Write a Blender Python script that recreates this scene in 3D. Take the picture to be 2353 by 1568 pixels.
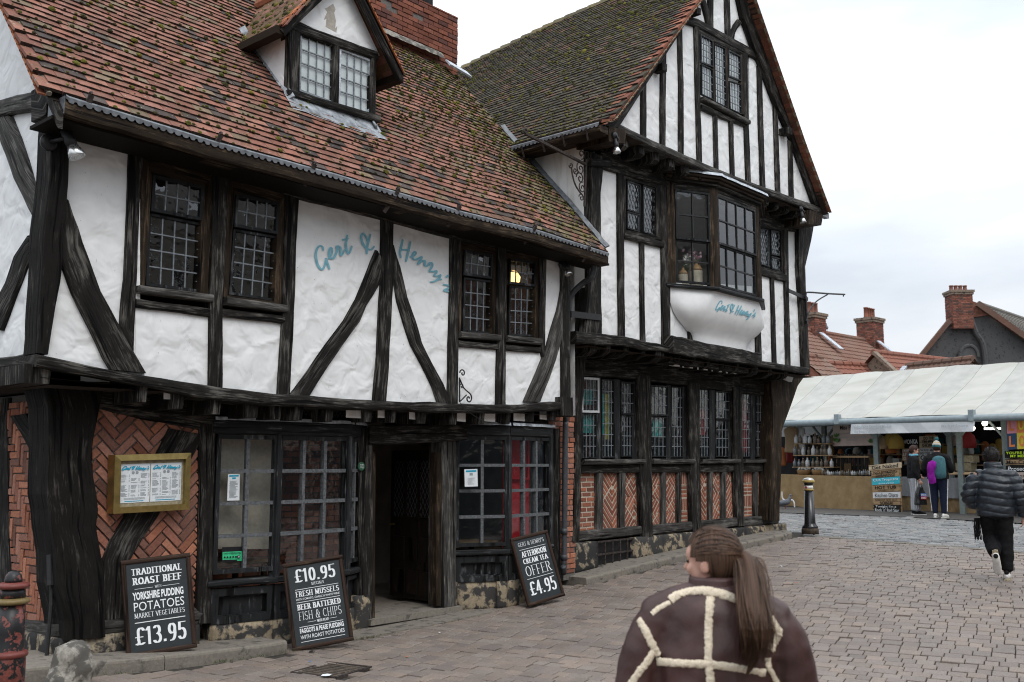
import bpy, bmesh, math, random
import numpy as np
from mathutils import Vector, Matrix, noise
from mathutils.bvhtree import BVHTree
for o in list(bpy.data.objects):
 bpy.data.objects.remove(o)
SC = bpy.context.scene
COL = SC.collection
rnd = random.Random(7)
FPX = 2287.0; CX, CY = 1176.5, 784.0; HOR = 1070.0        # camera fit and scene placements read from image pixels (2353 x 1568 grid)
PITCH = math.atan((HOR - CY) / FPX)
PHI = math.atan((3200 - CX) / math.hypot(FPX, HOR - CY))
CAM = Vector((0, 0, 1.92))
FW = Vector((math.cos(PHI) * math.cos(PITCH), math.sin(PHI) * math.cos(PITCH), math.sin(PITCH)))
RT = Vector((math.sin(PHI), -math.cos(PHI), 0))
UPV = RT.cross(FW)
cam = bpy.data.cameras.new('camera'); camo = bpy.data.objects.new('camera', cam); COL.objects.link(camo)
camo.matrix_world = Matrix((( RT.x, UPV.x, -FW.x, CAM.x), (RT.y, UPV.y, -FW.y, CAM.y), (RT.z, UPV.z, -FW.z, CAM.z), (0, 0, 0, 1)))
cam.sensor_width = 36.0; cam.lens = 36.0 * FPX / 2353.0
cam.clip_start = 0.05; cam.clip_end = 2000
cam.dof.use_dof = True; cam.dof.focus_distance = 11.5; cam.dof.aperture_fstop = 3.6
SC.camera = camo
SUN_EL, SUN_AZ = math.radians(52), math.radians(-108)     # azimuth in the XY plane of the direction TO the sun
world = bpy.data.worlds.new('World'); SC.world = world; world.use_nodes = True
nt = world.node_tree; nt.nodes.clear(); N = nt.nodes.new; L = nt.links.new
out = N('ShaderNodeOutputWorld'); bg = N('ShaderNodeBackground'); L(bg.outputs[0], out.inputs[0])
sky = N('ShaderNodeTexSky'); sky.sky_type = 'NISHITA'; sky.sun_disc = False
sky.sun_elevation = SUN_EL; sky.sun_rotation = math.pi / 2 - SUN_AZ
sky.air_density = 1.0; sky.dust_density = 2.0
tc = N('ShaderNodeTexCoord'); mp = N('ShaderNodeMapping'); mp.inputs['Scale'].default_value = (1.0, 1.0, 3.2)
mp.inputs['Location'].default_value = (3.1, 0.6, 0.0)
L(tc.outputs['Generated'], mp.inputs['Vector'])
cn = N('ShaderNodeTexNoise'); cn.inputs['Scale'].default_value = 2.1; cn.inputs['Detail'].default_value = 6; cn.inputs['Roughness'].default_value = 0.52
L(mp.outputs[0], cn.inputs['Vector'])
cr = N('ShaderNodeValToRGB'); cr.color_ramp.elements[0].position = 0.34; cr.color_ramp.elements[1].position = 0.66
cr.color_ramp.elements[0].color = (0.60, 0.66, 0.74, 1); cr.color_ramp.elements[1].color = (0.95, 0.98, 1.02, 1)
L(cn.outputs['Fac'], cr.inputs[0])
sx = N('ShaderNodeSeparateXYZ'); L(tc.outputs['Generated'], sx.inputs[0])
el = N('ShaderNodeMapRange'); el.inputs['From Min'].default_value = 0.0; el.inputs['From Max'].default_value = 0.9
el.inputs['To Min'].default_value = 7.6; el.inputs['To Max'].default_value = 24.0      # overcast sky: zenith about twice the horizon
L(sx.outputs['Z'], el.inputs['Value'])
cm = N('ShaderNodeVectorMath'); cm.operation = 'SCALE'; L(cr.outputs[0], cm.inputs[0]); L(el.outputs[0], cm.inputs['Scale'])
mixc = N('ShaderNodeMix'); mixc.data_type = 'RGBA'; mixc.inputs['Factor'].default_value = 0.9
L(sky.outputs[0], mixc.inputs['A']); L(cm.outputs[0], mixc.inputs['B'])
L(mixc.outputs['Result'], bg.inputs['Color']); bg.inputs['Strength'].default_value = 0.1
sun = bpy.data.lights.new('sun', 'SUN'); suno = bpy.data.objects.new('sun', sun); COL.objects.link(suno)
sd = Vector((math.cos(SUN_AZ) * math.cos(SUN_EL), math.sin(SUN_AZ) * math.cos(SUN_EL), math.sin(SUN_EL)))
suno.rotation_euler = sd.to_track_quat('Z', 'Y').to_euler(); suno.location = (0, 0, 40)
sun.energy = 1.1; sun.angle = math.radians(25); sun.color = (1.0, 0.96, 0.9)
SC.view_settings.view_transform = 'Standard'; SC.view_settings.look = 'None'
SC.view_settings.exposure = 0.12; SC.view_settings.gamma = 1.0; SC.view_settings.use_curve_mapping = False
SC.cycles.use_denoising = True; SC.cycles.filter_width = 1.1
SC.cycles.max_bounces = 6; SC.cycles.transparent_max_bounces = 8; SC.cycles.glossy_bounces = 3; SC.cycles.diffuse_bounces = 3
SC.cycles.caustics_reflective = False; SC.cycles.caustics_refractive = False
def ray(u, v): return FW * FPX + RT * (u - CX) - UPV * (v - CY)
def onP(u, v, p, n):
 d = ray(u, v); n = Vector(n); return CAM + d * ((Vector(p) - CAM).dot(n) / d.dot(n))
def onY(u, v, Y): return onP(u, v, (0, Y, 0), (0, 1, 0))
def onX(u, v, X): return onP(u, v, (X, 0, 0), (1, 0, 0))
def onZ(u, v, Z): return onP(u, v, (0, 0, Z), (0, 0, 1))
def PY(Y): return lambda u, v: onY(u, v, Y)
def PX(X): return lambda u, v: onX(u, v, X)
ROOTLOC = {}
def root(name, loc, label, cat, group=None):
 o = bpy.data.objects.new(name, None); o.empty_display_size = 0.2; COL.objects.link(o); o.location = loc
 o['label'] = label; o['category'] = cat
 if group: o['group'] = group
 ROOTLOC[o] = Vector(loc)
 return o
def tag(o, label=None, cat=None, group=None, kind=None):
 if label: o['label'] = label
 if cat: o['category'] = cat
 if group: o['group'] = group
 if kind: o['kind'] = kind
 return o
def adopt(o, parent):
 if parent is None: return
 o.parent = parent
 if parent in ROOTLOC: o.matrix_parent_inverse = Matrix.Translation(-ROOTLOC[parent])
 elif parent.name in INST: o.matrix_parent_inverse = INST[parent.name].inverted()
INST = {}
def mk(name, verts, faces, mat, parent=None, smooth=False, uv=None, tint=None, matidx=None):
 me = bpy.data.meshes.new(name)
 me.from_pydata([tuple(v) for v in verts], [], faces)
 for m in (mat if isinstance(mat, (list, tuple)) else [mat]): me.materials.append(m)
 if smooth: me.polygons.foreach_set('use_smooth', [True] * len(me.polygons))
 if uv is not None:
  lay = me.uv_layers.new(name='UVMap')
  vi = np.empty(len(me.loops), dtype=np.int32); me.loops.foreach_get('vertex_index', vi)
  lay.data.foreach_set('uv', np.asarray(uv, dtype=np.float32)[vi].ravel())
 if tint is not None:
  at = me.attributes.new('tint', 'FLOAT_COLOR', 'FACE')
  t = np.ones((len(me.polygons), 4), dtype=np.float32); t[:, :3] = np.asarray(tint, dtype=np.float32)[:, :3]
  at.data.foreach_set('color', t.ravel())
 if matidx is not None: me.polygons.foreach_set('material_index', matidx)
 o = bpy.data.objects.new(name, me); COL.objects.link(o); adopt(o, parent)
 return o
def inst(name, me, M, parent=None, color=None):
 o = bpy.data.objects.new(name, me); COL.objects.link(o); o.matrix_basis = M; adopt(o, parent)
 if color: o.color = (color[0], color[1], color[2], 1)
 return o
ORD = 'first second third fourth fifth sixth seventh eighth ninth tenth eleventh twelfth thirteenth fourteenth fifteenth sixteenth seventeenth eighteenth nineteenth twentieth twenty-first twenty-second twenty-third twenty-fourth twenty-fifth twenty-sixth'.split()
class MB:                                   # collects shapes for ONE part
 def __init__(s): s.v = []; s.f = []; s.t = []; s.uv = []
 def add(s, vs, fs, tint=None, uv=None):
  b = len(s.v); s.v += [Vector(q) for q in vs]; s.f += [[i + b for i in q] for q in fs]
  if tint is not None: s.t += [tint] * len(fs)
  if uv is not None: s.uv += list(uv)
  return s
 def box(s, c, h, R=None, tint=None):
  vs, fs = boxvf(c, h, R); return s.add(vs, fs, tint)
 def cbox(s, c, h, ch=0.004, R=None, tint=None):
  vs, fs = cboxvf(h, ch); M = R or Matrix.Identity(3)
  return s.add([M @ Vector(q) + Vector(c) for q in vs], fs, tint)
 def bar(s, a, b, w, d, nrm=(0, -1, 0), tint=None):     # rectangular bar a->b, width w, depth d along nrm
  a = Vector(a); b = Vector(b); t = b - a
  if t.length < 1e-6: return s
  t.normalize(); n = Vector(nrm); n = (n - t * n.dot(t)).normalized(); x = t.cross(n)
  vs = []
  for p in (a, b):
   for q in ((-1, -1), (1, -1), (1, 1), (-1, 1)): vs.append(p + x * (q[0] * w / 2) + n * (q[1] * d / 2))
  return s.add(vs, [[3, 2, 1, 0], [4, 5, 6, 7], [0, 1, 5, 4], [1, 2, 6, 5], [2, 3, 7, 6], [3, 0, 4, 7]], tint)
 def tube(s, pts, r, k=8, cap=True, tint=None):
  vs, fs = tubevf(pts, r, k, cap); return s.add(vs, fs, tint)
 def lathe(s, prof, c, k=20, axis=None, tint=None):
  vs, fs = lathevf(prof, k)
  M = axis or Matrix.Identity(3); return s.add([M @ Vector(q) + Vector(c) for q in vs], fs, tint)
 def prism(s, poly, off, tint=None):     # polygon (3D, planar) extruded by off
  n = len(poly); off = Vector(off); vs = [Vector(p) for p in poly] + [Vector(p) + off for p in poly]
  fs = [list(range(n))[::-1], list(range(n, 2 * n))] + [[i, (i + 1) % n, n + (i + 1) % n, n + i] for i in range(n)]
  return s.add(vs, fs, tint)
 def build(s, name, mat, parent=None, smooth=False):
  return mk(name, s.v, s.f, mat, parent, smooth, tint=s.t if len(s.t) == len(s.f) and s.t else None, uv=s.uv if len(s.uv) == len(s.v) and s.uv else None)
def boxvf(c, h, R=None):
 R = R or Matrix.Identity(3); c = Vector(c)
 vs = [c + R @ Vector((h[0] * a, h[1] * b, h[2] * d)) for d in (-1, 1) for a, b in ((-1, -1), (1, -1), (1, 1), (-1, 1))]
 return vs, [[3, 2, 1, 0], [4, 5, 6, 7], [0, 1, 5, 4], [1, 2, 6, 5], [2, 3, 7, 6], [3, 0, 4, 7]]
def cboxvf(h, ch):                          # block with chamfered -Y... all four long top edges (front = +Z local)
 x, y, z = h; c = ch
 vs = [(-x, -y, -z), (x, -y, -z), (x, y, -z), (-x, y, -z), (-x, -y, z - c), (x, -y, z - c), (x, y, z - c), (-x, y, z - c),
   (-x + c, -y + c, z), (x - c, -y + c, z), (x - c, y - c, z), (-x + c, y - c, z)]
 return vs, [[0, 1, 5, 4], [1, 2, 6, 5], [2, 3, 7, 6], [3, 0, 4, 7], [4, 5, 9, 8], [5, 6, 10, 9], [6, 7, 11, 10], [7, 4, 8, 11], [8, 9, 10, 11], [3, 2, 1, 0]]
def tubevf(pts, r, k=8, cap=True):
 pts = [Vector(p) for p in pts]; n = len(pts); rs = r if isinstance(r, (list, tuple)) else [r] * n
 vs = []; fs = []; ref = None
 for i, p in enumerate(pts):
  t = (pts[min(i + 1, n - 1)] - pts[max(i - 1, 0)]).normalized()
  if ref is None:
   ref = Vector((0, 0, 1)) if abs(t.z) < 0.9 else Vector((1, 0, 0))
  a = (ref - t * ref.dot(t)).normalized(); b = t.cross(a); ref = a
  for j in range(k):
   an = 2 * math.pi * j / k; vs.append(p + (a * math.cos(an) + b * math.sin(an)) * rs[i])
 for i in range(n - 1):
  for j in range(k): fs.append([i * k + j, i * k + (j + 1) % k, (i + 1) * k + (j + 1) % k, (i + 1) * k + j])
 if cap: fs += [list(range(k))[::-1], [(n - 1) * k + j for j in range(k)]]
 return vs, fs
def lathevf(prof, k=20):                    # prof: list of (r, z)
 vs = []; fs = []; n = len(prof)
 for r, z in prof:
  for j in range(k):
   a = 2 * math.pi * j / k; vs.append((r * math.cos(a), r * math.sin(a), z))
 for i in range(n - 1):
  for j in range(k): fs.append([i * k + j, i * k + (j + 1) % k, (i + 1) * k + (j + 1) % k, (i + 1) * k + j])
 fs += [list(range(k))[::-1], [(n - 1) * k + j for j in range(k)]]
 return vs, fs
def catmull(pts, per=6):
 P = [Vector(p) for p in pts]; o = []
 for i in range(len(P) - 1):
  a = P[max(i - 1, 0)]; b = P[i]; c = P[i + 1]; d = P[min(i + 2, len(P) - 1)]
  for k in range(per):
   t = k / per
   o.append(0.5 * ((2 * b) + (c - a) * t + (2 * a - 5 * b + 4 * c - d) * t * t + (3 * b - a - 3 * c + d) * t ** 3))
 o.append(P[-1]); return o
MATS = {}
class NB:
 def __init__(s, name):
  s.m = bpy.data.materials.new(name); s.m.use_nodes = True; s.t = s.m.node_tree; s.t.nodes.clear()
  s.out = s.n('ShaderNodeOutputMaterial'); s.b = s.n('ShaderNodeBsdfPrincipled'); s.l(s.b.outputs[0], s.out.inputs[0])
  MATS[name] = s.m
 def n(s, t, **kw):
  nd = s.t.nodes.new(t)
  for k, v in kw.items():
   if k.startswith('i_'):
    key = k[2:].replace('_', ' ')
    nd.inputs[key].default_value = v
   else: setattr(nd, k, v)
  return nd
 def l(s, a, b): s.t.links.new(a, b)
 def coord(s, kind='Object', scale=(1, 1, 1)):
  tc = s.n('ShaderNodeTexCoord'); mp = s.n('ShaderNodeMapping'); mp.inputs['Scale'].default_value = scale
  s.l(tc.outputs[kind], mp.inputs[0]); return mp.outputs[0]
 def world(s, scale=(1, 1, 1)):
  g = s.n('ShaderNodeNewGeometry'); mp = s.n('ShaderNodeMapping'); mp.inputs['Scale'].default_value = scale
  s.l(g.outputs['Position'], mp.inputs[0]); return mp.outputs[0]
 def noise(s, vec, scale, detail=4, rough=0.55, dist=0.0):
  n = s.n('ShaderNodeTexNoise'); n.inputs['Scale'].default_value = scale; n.inputs['Detail'].default_value = detail
  n.inputs['Roughness'].default_value = rough; n.inputs['Distortion'].default_value = dist
  s.l(vec, n.inputs['Vector']); return n.outputs['Fac']
 def ramp(s, fac, stops):
  r = s.n('ShaderNodeValToRGB'); e = r.color_ramp.elements
  while len(e) < len(stops): e.new(0.5)
  for el_, (p, c) in zip(e, stops):
   el_.position = p; el_.color = (c, c, c, 1) if not isinstance(c, (tuple, list)) else (c[0], c[1], c[2], 1)
  s.l(fac, r.inputs[0]); return r.outputs[0]
 def mix(s, fac, a, b, mode='MIX'):
  m = s.n('ShaderNodeMix'); m.data_type = 'RGBA'; m.blend_type = mode
  if isinstance(fac, (int, float)): m.inputs['Factor'].default_value = fac
  else: s.l(fac, m.inputs['Factor'])
  for k, x in (('A', a), ('B', b)):
   if isinstance(x, (tuple, list)): m.inputs[k].default_value = (x[0], x[1], x[2], 1)
   else: s.l(x, m.inputs[k])
  return m.outputs['Result']
 def math(s, op, a, b=0.0):
  m = s.n('ShaderNodeMath'); m.operation = op
  for i, x in enumerate((a, b)):
   if isinstance(x, (int, float)): m.inputs[i].default_value = x
   else: s.l(x, m.inputs[i])
  return m.outputs[0]
 def bump(s, h, strength=0.3, dist=0.01, prev=None):
  b = s.n('ShaderNodeBump'); b.inputs['Strength'].default_value = strength; b.inputs['Distance'].default_value = dist
  s.l(h, b.inputs['Height'])
  if prev is not None: s.l(prev, b.inputs['Normal'])
  return b.outputs[0]
 def fin(s, col=None, rough=0.8, nrm=None, spec=0.3, metal=0.0):
  if isinstance(col, (tuple, list)): s.b.inputs['Base Color'].default_value = (col[0], col[1], col[2], 1)
  elif col is not None: s.l(col, s.b.inputs['Base Color'])
  if isinstance(rough, (int, float)): s.b.inputs['Roughness'].default_value = rough
  else: s.l(rough, s.b.inputs['Roughness'])
  s.b.inputs['Specular IOR Level'].default_value = spec; s.b.inputs['Metallic'].default_value = metal
  if nrm is not None: s.l(nrm, s.b.inputs['Normal'])
  return s.m
 def objcol(s): return s.n('ShaderNodeObjectInfo').outputs['Color']
 def tint(s):
  a = s.n('ShaderNodeAttribute'); a.attribute_name = 'tint'; return a.outputs['Color']
 def orand(s): return s.n('ShaderNodeObjectInfo').outputs['Random']
def plain(name, col, rough=0.7, spec=0.3, metal=0.0, var=0.12, scale=30, bump=0.08):
 b = NB(name); v = b.world()
 f = b.noise(v, scale, 4)
 c = b.mix(b.ramp(f, [(0.3, 0.0), (0.7, 1.0)]), tuple(x * (1 - var) for x in col), tuple(min(1, x * (1 + var)) for x in col))
 return b.fin(c, rough, b.bump(f, bump, 0.004) if bump else None, spec, metal)
def wood(name, dark, mid, light, lightpos=0.62, rough=0.75, bump=0.55, spec=0.12):
 b = NB(name); uv = b.coord('UV', (1, 1, 1))
 r = b.orand()
 cmb = b.n('ShaderNodeCombineXYZ'); b.l(b.math('MULTIPLY', r, 37.0), cmb.inputs[2])
 va = b.n('ShaderNodeVectorMath'); va.operation = 'ADD'; b.l(uv, va.inputs[0]); b.l(cmb.outputs[0], va.inputs[1])
 m1 = b.n('ShaderNodeMapping'); m1.inputs['Scale'].default_value = (58, 4.5, 1); b.l(va.outputs[0], m1.inputs[0])
 g1 = b.noise(m1.outputs[0], 1.0, 6, 0.65, 0.4)
 m2 = b.n('ShaderNodeMapping'); m2.inputs['Scale'].default_value = (9, 1.6, 1); b.l(va.outputs[0], m2.inputs[0])
 g2 = b.noise(m2.outputs[0], 1.0, 4, 0.6, 0.6)
 m3 = b.n('ShaderNodeMapping'); m3.inputs['Scale'].default_value = (26, 1.0, 1); b.l(va.outputs[0], m3.inputs[0])
 crk = b.ramp(b.noise(m3.outputs[0], 1.0, 3, 0.5, 0.3), [(0.36, 0.0), (0.43, 1.0)])
 g3 = b.noise(va.outputs[0], 3.5, 4, 0.6)
 f = b.math('ADD', b.math('ADD', b.math('MULTIPLY', g1, 0.55), b.math('MULTIPLY', g2, 0.45)), b.math('MULTIPLY', b.math('SUBTRACT', g3, 0.5), 0.28))
 c = b.ramp(f, [(0.34, dark), (0.46, mid), (lightpos - .04, mid), (lightpos + 0.09, light)])
 c = b.mix(b.math('SUBTRACT', 1.0, crk), c, tuple(x * 0.4 for x in dark))
 hgt = b.math('ADD', b.math('MULTIPLY', g1, 0.5), b.math('MULTIPLY', crk, 0.8))
 return b.fin(c, rough, b.bump(hgt, bump, 0.012, b.bump(g2, bump * 0.7, 0.02)), spec)
wood('timber', (0.006, 0.0055, 0.005), (0.016, 0.0145, 0.013), (0.12, 0.112, 0.10), 0.545)
wood('timber_old', (0.004, 0.0037, 0.0034), (0.011, 0.010, 0.009), (0.075, 0.068, 0.058), 0.60, 0.8, 0.8)
wood('timber_grey', (0.018, 0.017, 0.016), (0.050, 0.047, 0.043), (0.17, 0.163, 0.15), 0.54)
wood('timber_brown', (0.010, 0.007, 0.005), (0.026, 0.018, 0.012), (0.11, 0.078, 0.05), 0.56)
wood('joinery', (0.009, 0.0095, 0.010), (0.020, 0.021, 0.022), (0.15, 0.155, 0.16), 0.585, 0.5, 0.4)
wood('door_wood', (0.008, 0.006, 0.005), (0.018, 0.014, 0.011), (0.04, 0.03, 0.022), 0.6, 0.45, 0.25)
wood('plank', (0.20, 0.13, 0.07), (0.34, 0.23, 0.13), (0.45, 0.33, 0.20), 0.6, 0.8, 0.3)
wood('frame_brown', (0.018, 0.010, 0.007), (0.040, 0.024, 0.017), (0.10, 0.065, 0.045), 0.62, 0.5, 0.3)
def m_plaster():
 b = NB('plaster'); v = b.world()
 a = b.noise(v, 4.2, 2, 0.4, 0.5); c = b.noise(v, 11, 4, 0.5); d = b.noise(v, 60, 3)
 st = b.noise(b.world((1.2, 1.2, 0.35)), 2.4, 6, 0.6, 0.2)
 col = b.mix(b.ramp(st, [(0.60, 0.0), (0.82, 0.45)]), (0.80, 0.805, 0.80), (0.60, 0.585, 0.55))
 col = b.mix(b.ramp(c, [(0.35, 0.25), (0.6, 0.0)]), col, (0.70, 0.71, 0.71))
 sp = b.ramp(b.noise(b.world((1, 1, 0.6)), 42, 2, 0.4), [(0.74, 0.0), (0.78, 0.6)])
 col = b.mix(sp, col, (0.36, 0.34, 0.31))
 n = b.bump(a, 0.9, 0.06); n = b.bump(c, 0.2, 0.010, n); n = b.bump(d, 0.10, 0.003, n)
 return b.fin(col, 0.85, n, 0.2)
m_plaster()
plain('plaster_smooth', (0.79, 0.795, 0.79), 0.85, 0.2, 0, 0.05, 6, 0.12)
def m_plaster_stained():
 b = NB('plaster_stained'); v = b.world()
 a = b.noise(v, 3.2, 3, 0.5, 0.3); c = b.noise(v, 11, 5, 0.55)
 st = b.noise(b.world((1.5, 1.5, 0.3)), 3.5, 6, 0.6, 0.2)
 col = b.mix(b.ramp(st, [(0.50, 0.0), (0.75, 0.8)]), (0.79, 0.78, 0.76), (0.42, 0.39, 0.33))
 n = b.bump(a, 0.5, 0.05); n = b.bump(c, 0.35, 0.012, n)
 return b.fin(col, 0.85, n, 0.2)
m_plaster_stained()
def m_tile(name, src):
 b = NB(name); v = b.world()
 base = b.tint() if src == 'tint' else b.objcol()
 n1 = b.noise(v, 22, 5, 0.6); n2 = b.noise(v, 6, 4, 0.55); n3 = b.noise(v, 90, 3)
 c = b.mix(b.ramp(n1, [(0.35, 0.0), (0.7, 0.55)]), base, b.mix(1.0, base, (0.5, 0.42, 0.40), 'MULTIPLY'))
 c = b.mix(b.ramp(n2, [(0.52, 0.0), (0.70, 0.6)]), c, (0.095, 0.08, 0.05))           # algae film
 lich = b.ramp(b.noise(v, 30, 2, 0.5), [(0.68, 0.0), (0.71, 0.7)])
 c = b.mix(lich, c, (0.36, 0.35, 0.31))
 return b.fin(c, 0.9, b.bump(n3, 0.35, 0.004, b.bump(n1, 0.3, 0.008)), 0.2)
m_tile('tile_obj', 'obj'); m_tile('tile_tint', 'tint')
plain('tile_edge', (0.045, 0.032, 0.026), 0.95, 0.1, 0, 0.5, 40, 0.2)  # grime on the butt edges plus the shadow line between courses, painted dark
def m_brick(name, src):
 b = NB(name); v = b.world()
 base = b.tint() if src == 'tint' else b.objcol()
 n1 = b.noise(v, 35, 5, 0.6); n3 = b.noise(v, 140, 3)
 c = b.mix(b.ramp(n1, [(0.35, 0.0), (0.72, 0.6)]), base, b.mix(1.0, base, (0.45, 0.40, 0.40), 'MULTIPLY'))
 c = b.mix(b.ramp(b.noise(v, 14, 4), [(0.66, 0.0), (0.8, 0.5)]), c, (0.36, 0.32, 0.28))
 return b.fin(c, 0.9, b.bump(n3, 0.4, 0.003, b.bump(n1, 0.4, 0.006)), 0.2)
m_brick('brick_obj', 'obj'); m_brick('brick_tint', 'tint')
def m_stone(name, a, c2, dark, dpos=0.5, src=None):
 b = NB(name); v = b.world()
 n1 = b.noise(v, 7, 6, 0.62, 0.3); n2 = b.noise(v, 30, 5, 0.6); n3 = b.noise(v, 110, 3)
 c = b.mix(b.ramp(n2, [(0.35, 0.0), (0.65, 1.0)]), a, c2)
 c = b.mix(b.ramp(n1, [(dpos - 0.03, 1.0), (dpos + 0.04, 0.0)]), c, dark)
 if src: c = b.mix(1.0, c, b.tint() if src == 'tint' else b.objcol(), 'MULTIPLY')
 return b.fin(c, 0.88, b.bump(n3, 0.3, 0.003, b.bump(n2, 0.45, 0.012, b.bump(n1, 0.3, 0.02))), 0.25)
m_stone('stone', (0.34, 0.28, 0.19), (0.25, 0.20, 0.14), (0.048, 0.046, 0.044), 0.51)
m_stone('stone_black', (0.34, 0.28, 0.19), (0.14, 0.12, 0.10), (0.032, 0.031, 0.031), 0.55)
m_stone('kerb', (0.23, 0.205, 0.17), (0.18, 0.16, 0.135), (0.10, 0.093, 0.083), 0.40)
m_stone('stump', (0.33, 0.31, 0.27), (0.19, 0.175, 0.15), (0.10, 0.093, 0.082), 0.50)
def m_paver(name, src):
 b = NB(name); v = b.world()
 base = b.tint() if src == 'tint' else b.objcol()
 n1 = b.noise(v, 60, 4, 0.65); n2 = b.noise(v, 1.1, 6, 0.65); n3 = b.noise(v, 260, 2, 0.6)
 c = b.mix(b.ramp(n3, [(0.4, 0.0), (0.75, 0.7)]), base, b.mix(1.0, base, (1.7, 1.66, 1.62), 'MULTIPLY'))
 c = b.mix(b.ramp(n1, [(0.3, 0.55), (0.55, 0.0)]), c, b.mix(1.0, base, (0.55, 0.55, 0.56), 'MULTIPLY'))
 c = b.mix(b.ramp(n2, [(0.42, 0.0), (0.68, 0.55)]), c, b.mix(1.0, c, (0.62, 0.62, 0.65), 'MULTIPLY'))
 rr = b.ramp(n2, [(0.3, 0.72), (0.7, 0.5)])
 return b.fin(c, rr, b.bump(n3, 0.4, 0.002, b.bump(n1, 0.35, 0.004)), 0.35)
m_paver('paver_obj', 'obj'); m_paver('paver_tint', 'tint')
plain('joint_dirt', (0.055, 0.050, 0.044), 0.95, 0.1, 0, 0.4, 40, 0.4)
plain('mortar', (0.46, 0.40, 0.32), 0.95, 0.1, 0, 0.2, 60, 0.5)
plain('mortar_grey', (0.15, 0.14, 0.13), 0.95, 0.1, 0, 0.3, 60, 0.5)
plain('asphalt', (0.085, 0.08, 0.075), 0.85, 0.3, 0, 0.35, 25, 0.4)
plain('far_ground', (0.10, 0.10, 0.10), 0.9, 0.2, 0, 0.2, 2, 0.1)
plain('lead', (0.15, 0.162, 0.175), 0.55, 0.5, 0.2, 0.4, 14, 0.3)
plain('lead_light', (0.48, 0.52, 0.56), 0.6, 0.5, 0.15, 0.4, 18, 0.3)
plain('came', (0.20, 0.22, 0.235), 0.5, 0.5, 0.3, 0.3, 30, 0.2)
plain('came_white', (0.62, 0.64, 0.65), 0.5, 0.5, 0.0, 0.15, 30, 0.1)
plain('rust_iron', (0.050, 0.040, 0.036), 0.75, 0.3, 0.2, 0.6, 35, 0.4)
plain('peel_dark', (0.22, 0.20, 0.16), 0.95, 0.1, 0, 0.3, 25, 0.5)
plain('black_iron', (0.018, 0.018, 0.019), 0.5, 0.5, 0.2, 0.3, 30, 0.2)
plain('pipe', (0.055, 0.060, 0.066), 0.5, 0.45, 0.1, 0.3, 20, 0.15)
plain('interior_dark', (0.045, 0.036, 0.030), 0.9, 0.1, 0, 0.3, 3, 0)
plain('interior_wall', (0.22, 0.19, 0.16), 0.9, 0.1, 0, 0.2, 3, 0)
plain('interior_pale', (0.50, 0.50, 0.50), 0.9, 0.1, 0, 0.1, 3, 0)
plain('bright_backing', (0.78, 0.80, 0.79), 0.9, 0.1, 0, 0.06, 6, 0)  # for the white sheets added behind dormer and gable panes
plain('board_black', (0.020, 0.026, 0.030), 0.55, 0.35, 0, 0.1, 20, 0.03)
plain('white_ink', (0.80, 0.82, 0.83), 0.7, 0.2, 0, 0.04, 30, 0)
plain('blue_paint', (0.20, 0.44, 0.53), 0.8, 0.2, 0, 0.12, 25, 0.05)
plain('blue_ink', (0.02, 0.33, 0.50), 0.7, 0.2, 0, 0.04, 25, 0)
plain('grey_ink', (0.30, 0.33, 0.35), 0.8, 0.1, 0, 0.1, 25, 0)
plain('paper', (0.72, 0.76, 0.78), 0.7, 0.2, 0, 0.03, 10, 0)
plain('brass', (0.36, 0.27, 0.10), 0.32, 0.5, 0.85, 0.2, 15, 0.05)
plain('chrome', (0.70, 0.70, 0.68), 0.25, 0.5, 0.9, 0.1, 30, 0)
plain('black_gloss', (0.012, 0.012, 0.013), 0.22, 0.5, 0, 0.3, 25, 0.06)
plain('old_card', (0.34, 0.29, 0.19), 0.9, 0.1, 0, 0.3, 25, 0.1)
plain('peel', (0.42, 0.39, 0.34), 0.9, 0.1, 0, 0.15, 25, 0.2)
def simple(name, col, rough=0.7, spec=0.3): return plain(name, col, rough, spec, 0, 0.12, 25, 0.06)
def emit(name, col, s):
 b = NB(name); b.b.inputs['Base Color'].default_value = (*col, 1); b.b.inputs['Emission Color'].default_value = (*col, 1); b.b.inputs['Emission Strength'].default_value = s
 return b.m
def m_glass(name, tint, refl=1.0, wob=0.35):
 b = NB(name); t = b.t; t.nodes.remove(b.b)
 tr = b.n('ShaderNodeBsdfTransparent'); tr.inputs[0].default_value = (*tint, 1)
 gl = b.n('ShaderNodeBsdfGlossy'); gl.inputs['Roughness'].default_value = 0.02; gl.inputs['Color'].default_value = (0.95, 0.97, 1, 1)
 fr = b.n('ShaderNodeFresnel'); ge = b.n('ShaderNodeNewGeometry'); b.l(b.math('POWER', 1.85, b.math('SUBTRACT', 1.0, b.math('MULTIPLY', ge.outputs['Backfacing'], 2.0))), fr.inputs['IOR'])
 nz = b.noise(b.world(), 7.0, 2, 0.4); bp = b.bump(nz, wob, 0.012); b.l(bp, gl.inputs['Normal'])
 mx = b.n('ShaderNodeMixShader'); b.l(b.math('MULTIPLY', fr.outputs[0], refl), mx.inputs[0]); b.l(tr.outputs[0], mx.inputs[1]); b.l(gl.outputs[0], mx.inputs[2])
 b.l(mx.outputs[0], b.out.inputs[0]); return b.m
m_glass('glass', (0.84, 0.87, 0.87)); m_glass('glass_clear', (0.85, 0.88, 0.88), 0.9, 0.15)
M = MATS
TX = [-40, 0, 3, 4.2, 5.3, 6.5, 8, 10, 11.3, 13.3, 15.6, 17.8, 21, 24.7, 30, 60, 500]
TZ = [.30, .26, .22, .15, .08, .06, .07, .12, .24, .38, .49, .59, .67, .73, .80, 1.0, 1.6]
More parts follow.
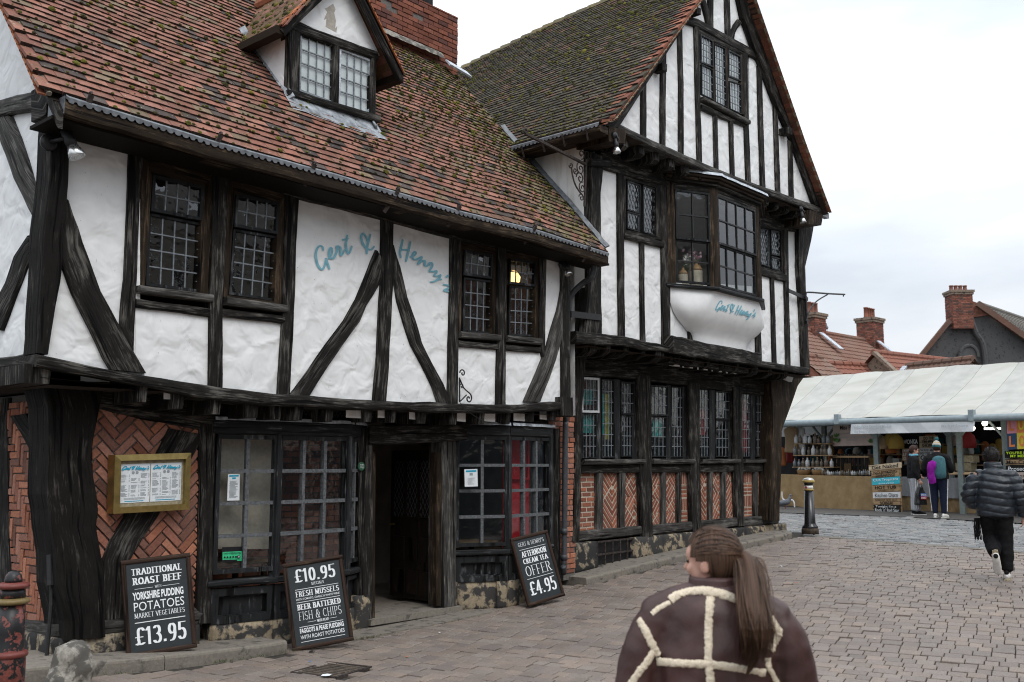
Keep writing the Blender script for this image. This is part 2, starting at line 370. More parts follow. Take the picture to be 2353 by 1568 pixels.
def gz(x, y):
 b = float(np.interp(x, TX, TZ) * 0.5 + np.interp(x - 0.6, TX, TZ) * 0.25 + np.interp(x + 0.6, TX, TZ) * 0.25)
 return b - 0.022 * min(max(8.5 - y, 0), 9.0)
def sheet(name, xs, ys, dz, mat, label=None):
 vs = [(x, y, gz(x, y) + dz) for y in ys for x in xs]; n = len(xs)
 fs = [[j * n + i, j * n + i + 1, (j + 1) * n + i + 1, (j + 1) * n + i] for j in range(len(ys) - 1) for i in range(n - 1)]
 o = mk(name, vs, fs, mat); o['kind'] = 'structure'; return o
sheet('ground', [-400, -150, -60, -20, -6] + list(np.arange(-4, 34, 0.8)) + [40, 55, 80, 140, 260, 420], [-300, -120, -50, -20, -8] + list(np.arange(-6, 15, 1.0)) + [20, 30, 50, 90, 180, 420], -0.07, M['far_ground'])
street = sheet('street_paving', list(np.arange(-3, 18.3, 0.5)), list(np.arange(-3.5, 9.01, 0.5)), -0.018, M['joint_dirt'])
setroad = sheet('sett_road', list(np.arange(17.6, 25.7, 0.6)), list(np.arange(-3, 15.1, 0.8)), -0.022, M['joint_dirt'])
sheet('market_pavement', list(np.arange(23.6, 44, 1.0)), list(np.arange(-6, 26, 1.0)), 0.03, M['asphalt'])
def slabvf(L, W, T, ch):
 return cboxvf((L / 2, W / 2, T / 2), ch)
def lay(parent, name, region, e1ang, row, lens, mats, tints, indiv, z0=0.0, ch=0.006, gap=0.008, jit=0.004):
 e1 = Vector((math.cos(e1ang), math.sin(e1ang), 0)); e2 = Vector((-e1.y, e1.x, 0))
 (x0, x1, y0, y1, test) = region
 cs = [Vector((x, y, 0)) for x in (x0, x1) for y in (y0, y1)]
 a0 = min(c.dot(e1) for c in cs); a1 = max(c.dot(e1) for c in cs); b0 = min(c.dot(e2) for c in cs); b1 = max(c.dot(e2) for c in cs)
 items = []
 a = a0
 while a < a1:
  b = b0 + rnd.uniform(0, 0.2)
  while b < b1:
   ln = rnd.choice(lens); c = e1 * (a + row / 2) + e2 * (b + ln / 2)
   if x0 < c.x < x1 and y0 < c.y < y1 and test(c.x, c.y): items.append((c.x, c.y, ln))
   b += ln
  a += row
 sc = []
 for i, (x, y, ln) in enumerate(items):
  d = Vector((x, y, gz(x, y))) - CAM; zz = d.dot(FW); s = 0
  if zz > 1:
   u = CX + FPX * d.dot(RT) / zz; v = CY - FPX * d.dot(UPV) / zz
   if -20 < u < 2370 and v < 1585 and not (1410 < u < 1840 and v > 1330): s = ln / zz ** 3
  sc.append(s)
 order = sorted(range(len(items)), key=lambda i: -sc[i]); big = set(order[:indiv])
 rest = MB(); meshes = {}
 for i, (x, y, ln) in enumerate(items):
  sl = Vector(((gz(x + .1, y) - gz(x - .1, y)) / .2, (gz(x, y + .1) - gz(x, y - .1)) / .2, 0))
  up = Vector((-sl.x + rnd.gauss(0, .008), -sl.y + rnd.gauss(0, .008), 1)).normalized()
  t = e2.copy(); t = (t - up * t.dot(up)).normalized(); w = up.cross(t)
  p = Vector((x, y, gz(x, y) + z0 + rnd.gauss(0, jit) - 0.03))
  Rm = Matrix((t, w, up)).transposed(); k = rnd.choice(tints); br = rnd.uniform(0.88, 1.12); k = tuple(q * br for q in k)
  sz = (ln - gap, row - gap - rnd.uniform(0, .004), 0.06)
  if i in big:
   key = round(ln, 3)
   if key not in meshes:
    vv, ff = slabvf(ln - gap, row - gap, 0.06, ch); me = bpy.data.meshes.new(name); me.from_pydata(vv, [], ff); me.materials.append(mats[0]); meshes[key] = me
   inst(name, meshes[key], Matrix.Translation(p) @ Rm.to_4x4(), parent, k)
  else:
   vv, ff = slabvf(*sz, ch); rest.add([Rm @ Vector(q) + p for q in vv], ff, k)
 if rest.v:
  o = rest.build(name + '_field', mats[1], parent); o['kind'] = 'stuff'
GRATE = (6.2, 8.0)
gp = onZ(762, 1538, gz(6.6, 8.0)); GX, GY = gp.x, gp.y
def kerb_y(x): return 8.47 if x < 6.3 else (8.62 if x < 11.4 else 8.72 - 0.02 * (x - 11.4))
EA = math.radians(14)
def in_street(x, y):
 if x > 18.05 - 0.03 * (8.5 - y): return False
 if abs((x - GX) * math.cos(EA) + (y - GY) * math.sin(EA)) < .30 and abs(-(x - GX) * math.sin(EA) + (y - GY) * math.cos(EA)) < .27: return False
 return y < (kerb_y(x) - 0.10 if (x < 6.25 or x > 11.5) else 8.86)
PT = [(0.215, 0.175, 0.148), (0.203, 0.169, 0.145), (0.228, 0.183, 0.152), (0.192, 0.160, 0.140), (0.208, 0.176, 0.154)]
lay(street, 'paver', (-2.8, 18.1, -3.3, 8.9, in_street), EA, 0.168, [0.13, 0.168, 0.168, 0.21], (M['paver_obj'], M['paver_tint']), PT, 300)
ST = [(0.20, 0.205, 0.205), (0.24, 0.24, 0.235), (0.17, 0.175, 0.178), (0.22, 0.215, 0.205)]
lay(setroad, 'sett', (17.7, 24.2, -2, 14, lambda x, y: x > 18.2 - 0.03 * (8.5 - y) and x < 23.75 + 0.13 * (y - 7) and not (y > 8.55 and x < 18.7)), math.radians(8), 0.14, [0.15, 0.2, 0.24], (M['paver_obj'], M['paver_tint']), ST, 0, 0.012, 0.016, 0.012, 0.007)
def channel(a, b, w=0.3):     # flat stone drainage channel between the two pavings
 n = int((b - a).length / 0.6); m = []
 for i in range(n):
  p = a.lerp(b, (i + .5) / n); d = (b - a).normalized()
  vv, ff = slabvf((b - a).length / n - .008, w, .06, .008); R = Matrix((d, Vector((-d.y, d.x, 0)), Vector((0, 0, 1)))).transposed()
  o = mk('channel_stone', [R @ Vector(q) + Vector((p.x, p.y, gz(p.x, p.y) - .026)) for q in vv], ff, M['kerb'], setroad)
channel(Vector((18.15, 8.3, 0)), Vector((17.85, 0.5, 0)), 0.22)
def kerb_run(name, pts, h, label):
 st = None; mb0 = None; objs = []
 for i in range(len(pts) - 1):
  a = Vector(pts[i]); b = Vector(pts[i + 1]); d = (b - a).normalized(); nrm = Vector((-d.y, d.x, 0))
  n = max(1, round((b - a).length / 0.95))
  for k in range(n):
   p = a.lerp(b, k / n) + d * .004; q = a.lerp(b, (k + 1) / n) - d * .004; m = (p + q) / 2
   w = .15; r = .03
   prof = [(0, -.12), (0, h - r), (.006, h - .012), (.02, h - .003), (.04, h), (w, h)]
   vs = []
   steps = 6
   for s in range(steps + 1):
    c = p.lerp(q, s / steps)
    for (o_, z_) in prof:
     j = noise.noise(Vector((c.x * 3, o_ * 9, z_ * 5))) * .008
     vs.append(c + nrm * (o_ + j) + Vector((0, 0, gz(c.x, c.y) + z_ + j * .6)))
    vs.append(c + nrm * w + Vector((0, 0, gz(c.x, c.y) - .12)))
   np_ = len(prof) + 1
   fs = [[s * np_ + t, (s + 1) * np_ + t, (s + 1) * np_ + (t + 1) % np_, s * np_ + (t + 1) % np_] for s in range(steps) for t in range(np_)]
   fs += [list(range(np_)), [steps * np_ + t for t in range(np_)][::-1]]
   objs.append((vs, fs))
 first = None
 for vs, fs in objs:
  o = mk(name if first is None else 'kerb_stone', vs, fs, M['kerb'], first)
  if first is None: first = o; o['kind'] = 'structure'
 return first
kerb_run('kerb', [(3.2, 8.47, 0), (4.9, 8.47, 0), (6.25, 8.49, 0)], .11, '')
kr = kerb_run('kerb', [(11.45, 8.66, 0), (14.0, 8.63, 0), (17.3, 8.50, 0), (17.75, 8.58, 0), (18.0, 8.8, 0), (18.1, 9.2, 0)], .10, '')
def paveslab(name, poly, dz, mat, n=1):
 vs = [Vector((x, y, gz(x, y) + dz)) for x, y in poly]; k = len(vs)
 vs += [v - Vector((0, 0, .2)) for v in vs]
 fs = [list(range(k)), list(range(k, 2 * k))[::-1]] + [[i, (i + 1) % k, k + (i + 1) % k, k + i] for i in range(k)]
 o = mk(name, vs, fs, mat); o['kind'] = 'structure'; return o
paveslab('pavement', [(3.2, 8.625), (3.9, 8.625), (4.6, 8.625), (5.3, 8.63), (6.2, 8.645), (6.2, 9.4), (5.3, 9.4), (4.6, 9.4), (3.9, 9.4), (3.2, 9.4)], .108, M['kerb'])
for i, (a, b) in enumerate([(11.46, 12.6), (12.605, 13.9), (13.905, 15.2), (15.205, 16.5), (16.505, 17.6)]):
 paveslab('pavement', [(a, 8.80 - .02 * (a - 11.4)), (b, 8.80 - .02 * (b - 11.4)), (b, 9.4), (a, 9.4)], .097 , M['kerb'])
paveslab('pavement', [(17.605, 8.70), (17.72, 8.75), (17.88, 8.92), (17.95, 9.2), (17.95, 9.4), (17.605, 9.4)], .096, M['kerb'])
for poly in ([(6.95, 8.50), (8.3, 8.50), (8.3, 9.1), (7.5, 9.1)], [(8.306, 8.50), (9.5, 8.56), (9.3, 9.1), (8.306, 9.1)]):
 paveslab('flagstone', poly, .012, M['kerb'])
def hn(p, k): return noise.noise(Vector((p.x * k + 11.3, p.y * k, p.z * k)))
def timber(name, pairs, mapf, n, depth, mat, parent, jit=0.007, proud=0.0, step=0.13, label=None):
 n = Vector(n).normalized(); P = [(mapf(a, b), mapf(c, d)) for a, b, c, d in pairs]
 return timber3(name, P, n, depth, mat, parent, jit, proud, step, label)
def timber3(name, P, n, depth, mat, parent, jit=0.007, proud=0.0, step=0.13, label=None):
 n = Vector(n).normalized()
 P = [(Vector(a) + n * proud, Vector(b) + n * proud) for a, b in P]
 Q = []; ln = 0.0
 for i in range(len(P) - 1):
  d = ((P[i + 1][0] + P[i + 1][1]) / 2 - (P[i][0] + P[i][1]) / 2).length; k = max(1, int(d / step))
  for s in range(k):
   t = s / k; Q.append((P[i][0].lerp(P[i + 1][0], t), P[i][1].lerp(P[i + 1][1], t), ln + d * t))
  ln += d
 Q.append((P[-1][0], P[-1][1], ln))
 sd = rnd.uniform(0, 50); vs = []; uv = []; K = 8
 for i, (a, b, l) in enumerate(Q):
  x = b - a; w = x.length; x = x / max(w, 1e-6)
  e = 0.0 if i in (0, len(Q) - 1) else 1.0
  ja = jit * noise.noise(Vector((l * 2.3, sd, 0.0))) * 1.4 + jit * .6 * noise.noise(Vector((l * 9, sd, 7)))
  jb = jit * noise.noise(Vector((l * 2.3, sd, 3.0))) * 1.4 + jit * .6 * noise.noise(Vector((l * 9, sd, 9)))
  a2 = a + x * ja; b2 = b + x * jb; c = min(0.016, w * .16)
  f1 = n * (jit * .8 * noise.noise(Vector((l * 3, sd, 21)))); f2 = n * (jit * .8 * noise.noise(Vector((l * 3, sd, 33))))
  m1 = a2.lerp(b2, .36) + n * (.3 * c); m2 = a2.lerp(b2, .66) + n * (.25 * c)
  ring = [a2 - n * depth, a2 - n * c * .9, a2 + x * c + f1, m1 + f2, m2 + f1, b2 - x * c + f2, b2 - n * c * .9, b2 - n * depth]
  vs += ring; uu = [-depth, -c, c, w * .36, w * .66, w - c, w + c, w + depth]
  uv += [(q + sd, l + sd) for q in uu]
 fs = []
 for i in range(len(Q) - 1):
  for j in range(K - 1): fs.append([i * K + j, i * K + j + 1, (i + 1) * K + j + 1, (i + 1) * K + j])
 fs += [list(range(K))[::-1], [(len(Q) - 1) * K + j for j in range(K)]]
 o = mk(name, vs, fs, M[mat], parent, False, uv)
 if label: o['label'] = label
 return o
def board3(name, poly, n, depth, mat, parent, along=None):      # flat polygon with thickness and grain along a direction
 poly = [Vector(p) for p in poly]; n = Vector(n).normalized(); k = len(poly)
 al = Vector(along) if along is not None else (poly[1] - poly[0]); al = al.normalized(); ac = n.cross(al)
 vs = poly + [p - n * depth for p in poly]; sd = rnd.uniform(0, 40)
 uv = [(p.dot(ac) + sd, p.dot(al)) for p in vs]
 fs = [list(range(k)), list(range(k, 2 * k))[::-1]] + [[i, k + i, k + (i + 1) % k, (i + 1) % k] for i in range(k)]
 return mk(name, vs, fs, M[mat], parent, False, uv)
def panel(name, uvs, mapf, n, mat, parent, depth=0.06):
 poly = [mapf(*p) for p in uvs]; n = Vector(n)
 off = n * rnd.uniform(-.004, .004)
 return board3(name, [p + off for p in poly], n, depth, mat, parent)
def ringbars(mb, A, B, C, D, w, d, n, inset=0.0):               # four bars round a quad (TL,TR,BR,BL), outside of it
 n = Vector(n); hx = (B - A).normalized(); vz = (A - D).normalized()
 for p, q, o in ((A, B, vz), (D, C, -vz)): mb.bar(p + o * (w / 2) - hx * w, q + o * (w / 2) + hx * w, w, d, n)
 for p, q, o in ((A, D, -hx), (B, C, hx)): mb.bar(p + o * (w / 2), q + o * (w / 2), w, d - .003, n)
def clip_poly(sub, cl):
 out = sub
 for i in range(len(cl)):
  ax, ay = cl[i]; bx, by = cl[(i + 1) % len(cl)]; inp = out; out = []
  if not inp: return []
  side = lambda p: (bx - ax) * (p[1] - ay) - (by - ay) * (p[0] - ax)
  for j in range(len(inp)):
   p = inp[j]; q = inp[(j + 1) % len(inp)]; sp = side(p); sq = side(q)
   if sp >= 0: out.append(p)
   if (sp > 0 and sq < 0) or (sp < 0 and sq > 0):
    t = sp / (sp - sq); out.append((p[0] + (q[0] - p[0]) * t, p[1] + (q[1] - p[1]) * t))
 return out
def ccw(poly):
 a = sum(poly[i][0] * poly[(i + 1) % len(poly)][1] - poly[(i + 1) % len(poly)][0] * poly[i][1] for i in range(len(poly)))
 return poly if a > 0 else poly[::-1]
def area2(poly): return abs(sum(poly[i][0] * poly[(i + 1) % len(poly)][1] - poly[(i + 1) % len(poly)][0] * poly[i][1] for i in range(len(poly)))) / 2
def glaze(frame, A, B, C, D, cols, rows, n, bw, bd, barmat, glass='glass', tilt=0.012, lattice=None, ties=False, barname='glazing_bars', gback=0.0, rowf=None):
 n = Vector(n).normalized(); bars = MB()
 def bil(s, t): return (A.lerp(B, s)).lerp(D.lerp(C, s), t)
 if lattice:
  W = ((B - A).length + (C - D).length) / 2; H = ((D - A).length + (C - B).length) / 2; px, pz = lattice
  cells = []
  i0 = int(W / px) + 2; j0 = int(H / pz) + 2
  for i in range(-i0, i0 * 2):
   for j in range(-j0, j0 * 2):
    cx = (i + (0.5 if j % 2 else 0)) * px; cy = j * pz / 2
    pl = clip_poly(ccw([(cx - px / 2, cy), (cx, cy - pz / 2), (cx + px / 2, cy), (cx, cy + pz / 2)]), [(0, 0), (W, 0), (W, H), (0, H)])
    if len(pl) >= 3 and area2(pl) > px * pz * .04: cells.append(pl)
  done = set()
  for pl in cells:
   tl = Vector((rnd.gauss(0, tilt), rnd.gauss(0, tilt)))
   c = (sum(p[0] for p in pl) / len(pl), sum(p[1] for p in pl) / len(pl))
   vs = [bil(p[0] / W, p[1] / H) - n * (gback + .001) + n * ((p[0] - c[0]) * tl.x + (p[1] - c[1]) * tl.y) for p in pl]
   pane_(vs, n, glass, frame)
   for k in range(len(pl)):
    p, q = pl[k], pl[(k + 1) % len(pl)]
    key = tuple(sorted(((round(p[0], 3), round(p[1], 3)), (round(q[0], 3), round(q[1], 3)))))
    if key in done: continue
    done.add(key)
    bars.bar(bil(p[0] / W, p[1] / H), bil(q[0] / W, q[1] / H), bw, bd, n)
 else:
  rf = rowf or [j / rows for j in range(rows + 1)]
  for i in range(cols):
   for j in range(rows):
    q = [bil(i / cols, rf[j]), bil((i + 1) / cols, rf[j]), bil((i + 1) / cols, rf[j + 1]), bil(i / cols, rf[j + 1])]
    tx, ty = rnd.gauss(0, tilt), rnd.gauss(0, tilt); w = (q[1] - q[0]).length; h = (q[3] - q[0]).length
    offs = [(-w * tx - h * ty) / 2, (w * tx - h * ty) / 2, (w * tx + h * ty) / 2, (-w * tx + h * ty) / 2]
    pane_([p - n * (gback + .001) + n * o for p, o in zip(q, offs)], n, glass, frame)
  wob = lambda: n * 0
  for i in range(1, cols):
   pts = [bil(i / cols, t) for t in rf]
   for k in range(rows): bars.bar(pts[k], pts[k + 1], bw, bd, n)
  for j in range(1, rows): bars.bar(bil(0, rf[j]), bil(1, rf[j]), bw, bd + .003, n)
  if ties:
   for j in range(rows):
    for s in (0.0, 1.0):
     p = bil(s, (rf[j] + rf[j + 1]) / 2); bars.box(p + n * bd * .5, (.012, .006, .004))
 if bars.v: bars.build(barname, M[barmat], frame)
def pane_(vs, n, glass, frame):
 k = len(vs); nn = (vs[1] - vs[0]).cross(vs[2] - vs[1]); idx = list(range(k)) if nn.dot(n) > 0 else list(range(k))[::-1]
 return mk('pane', vs, [idx], M[glass], frame)
def uvquad(q, mapf): return [mapf(*p) for p in q]
def casing(name, outer, inner, mapf, n, depth, mat, parent):
 n = Vector(n); mb = MB(); O = uvquad(outer, mapf); I = uvquad(inner, mapf)
 for i in range(4):
  j = (i + 1) % 4; q = [O[i], O[j], I[j], I[i]]; al = (O[j] - O[i]).normalized(); ac = n.cross(al); sd = rnd.uniform(0, 30)
  vs = q + [p - n * depth for p in q]
  mb.add(vs, [[0, 1, 2, 3], [7, 6, 5, 4], [0, 4, 5, 1], [1, 5, 6, 2], [2, 6, 7, 3], [3, 7, 4, 0]], None, [(p.dot(ac) + sd, p.dot(al)) for p in vs])
 return mk(name, mb.v, mb.f, M[mat], parent, False, mb.uv)
def sash(parent, quad, mapf, n, cols, rows, fw=0.035, lead=0.011, framemat='joinery', barmat='came', glass='glass', lattice=None, ties=False, name='window', fd=0.045, bd=0.014, tilt=0.014):
 A, B, C, D = uvquad(quad, mapf); mb = MB(); ringbars(mb, A, B, C, D, fw, fd, n)
 n = Vector(n); sd = rnd.uniform(0, 30)
 uv = [((p.x + p.y) * .5 + sd + p.z * .01, p.z + p.x * .3) for p in mb.v]
 f = mk(name, mb.v, mb.f, M[framemat], parent, False, uv)
 glaze(f, A, B, C, D, cols, rows, n, lead, bd, barmat, glass, tilt, lattice, ties, 'lead_cames')
 return f
def brick_cells(region, ang, Lb, Wb, gap, bond=0.5, org=(0, 0)):
 region = ccw(region); ca, sa = math.cos(ang), math.sin(ang); xs = []
 loc = [((p[0] - org[0]) * ca + (p[1] - org[1]) * sa, -(p[0] - org[0]) * sa + (p[1] - org[1]) * ca) for p in region]
 x0, x1 = min(p[0] for p in loc), max(p[0] for p in loc); y0, y1 = min(p[1] for p in loc), max(p[1] for p in loc); o = []
 j = math.floor(y0 / Wb)
 while j * Wb < y1:
  sh = (j % 2) * bond * Lb; i = math.floor((x0 - sh) / Lb)
  while i * Lb + sh < x1:
   a, b = i * Lb + sh + gap / 2, (i + 1) * Lb + sh - gap / 2; c, d = j * Wb + gap / 2, (j + 1) * Wb - gap / 2
   pl = clip_poly([(a, c), (b, c), (b, d), (a, d)], loc)
   if len(pl) >= 3 and area2(pl) > Wb * Wb * .12: o.append([(p[0] * ca - p[1] * sa + org[0], p[0] * sa + p[1] * ca + org[1]) for p in pl])
   i += 1
  j += 1
 return o
def herring_cells(region, ang, W, r, gap, org):
 region = ccw(region); ca, sa = math.cos(ang), math.sin(ang)
 loc = [((p[0] - org[0]) * ca + (p[1] - org[1]) * sa, -(p[0] - org[0]) * sa + (p[1] - org[1]) * ca) for p in region]
 x0, x1 = int(min(p[0] for p in loc) / W) - r - 1, int(max(p[0] for p in loc) / W) + r + 1; y0, y1 = int(min(p[1] for p in loc) / W) - r - 1, int(max(p[1] for p in loc) / W) + r + 1; o = []
 for x in range(x0, x1):
  for y in range(y0, y1):
   k = (x - y) % (2 * r); g = gap / 2
   if k == 0: R = (x * W + g, y * W + g, (x + r) * W - g, (y + 1) * W - g)
   elif k == 2 * r - 1: R = (x * W + g, y * W + g, (x + 1) * W - g, (y + r) * W - g)
   else: continue
   pl = clip_poly([(R[0], R[1]), (R[2], R[1]), (R[2], R[3]), (R[0], R[3])], loc)
   if len(pl) >= 3 and area2(pl) > W * W * .15: o.append([(p[0] * ca - p[1] * sa + org[0], p[0] * sa + p[1] * ca + org[1]) for p in pl])
 return o
BR_RED = [(0.42, 0.175, 0.105), (0.36, 0.145, 0.09), (0.46, 0.205, 0.13), (0.30, 0.13, 0.09), (0.40, 0.195, 0.14), (0.23, 0.115, 0.085)]
def lay_bricks(cells, to3, n, th, parent, indiv=True, pal=BR_RED, name='brick', rest=None, jit=.004):
 n = Vector(n)
 for pl in cells:
  k = len(pl); cx = sum(p[0] for p in pl) / k; cy = sum(p[1] for p in pl) / k; t = th + rnd.gauss(0, jit)
  c = rnd.choice(pal); b = rnd.uniform(.75, 1.2); c = tuple(q * b for q in c)
  back = [to3(p[0], p[1]) for p in pl]; j = lambda: rnd.uniform(-.0035, .0035)
  mid = [to3(p[0] + j(), p[1] + j()) + n * (t - .006) for p in pl]
  fr = [to3(cx + (p[0] - cx) * .93 + j(), cy + (p[1] - cy) * .90 + j()) + n * t for p in pl]
  fs = [[2 * k + i for i in range(k)]]
  for a in (0, k):
   fs += [[a + i, a + (i + 1) % k, a + k + (i + 1) % k, a + k + i] for i in range(k)]
  if indiv:
   o = mk(name, back + mid + fr, fs, M['brick_obj'], parent); o.color = (*c, 1)
  else: rest.add(back + mid + fr, fs, c)
TILE_RED = [(0.28, 0.125, 0.088), (0.25, 0.112, 0.08), (0.30, 0.145, 0.105), (0.235, 0.108, 0.08), (0.26, 0.13, 0.10), (0.25, 0.125, 0.093)]
TILE_DARK = [(0.060, 0.050, 0.048), (0.085, 0.07, 0.064), (0.07, 0.055, 0.05)]
def tilevf(w, l, th, camber=.0025):
 vs = []; fs = []; nx = 2
 for zt in (0, 1):
  for yy in (0, 1):
   for i in range(nx + 1):
    x = (i / nx - .5) * w; z = -camber * (2 * i / nx - 1) ** 2 + (th if zt else 0); vs.append((x, yy * l, z))
 k = nx + 1
 for i in range(nx):
  fs += [[2 * k + i, 2 * k + i + 1, 3 * k + i + 1, 3 * k + i], [i, 2 * k + i, 2 * k + i + 1, i + 1][::-1], [k + i, i, i + 1, k + i + 1]]
 fs += [[0, k, 3 * k, 2 * k], [nx, 2 * k + nx, 3 * k + nx, k + nx]]
 return vs, fs
def tile_roof(parent, surf, na, lena, nc, gauge, tw, indiv, colf, skip=lambda a, s: False, th=.013, name='tile', sc=None):
 items = []
 for c in range(nc):
  s = c * gauge; sh = (c % 2) * tw / 2
  for i in range(-1, na + 1):
   a = i * tw + sh
   if a < -.02 or a > lena or skip(a, s): continue
   items.append((a, s))
 vis = []
 for (a, s) in items:
  p = surf(a, s); d = p - CAM; z = d.dot(FW); u = CX + FPX * d.dot(RT) / z; v = CY - FPX * d.dot(UPV) / z
  vis.append((1 / z if (0 < u < 2353 and 0 < v < 1568) else 0))
 order = sorted(range(len(items)), key=lambda i: -vis[i]); big = set(order[:indiv])
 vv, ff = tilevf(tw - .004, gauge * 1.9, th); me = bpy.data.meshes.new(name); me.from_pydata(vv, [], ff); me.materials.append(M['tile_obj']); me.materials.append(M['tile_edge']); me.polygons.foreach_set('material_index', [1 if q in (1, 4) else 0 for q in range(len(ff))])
 rest = MB(); mats = []
 for i, (a, s) in enumerate(items):
  p = surf(a, s); q = surf(a, s + .1); r = surf(a + .1, s)
  ys = (q - p).normalized(); xs = (r - p); xs = (xs - ys * xs.dot(ys)).normalized(); zs = xs.cross(ys)
  tl = .15 + rnd.gauss(0, .010); ro = rnd.gauss(0, .012)
  y2 = (ys * math.cos(tl) - zs * math.sin(tl)); y2 = (y2 + xs * ro).normalized(); z2 = xs.cross(y2).normalized(); x2 = y2.cross(z2)
  Rm = Matrix((x2, y2, z2)).transposed(); pos = p + zs * (.030 + max(0, rnd.gauss(0, .0025))) + ys * rnd.gauss(0, .003)
  c = colf(a, s); b = rnd.uniform(.78, 1.2); c = tuple(k * b for k in c)
  if i in big: inst(name, me, Matrix.Translation(pos) @ Rm.to_4x4(), parent, c)
  else:
   rest.add([Rm @ Vector(k) + pos for k in vv], ff); e = (.045, .032, .026); rest.t += [c if q not in (1, 4) else e for q in range(len(ff))]  # joined tiles carry the same dark edge, grime and course shadow together
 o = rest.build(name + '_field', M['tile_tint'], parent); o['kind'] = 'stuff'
 return items
def scallop(name, pts, nrm, parent, period=.09, h=.05, lobe=.022, mat='lead', thick=.005):
 pts = [Vector(p) for p in pts]; n = Vector(nrm).normalized(); vs = []; L_ = 0
 for i in range(len(pts) - 1):
  a, b = pts[i], pts[i + 1]; d = (b - a).length; k = int(d / period) * 8 or 8
  for s in range(k): vs.append((a.lerp(b, s / k), (L_ + d * s / k)))
  L_ += d
 vs.append((pts[-1], L_)); V = []; F = []
 for p, l in vs:
  ph = (l / period) % 1.0
  z = h - (lobe if ph < .3 else 0) + (0 if ph < .3 else lobe * .6 * math.sin((ph - .3) / .7 * math.pi))
  w = .006 * noise.noise(Vector((l * 2, 0, 1)))
  V += [p + n * (-.10) + Vector((0, 0, .022 + w)), p + Vector((0, 0, .004 + w)), p + n * .010 + Vector((0, 0, -.012 + w)), p + n * (.006 + w) + Vector((0, 0, -z)), p + n * (.006 - thick + w) + Vector((0, 0, -z))]
 for i in range(len(vs) - 1):
  for j in range(4): F.append([i * 5 + j, (i + 1) * 5 + j, (i + 1) * 5 + j + 1, i * 5 + j + 1])
 return mk(name, V, F, M[mat], parent)
def stone_blocks(parent, pts_top, pts_bot, n, depth, mat, lens, name='stone'):
 n = Vector(n); t = 0.0; T = (pts_top(1) - pts_top(0)).length; i = 0
 while t < .999:
  ln = lens[i % len(lens)] * rnd.uniform(.85, 1.15) / T; e = min(1.0, t + ln)
  if 1 - e < .15 * ln: e = 1.0
  a, b = t + .004 / T, e - .004 / T
  q = [pts_top(a), pts_top(b), pts_bot(b), pts_bot(a)]; mb = MB(); m = sum(q, Vector()) / 4; o = n * rnd.uniform(-.012, .012)
  G = 5; vs = []
  for r in range(G + 1):
   for c in range(G + 1):
    s_, u_ = c / G, r / G; p = (q[0].lerp(q[1], s_)).lerp(q[3].lerp(q[2], s_), u_)
    ed = min(s_, 1 - s_, u_, 1 - u_); p = p + o + n * ((-.014 if ed == 0 else 0) + .010 * noise.noise(p * 6))
    vs.append(p)
  fs = [[r * (G + 1) + c, r * (G + 1) + c + 1, (r + 1) * (G + 1) + c + 1, (r + 1) * (G + 1) + c] for r in range(G) for c in range(G)]
  rim = list(range(G + 1)) + [r * (G + 1) + G for r in range(1, G + 1)] + [G * (G + 1) + c for c in range(G - 1, -1, -1)] + [r * (G + 1) for r in range(G - 1, 0, -1)]
  b0 = len(vs); vs += [vs[k] - n * depth for k in rim]; k = len(rim)
  fs += [[rim[i_], b0 + i_, b0 + (i_ + 1) % k, rim[(i_ + 1) % k]] for i_ in range(k)]
  mk(name, vs, fs, M[mat] if isinstance(mat, str) else M[rnd.choice(mat)], parent, True)
  t = e; i += 1
def moss_clumps(name, pts, parent, rmin, rmax, mat='moss', flat=.6):
 mb = MB()
 base = []
 for p, nrm in pts:
  r = rnd.uniform(rmin, rmax) * (1 if rnd.random() < .8 else 1.7); z = Vector(nrm).normalized(); x = z.orthogonal().normalized(); y = z.cross(x); k = 6; vs = []
  for ring, (rr, hh) in enumerate(((1.0, -.15), (.85, .35), (.45, .8))):
   for j in range(k):
    a = 2 * math.pi * j / k + ring * .4 + r * 900; q = r * rr * rnd.uniform(.75, 1.25)
    vs.append(p + x * (math.cos(a) * q) + y * (math.sin(a) * q) + z * (r * hh * flat * rnd.uniform(.8, 1.2)))
  vs.append(p + z * r * flat)
  fs = [[a * k + j, a * k + (j + 1) % k, (a + 1) * k + (j + 1) % k, (a + 1) * k + j] for a in (0, 1) for j in range(k)] + [[2 * k + j, 2 * k + (j + 1) % k, 3 * k] for j in range(k)]
  g = rnd.uniform(.6, 1.3); c = rnd.choice([(.13, .125, .025), (.085, .09, .022), (.17, .15, .03), (.06, .055, .025)])
  mb.add(vs, fs, tuple(q * g for q in c))
 o = mb.build(name, M['moss'], parent, True); o['kind'] = 'stuff'; return o
def m_moss():
 b = NB('moss'); v = b.world(); f = b.noise(v, 160, 3)
 return b.fin(b.mix(b.ramp(f, [(.35, 0.), (.65, .6)]), b.tint(), (0.025, 0.025, 0.010)), 0.95, b.bump(f, .8, .006), 0.1)
m_moss()
NF = (0, -1, 0); NS = (-1, 0, 0)
LB = root('timber_framed_house', (7.3, 9.8, .15), 'long jettied black and white house with red tiled roof, dormer and two bow windows', 'house')
T8 = PY(8.50); P8 = PY(8.54); LW = PY(9.0)
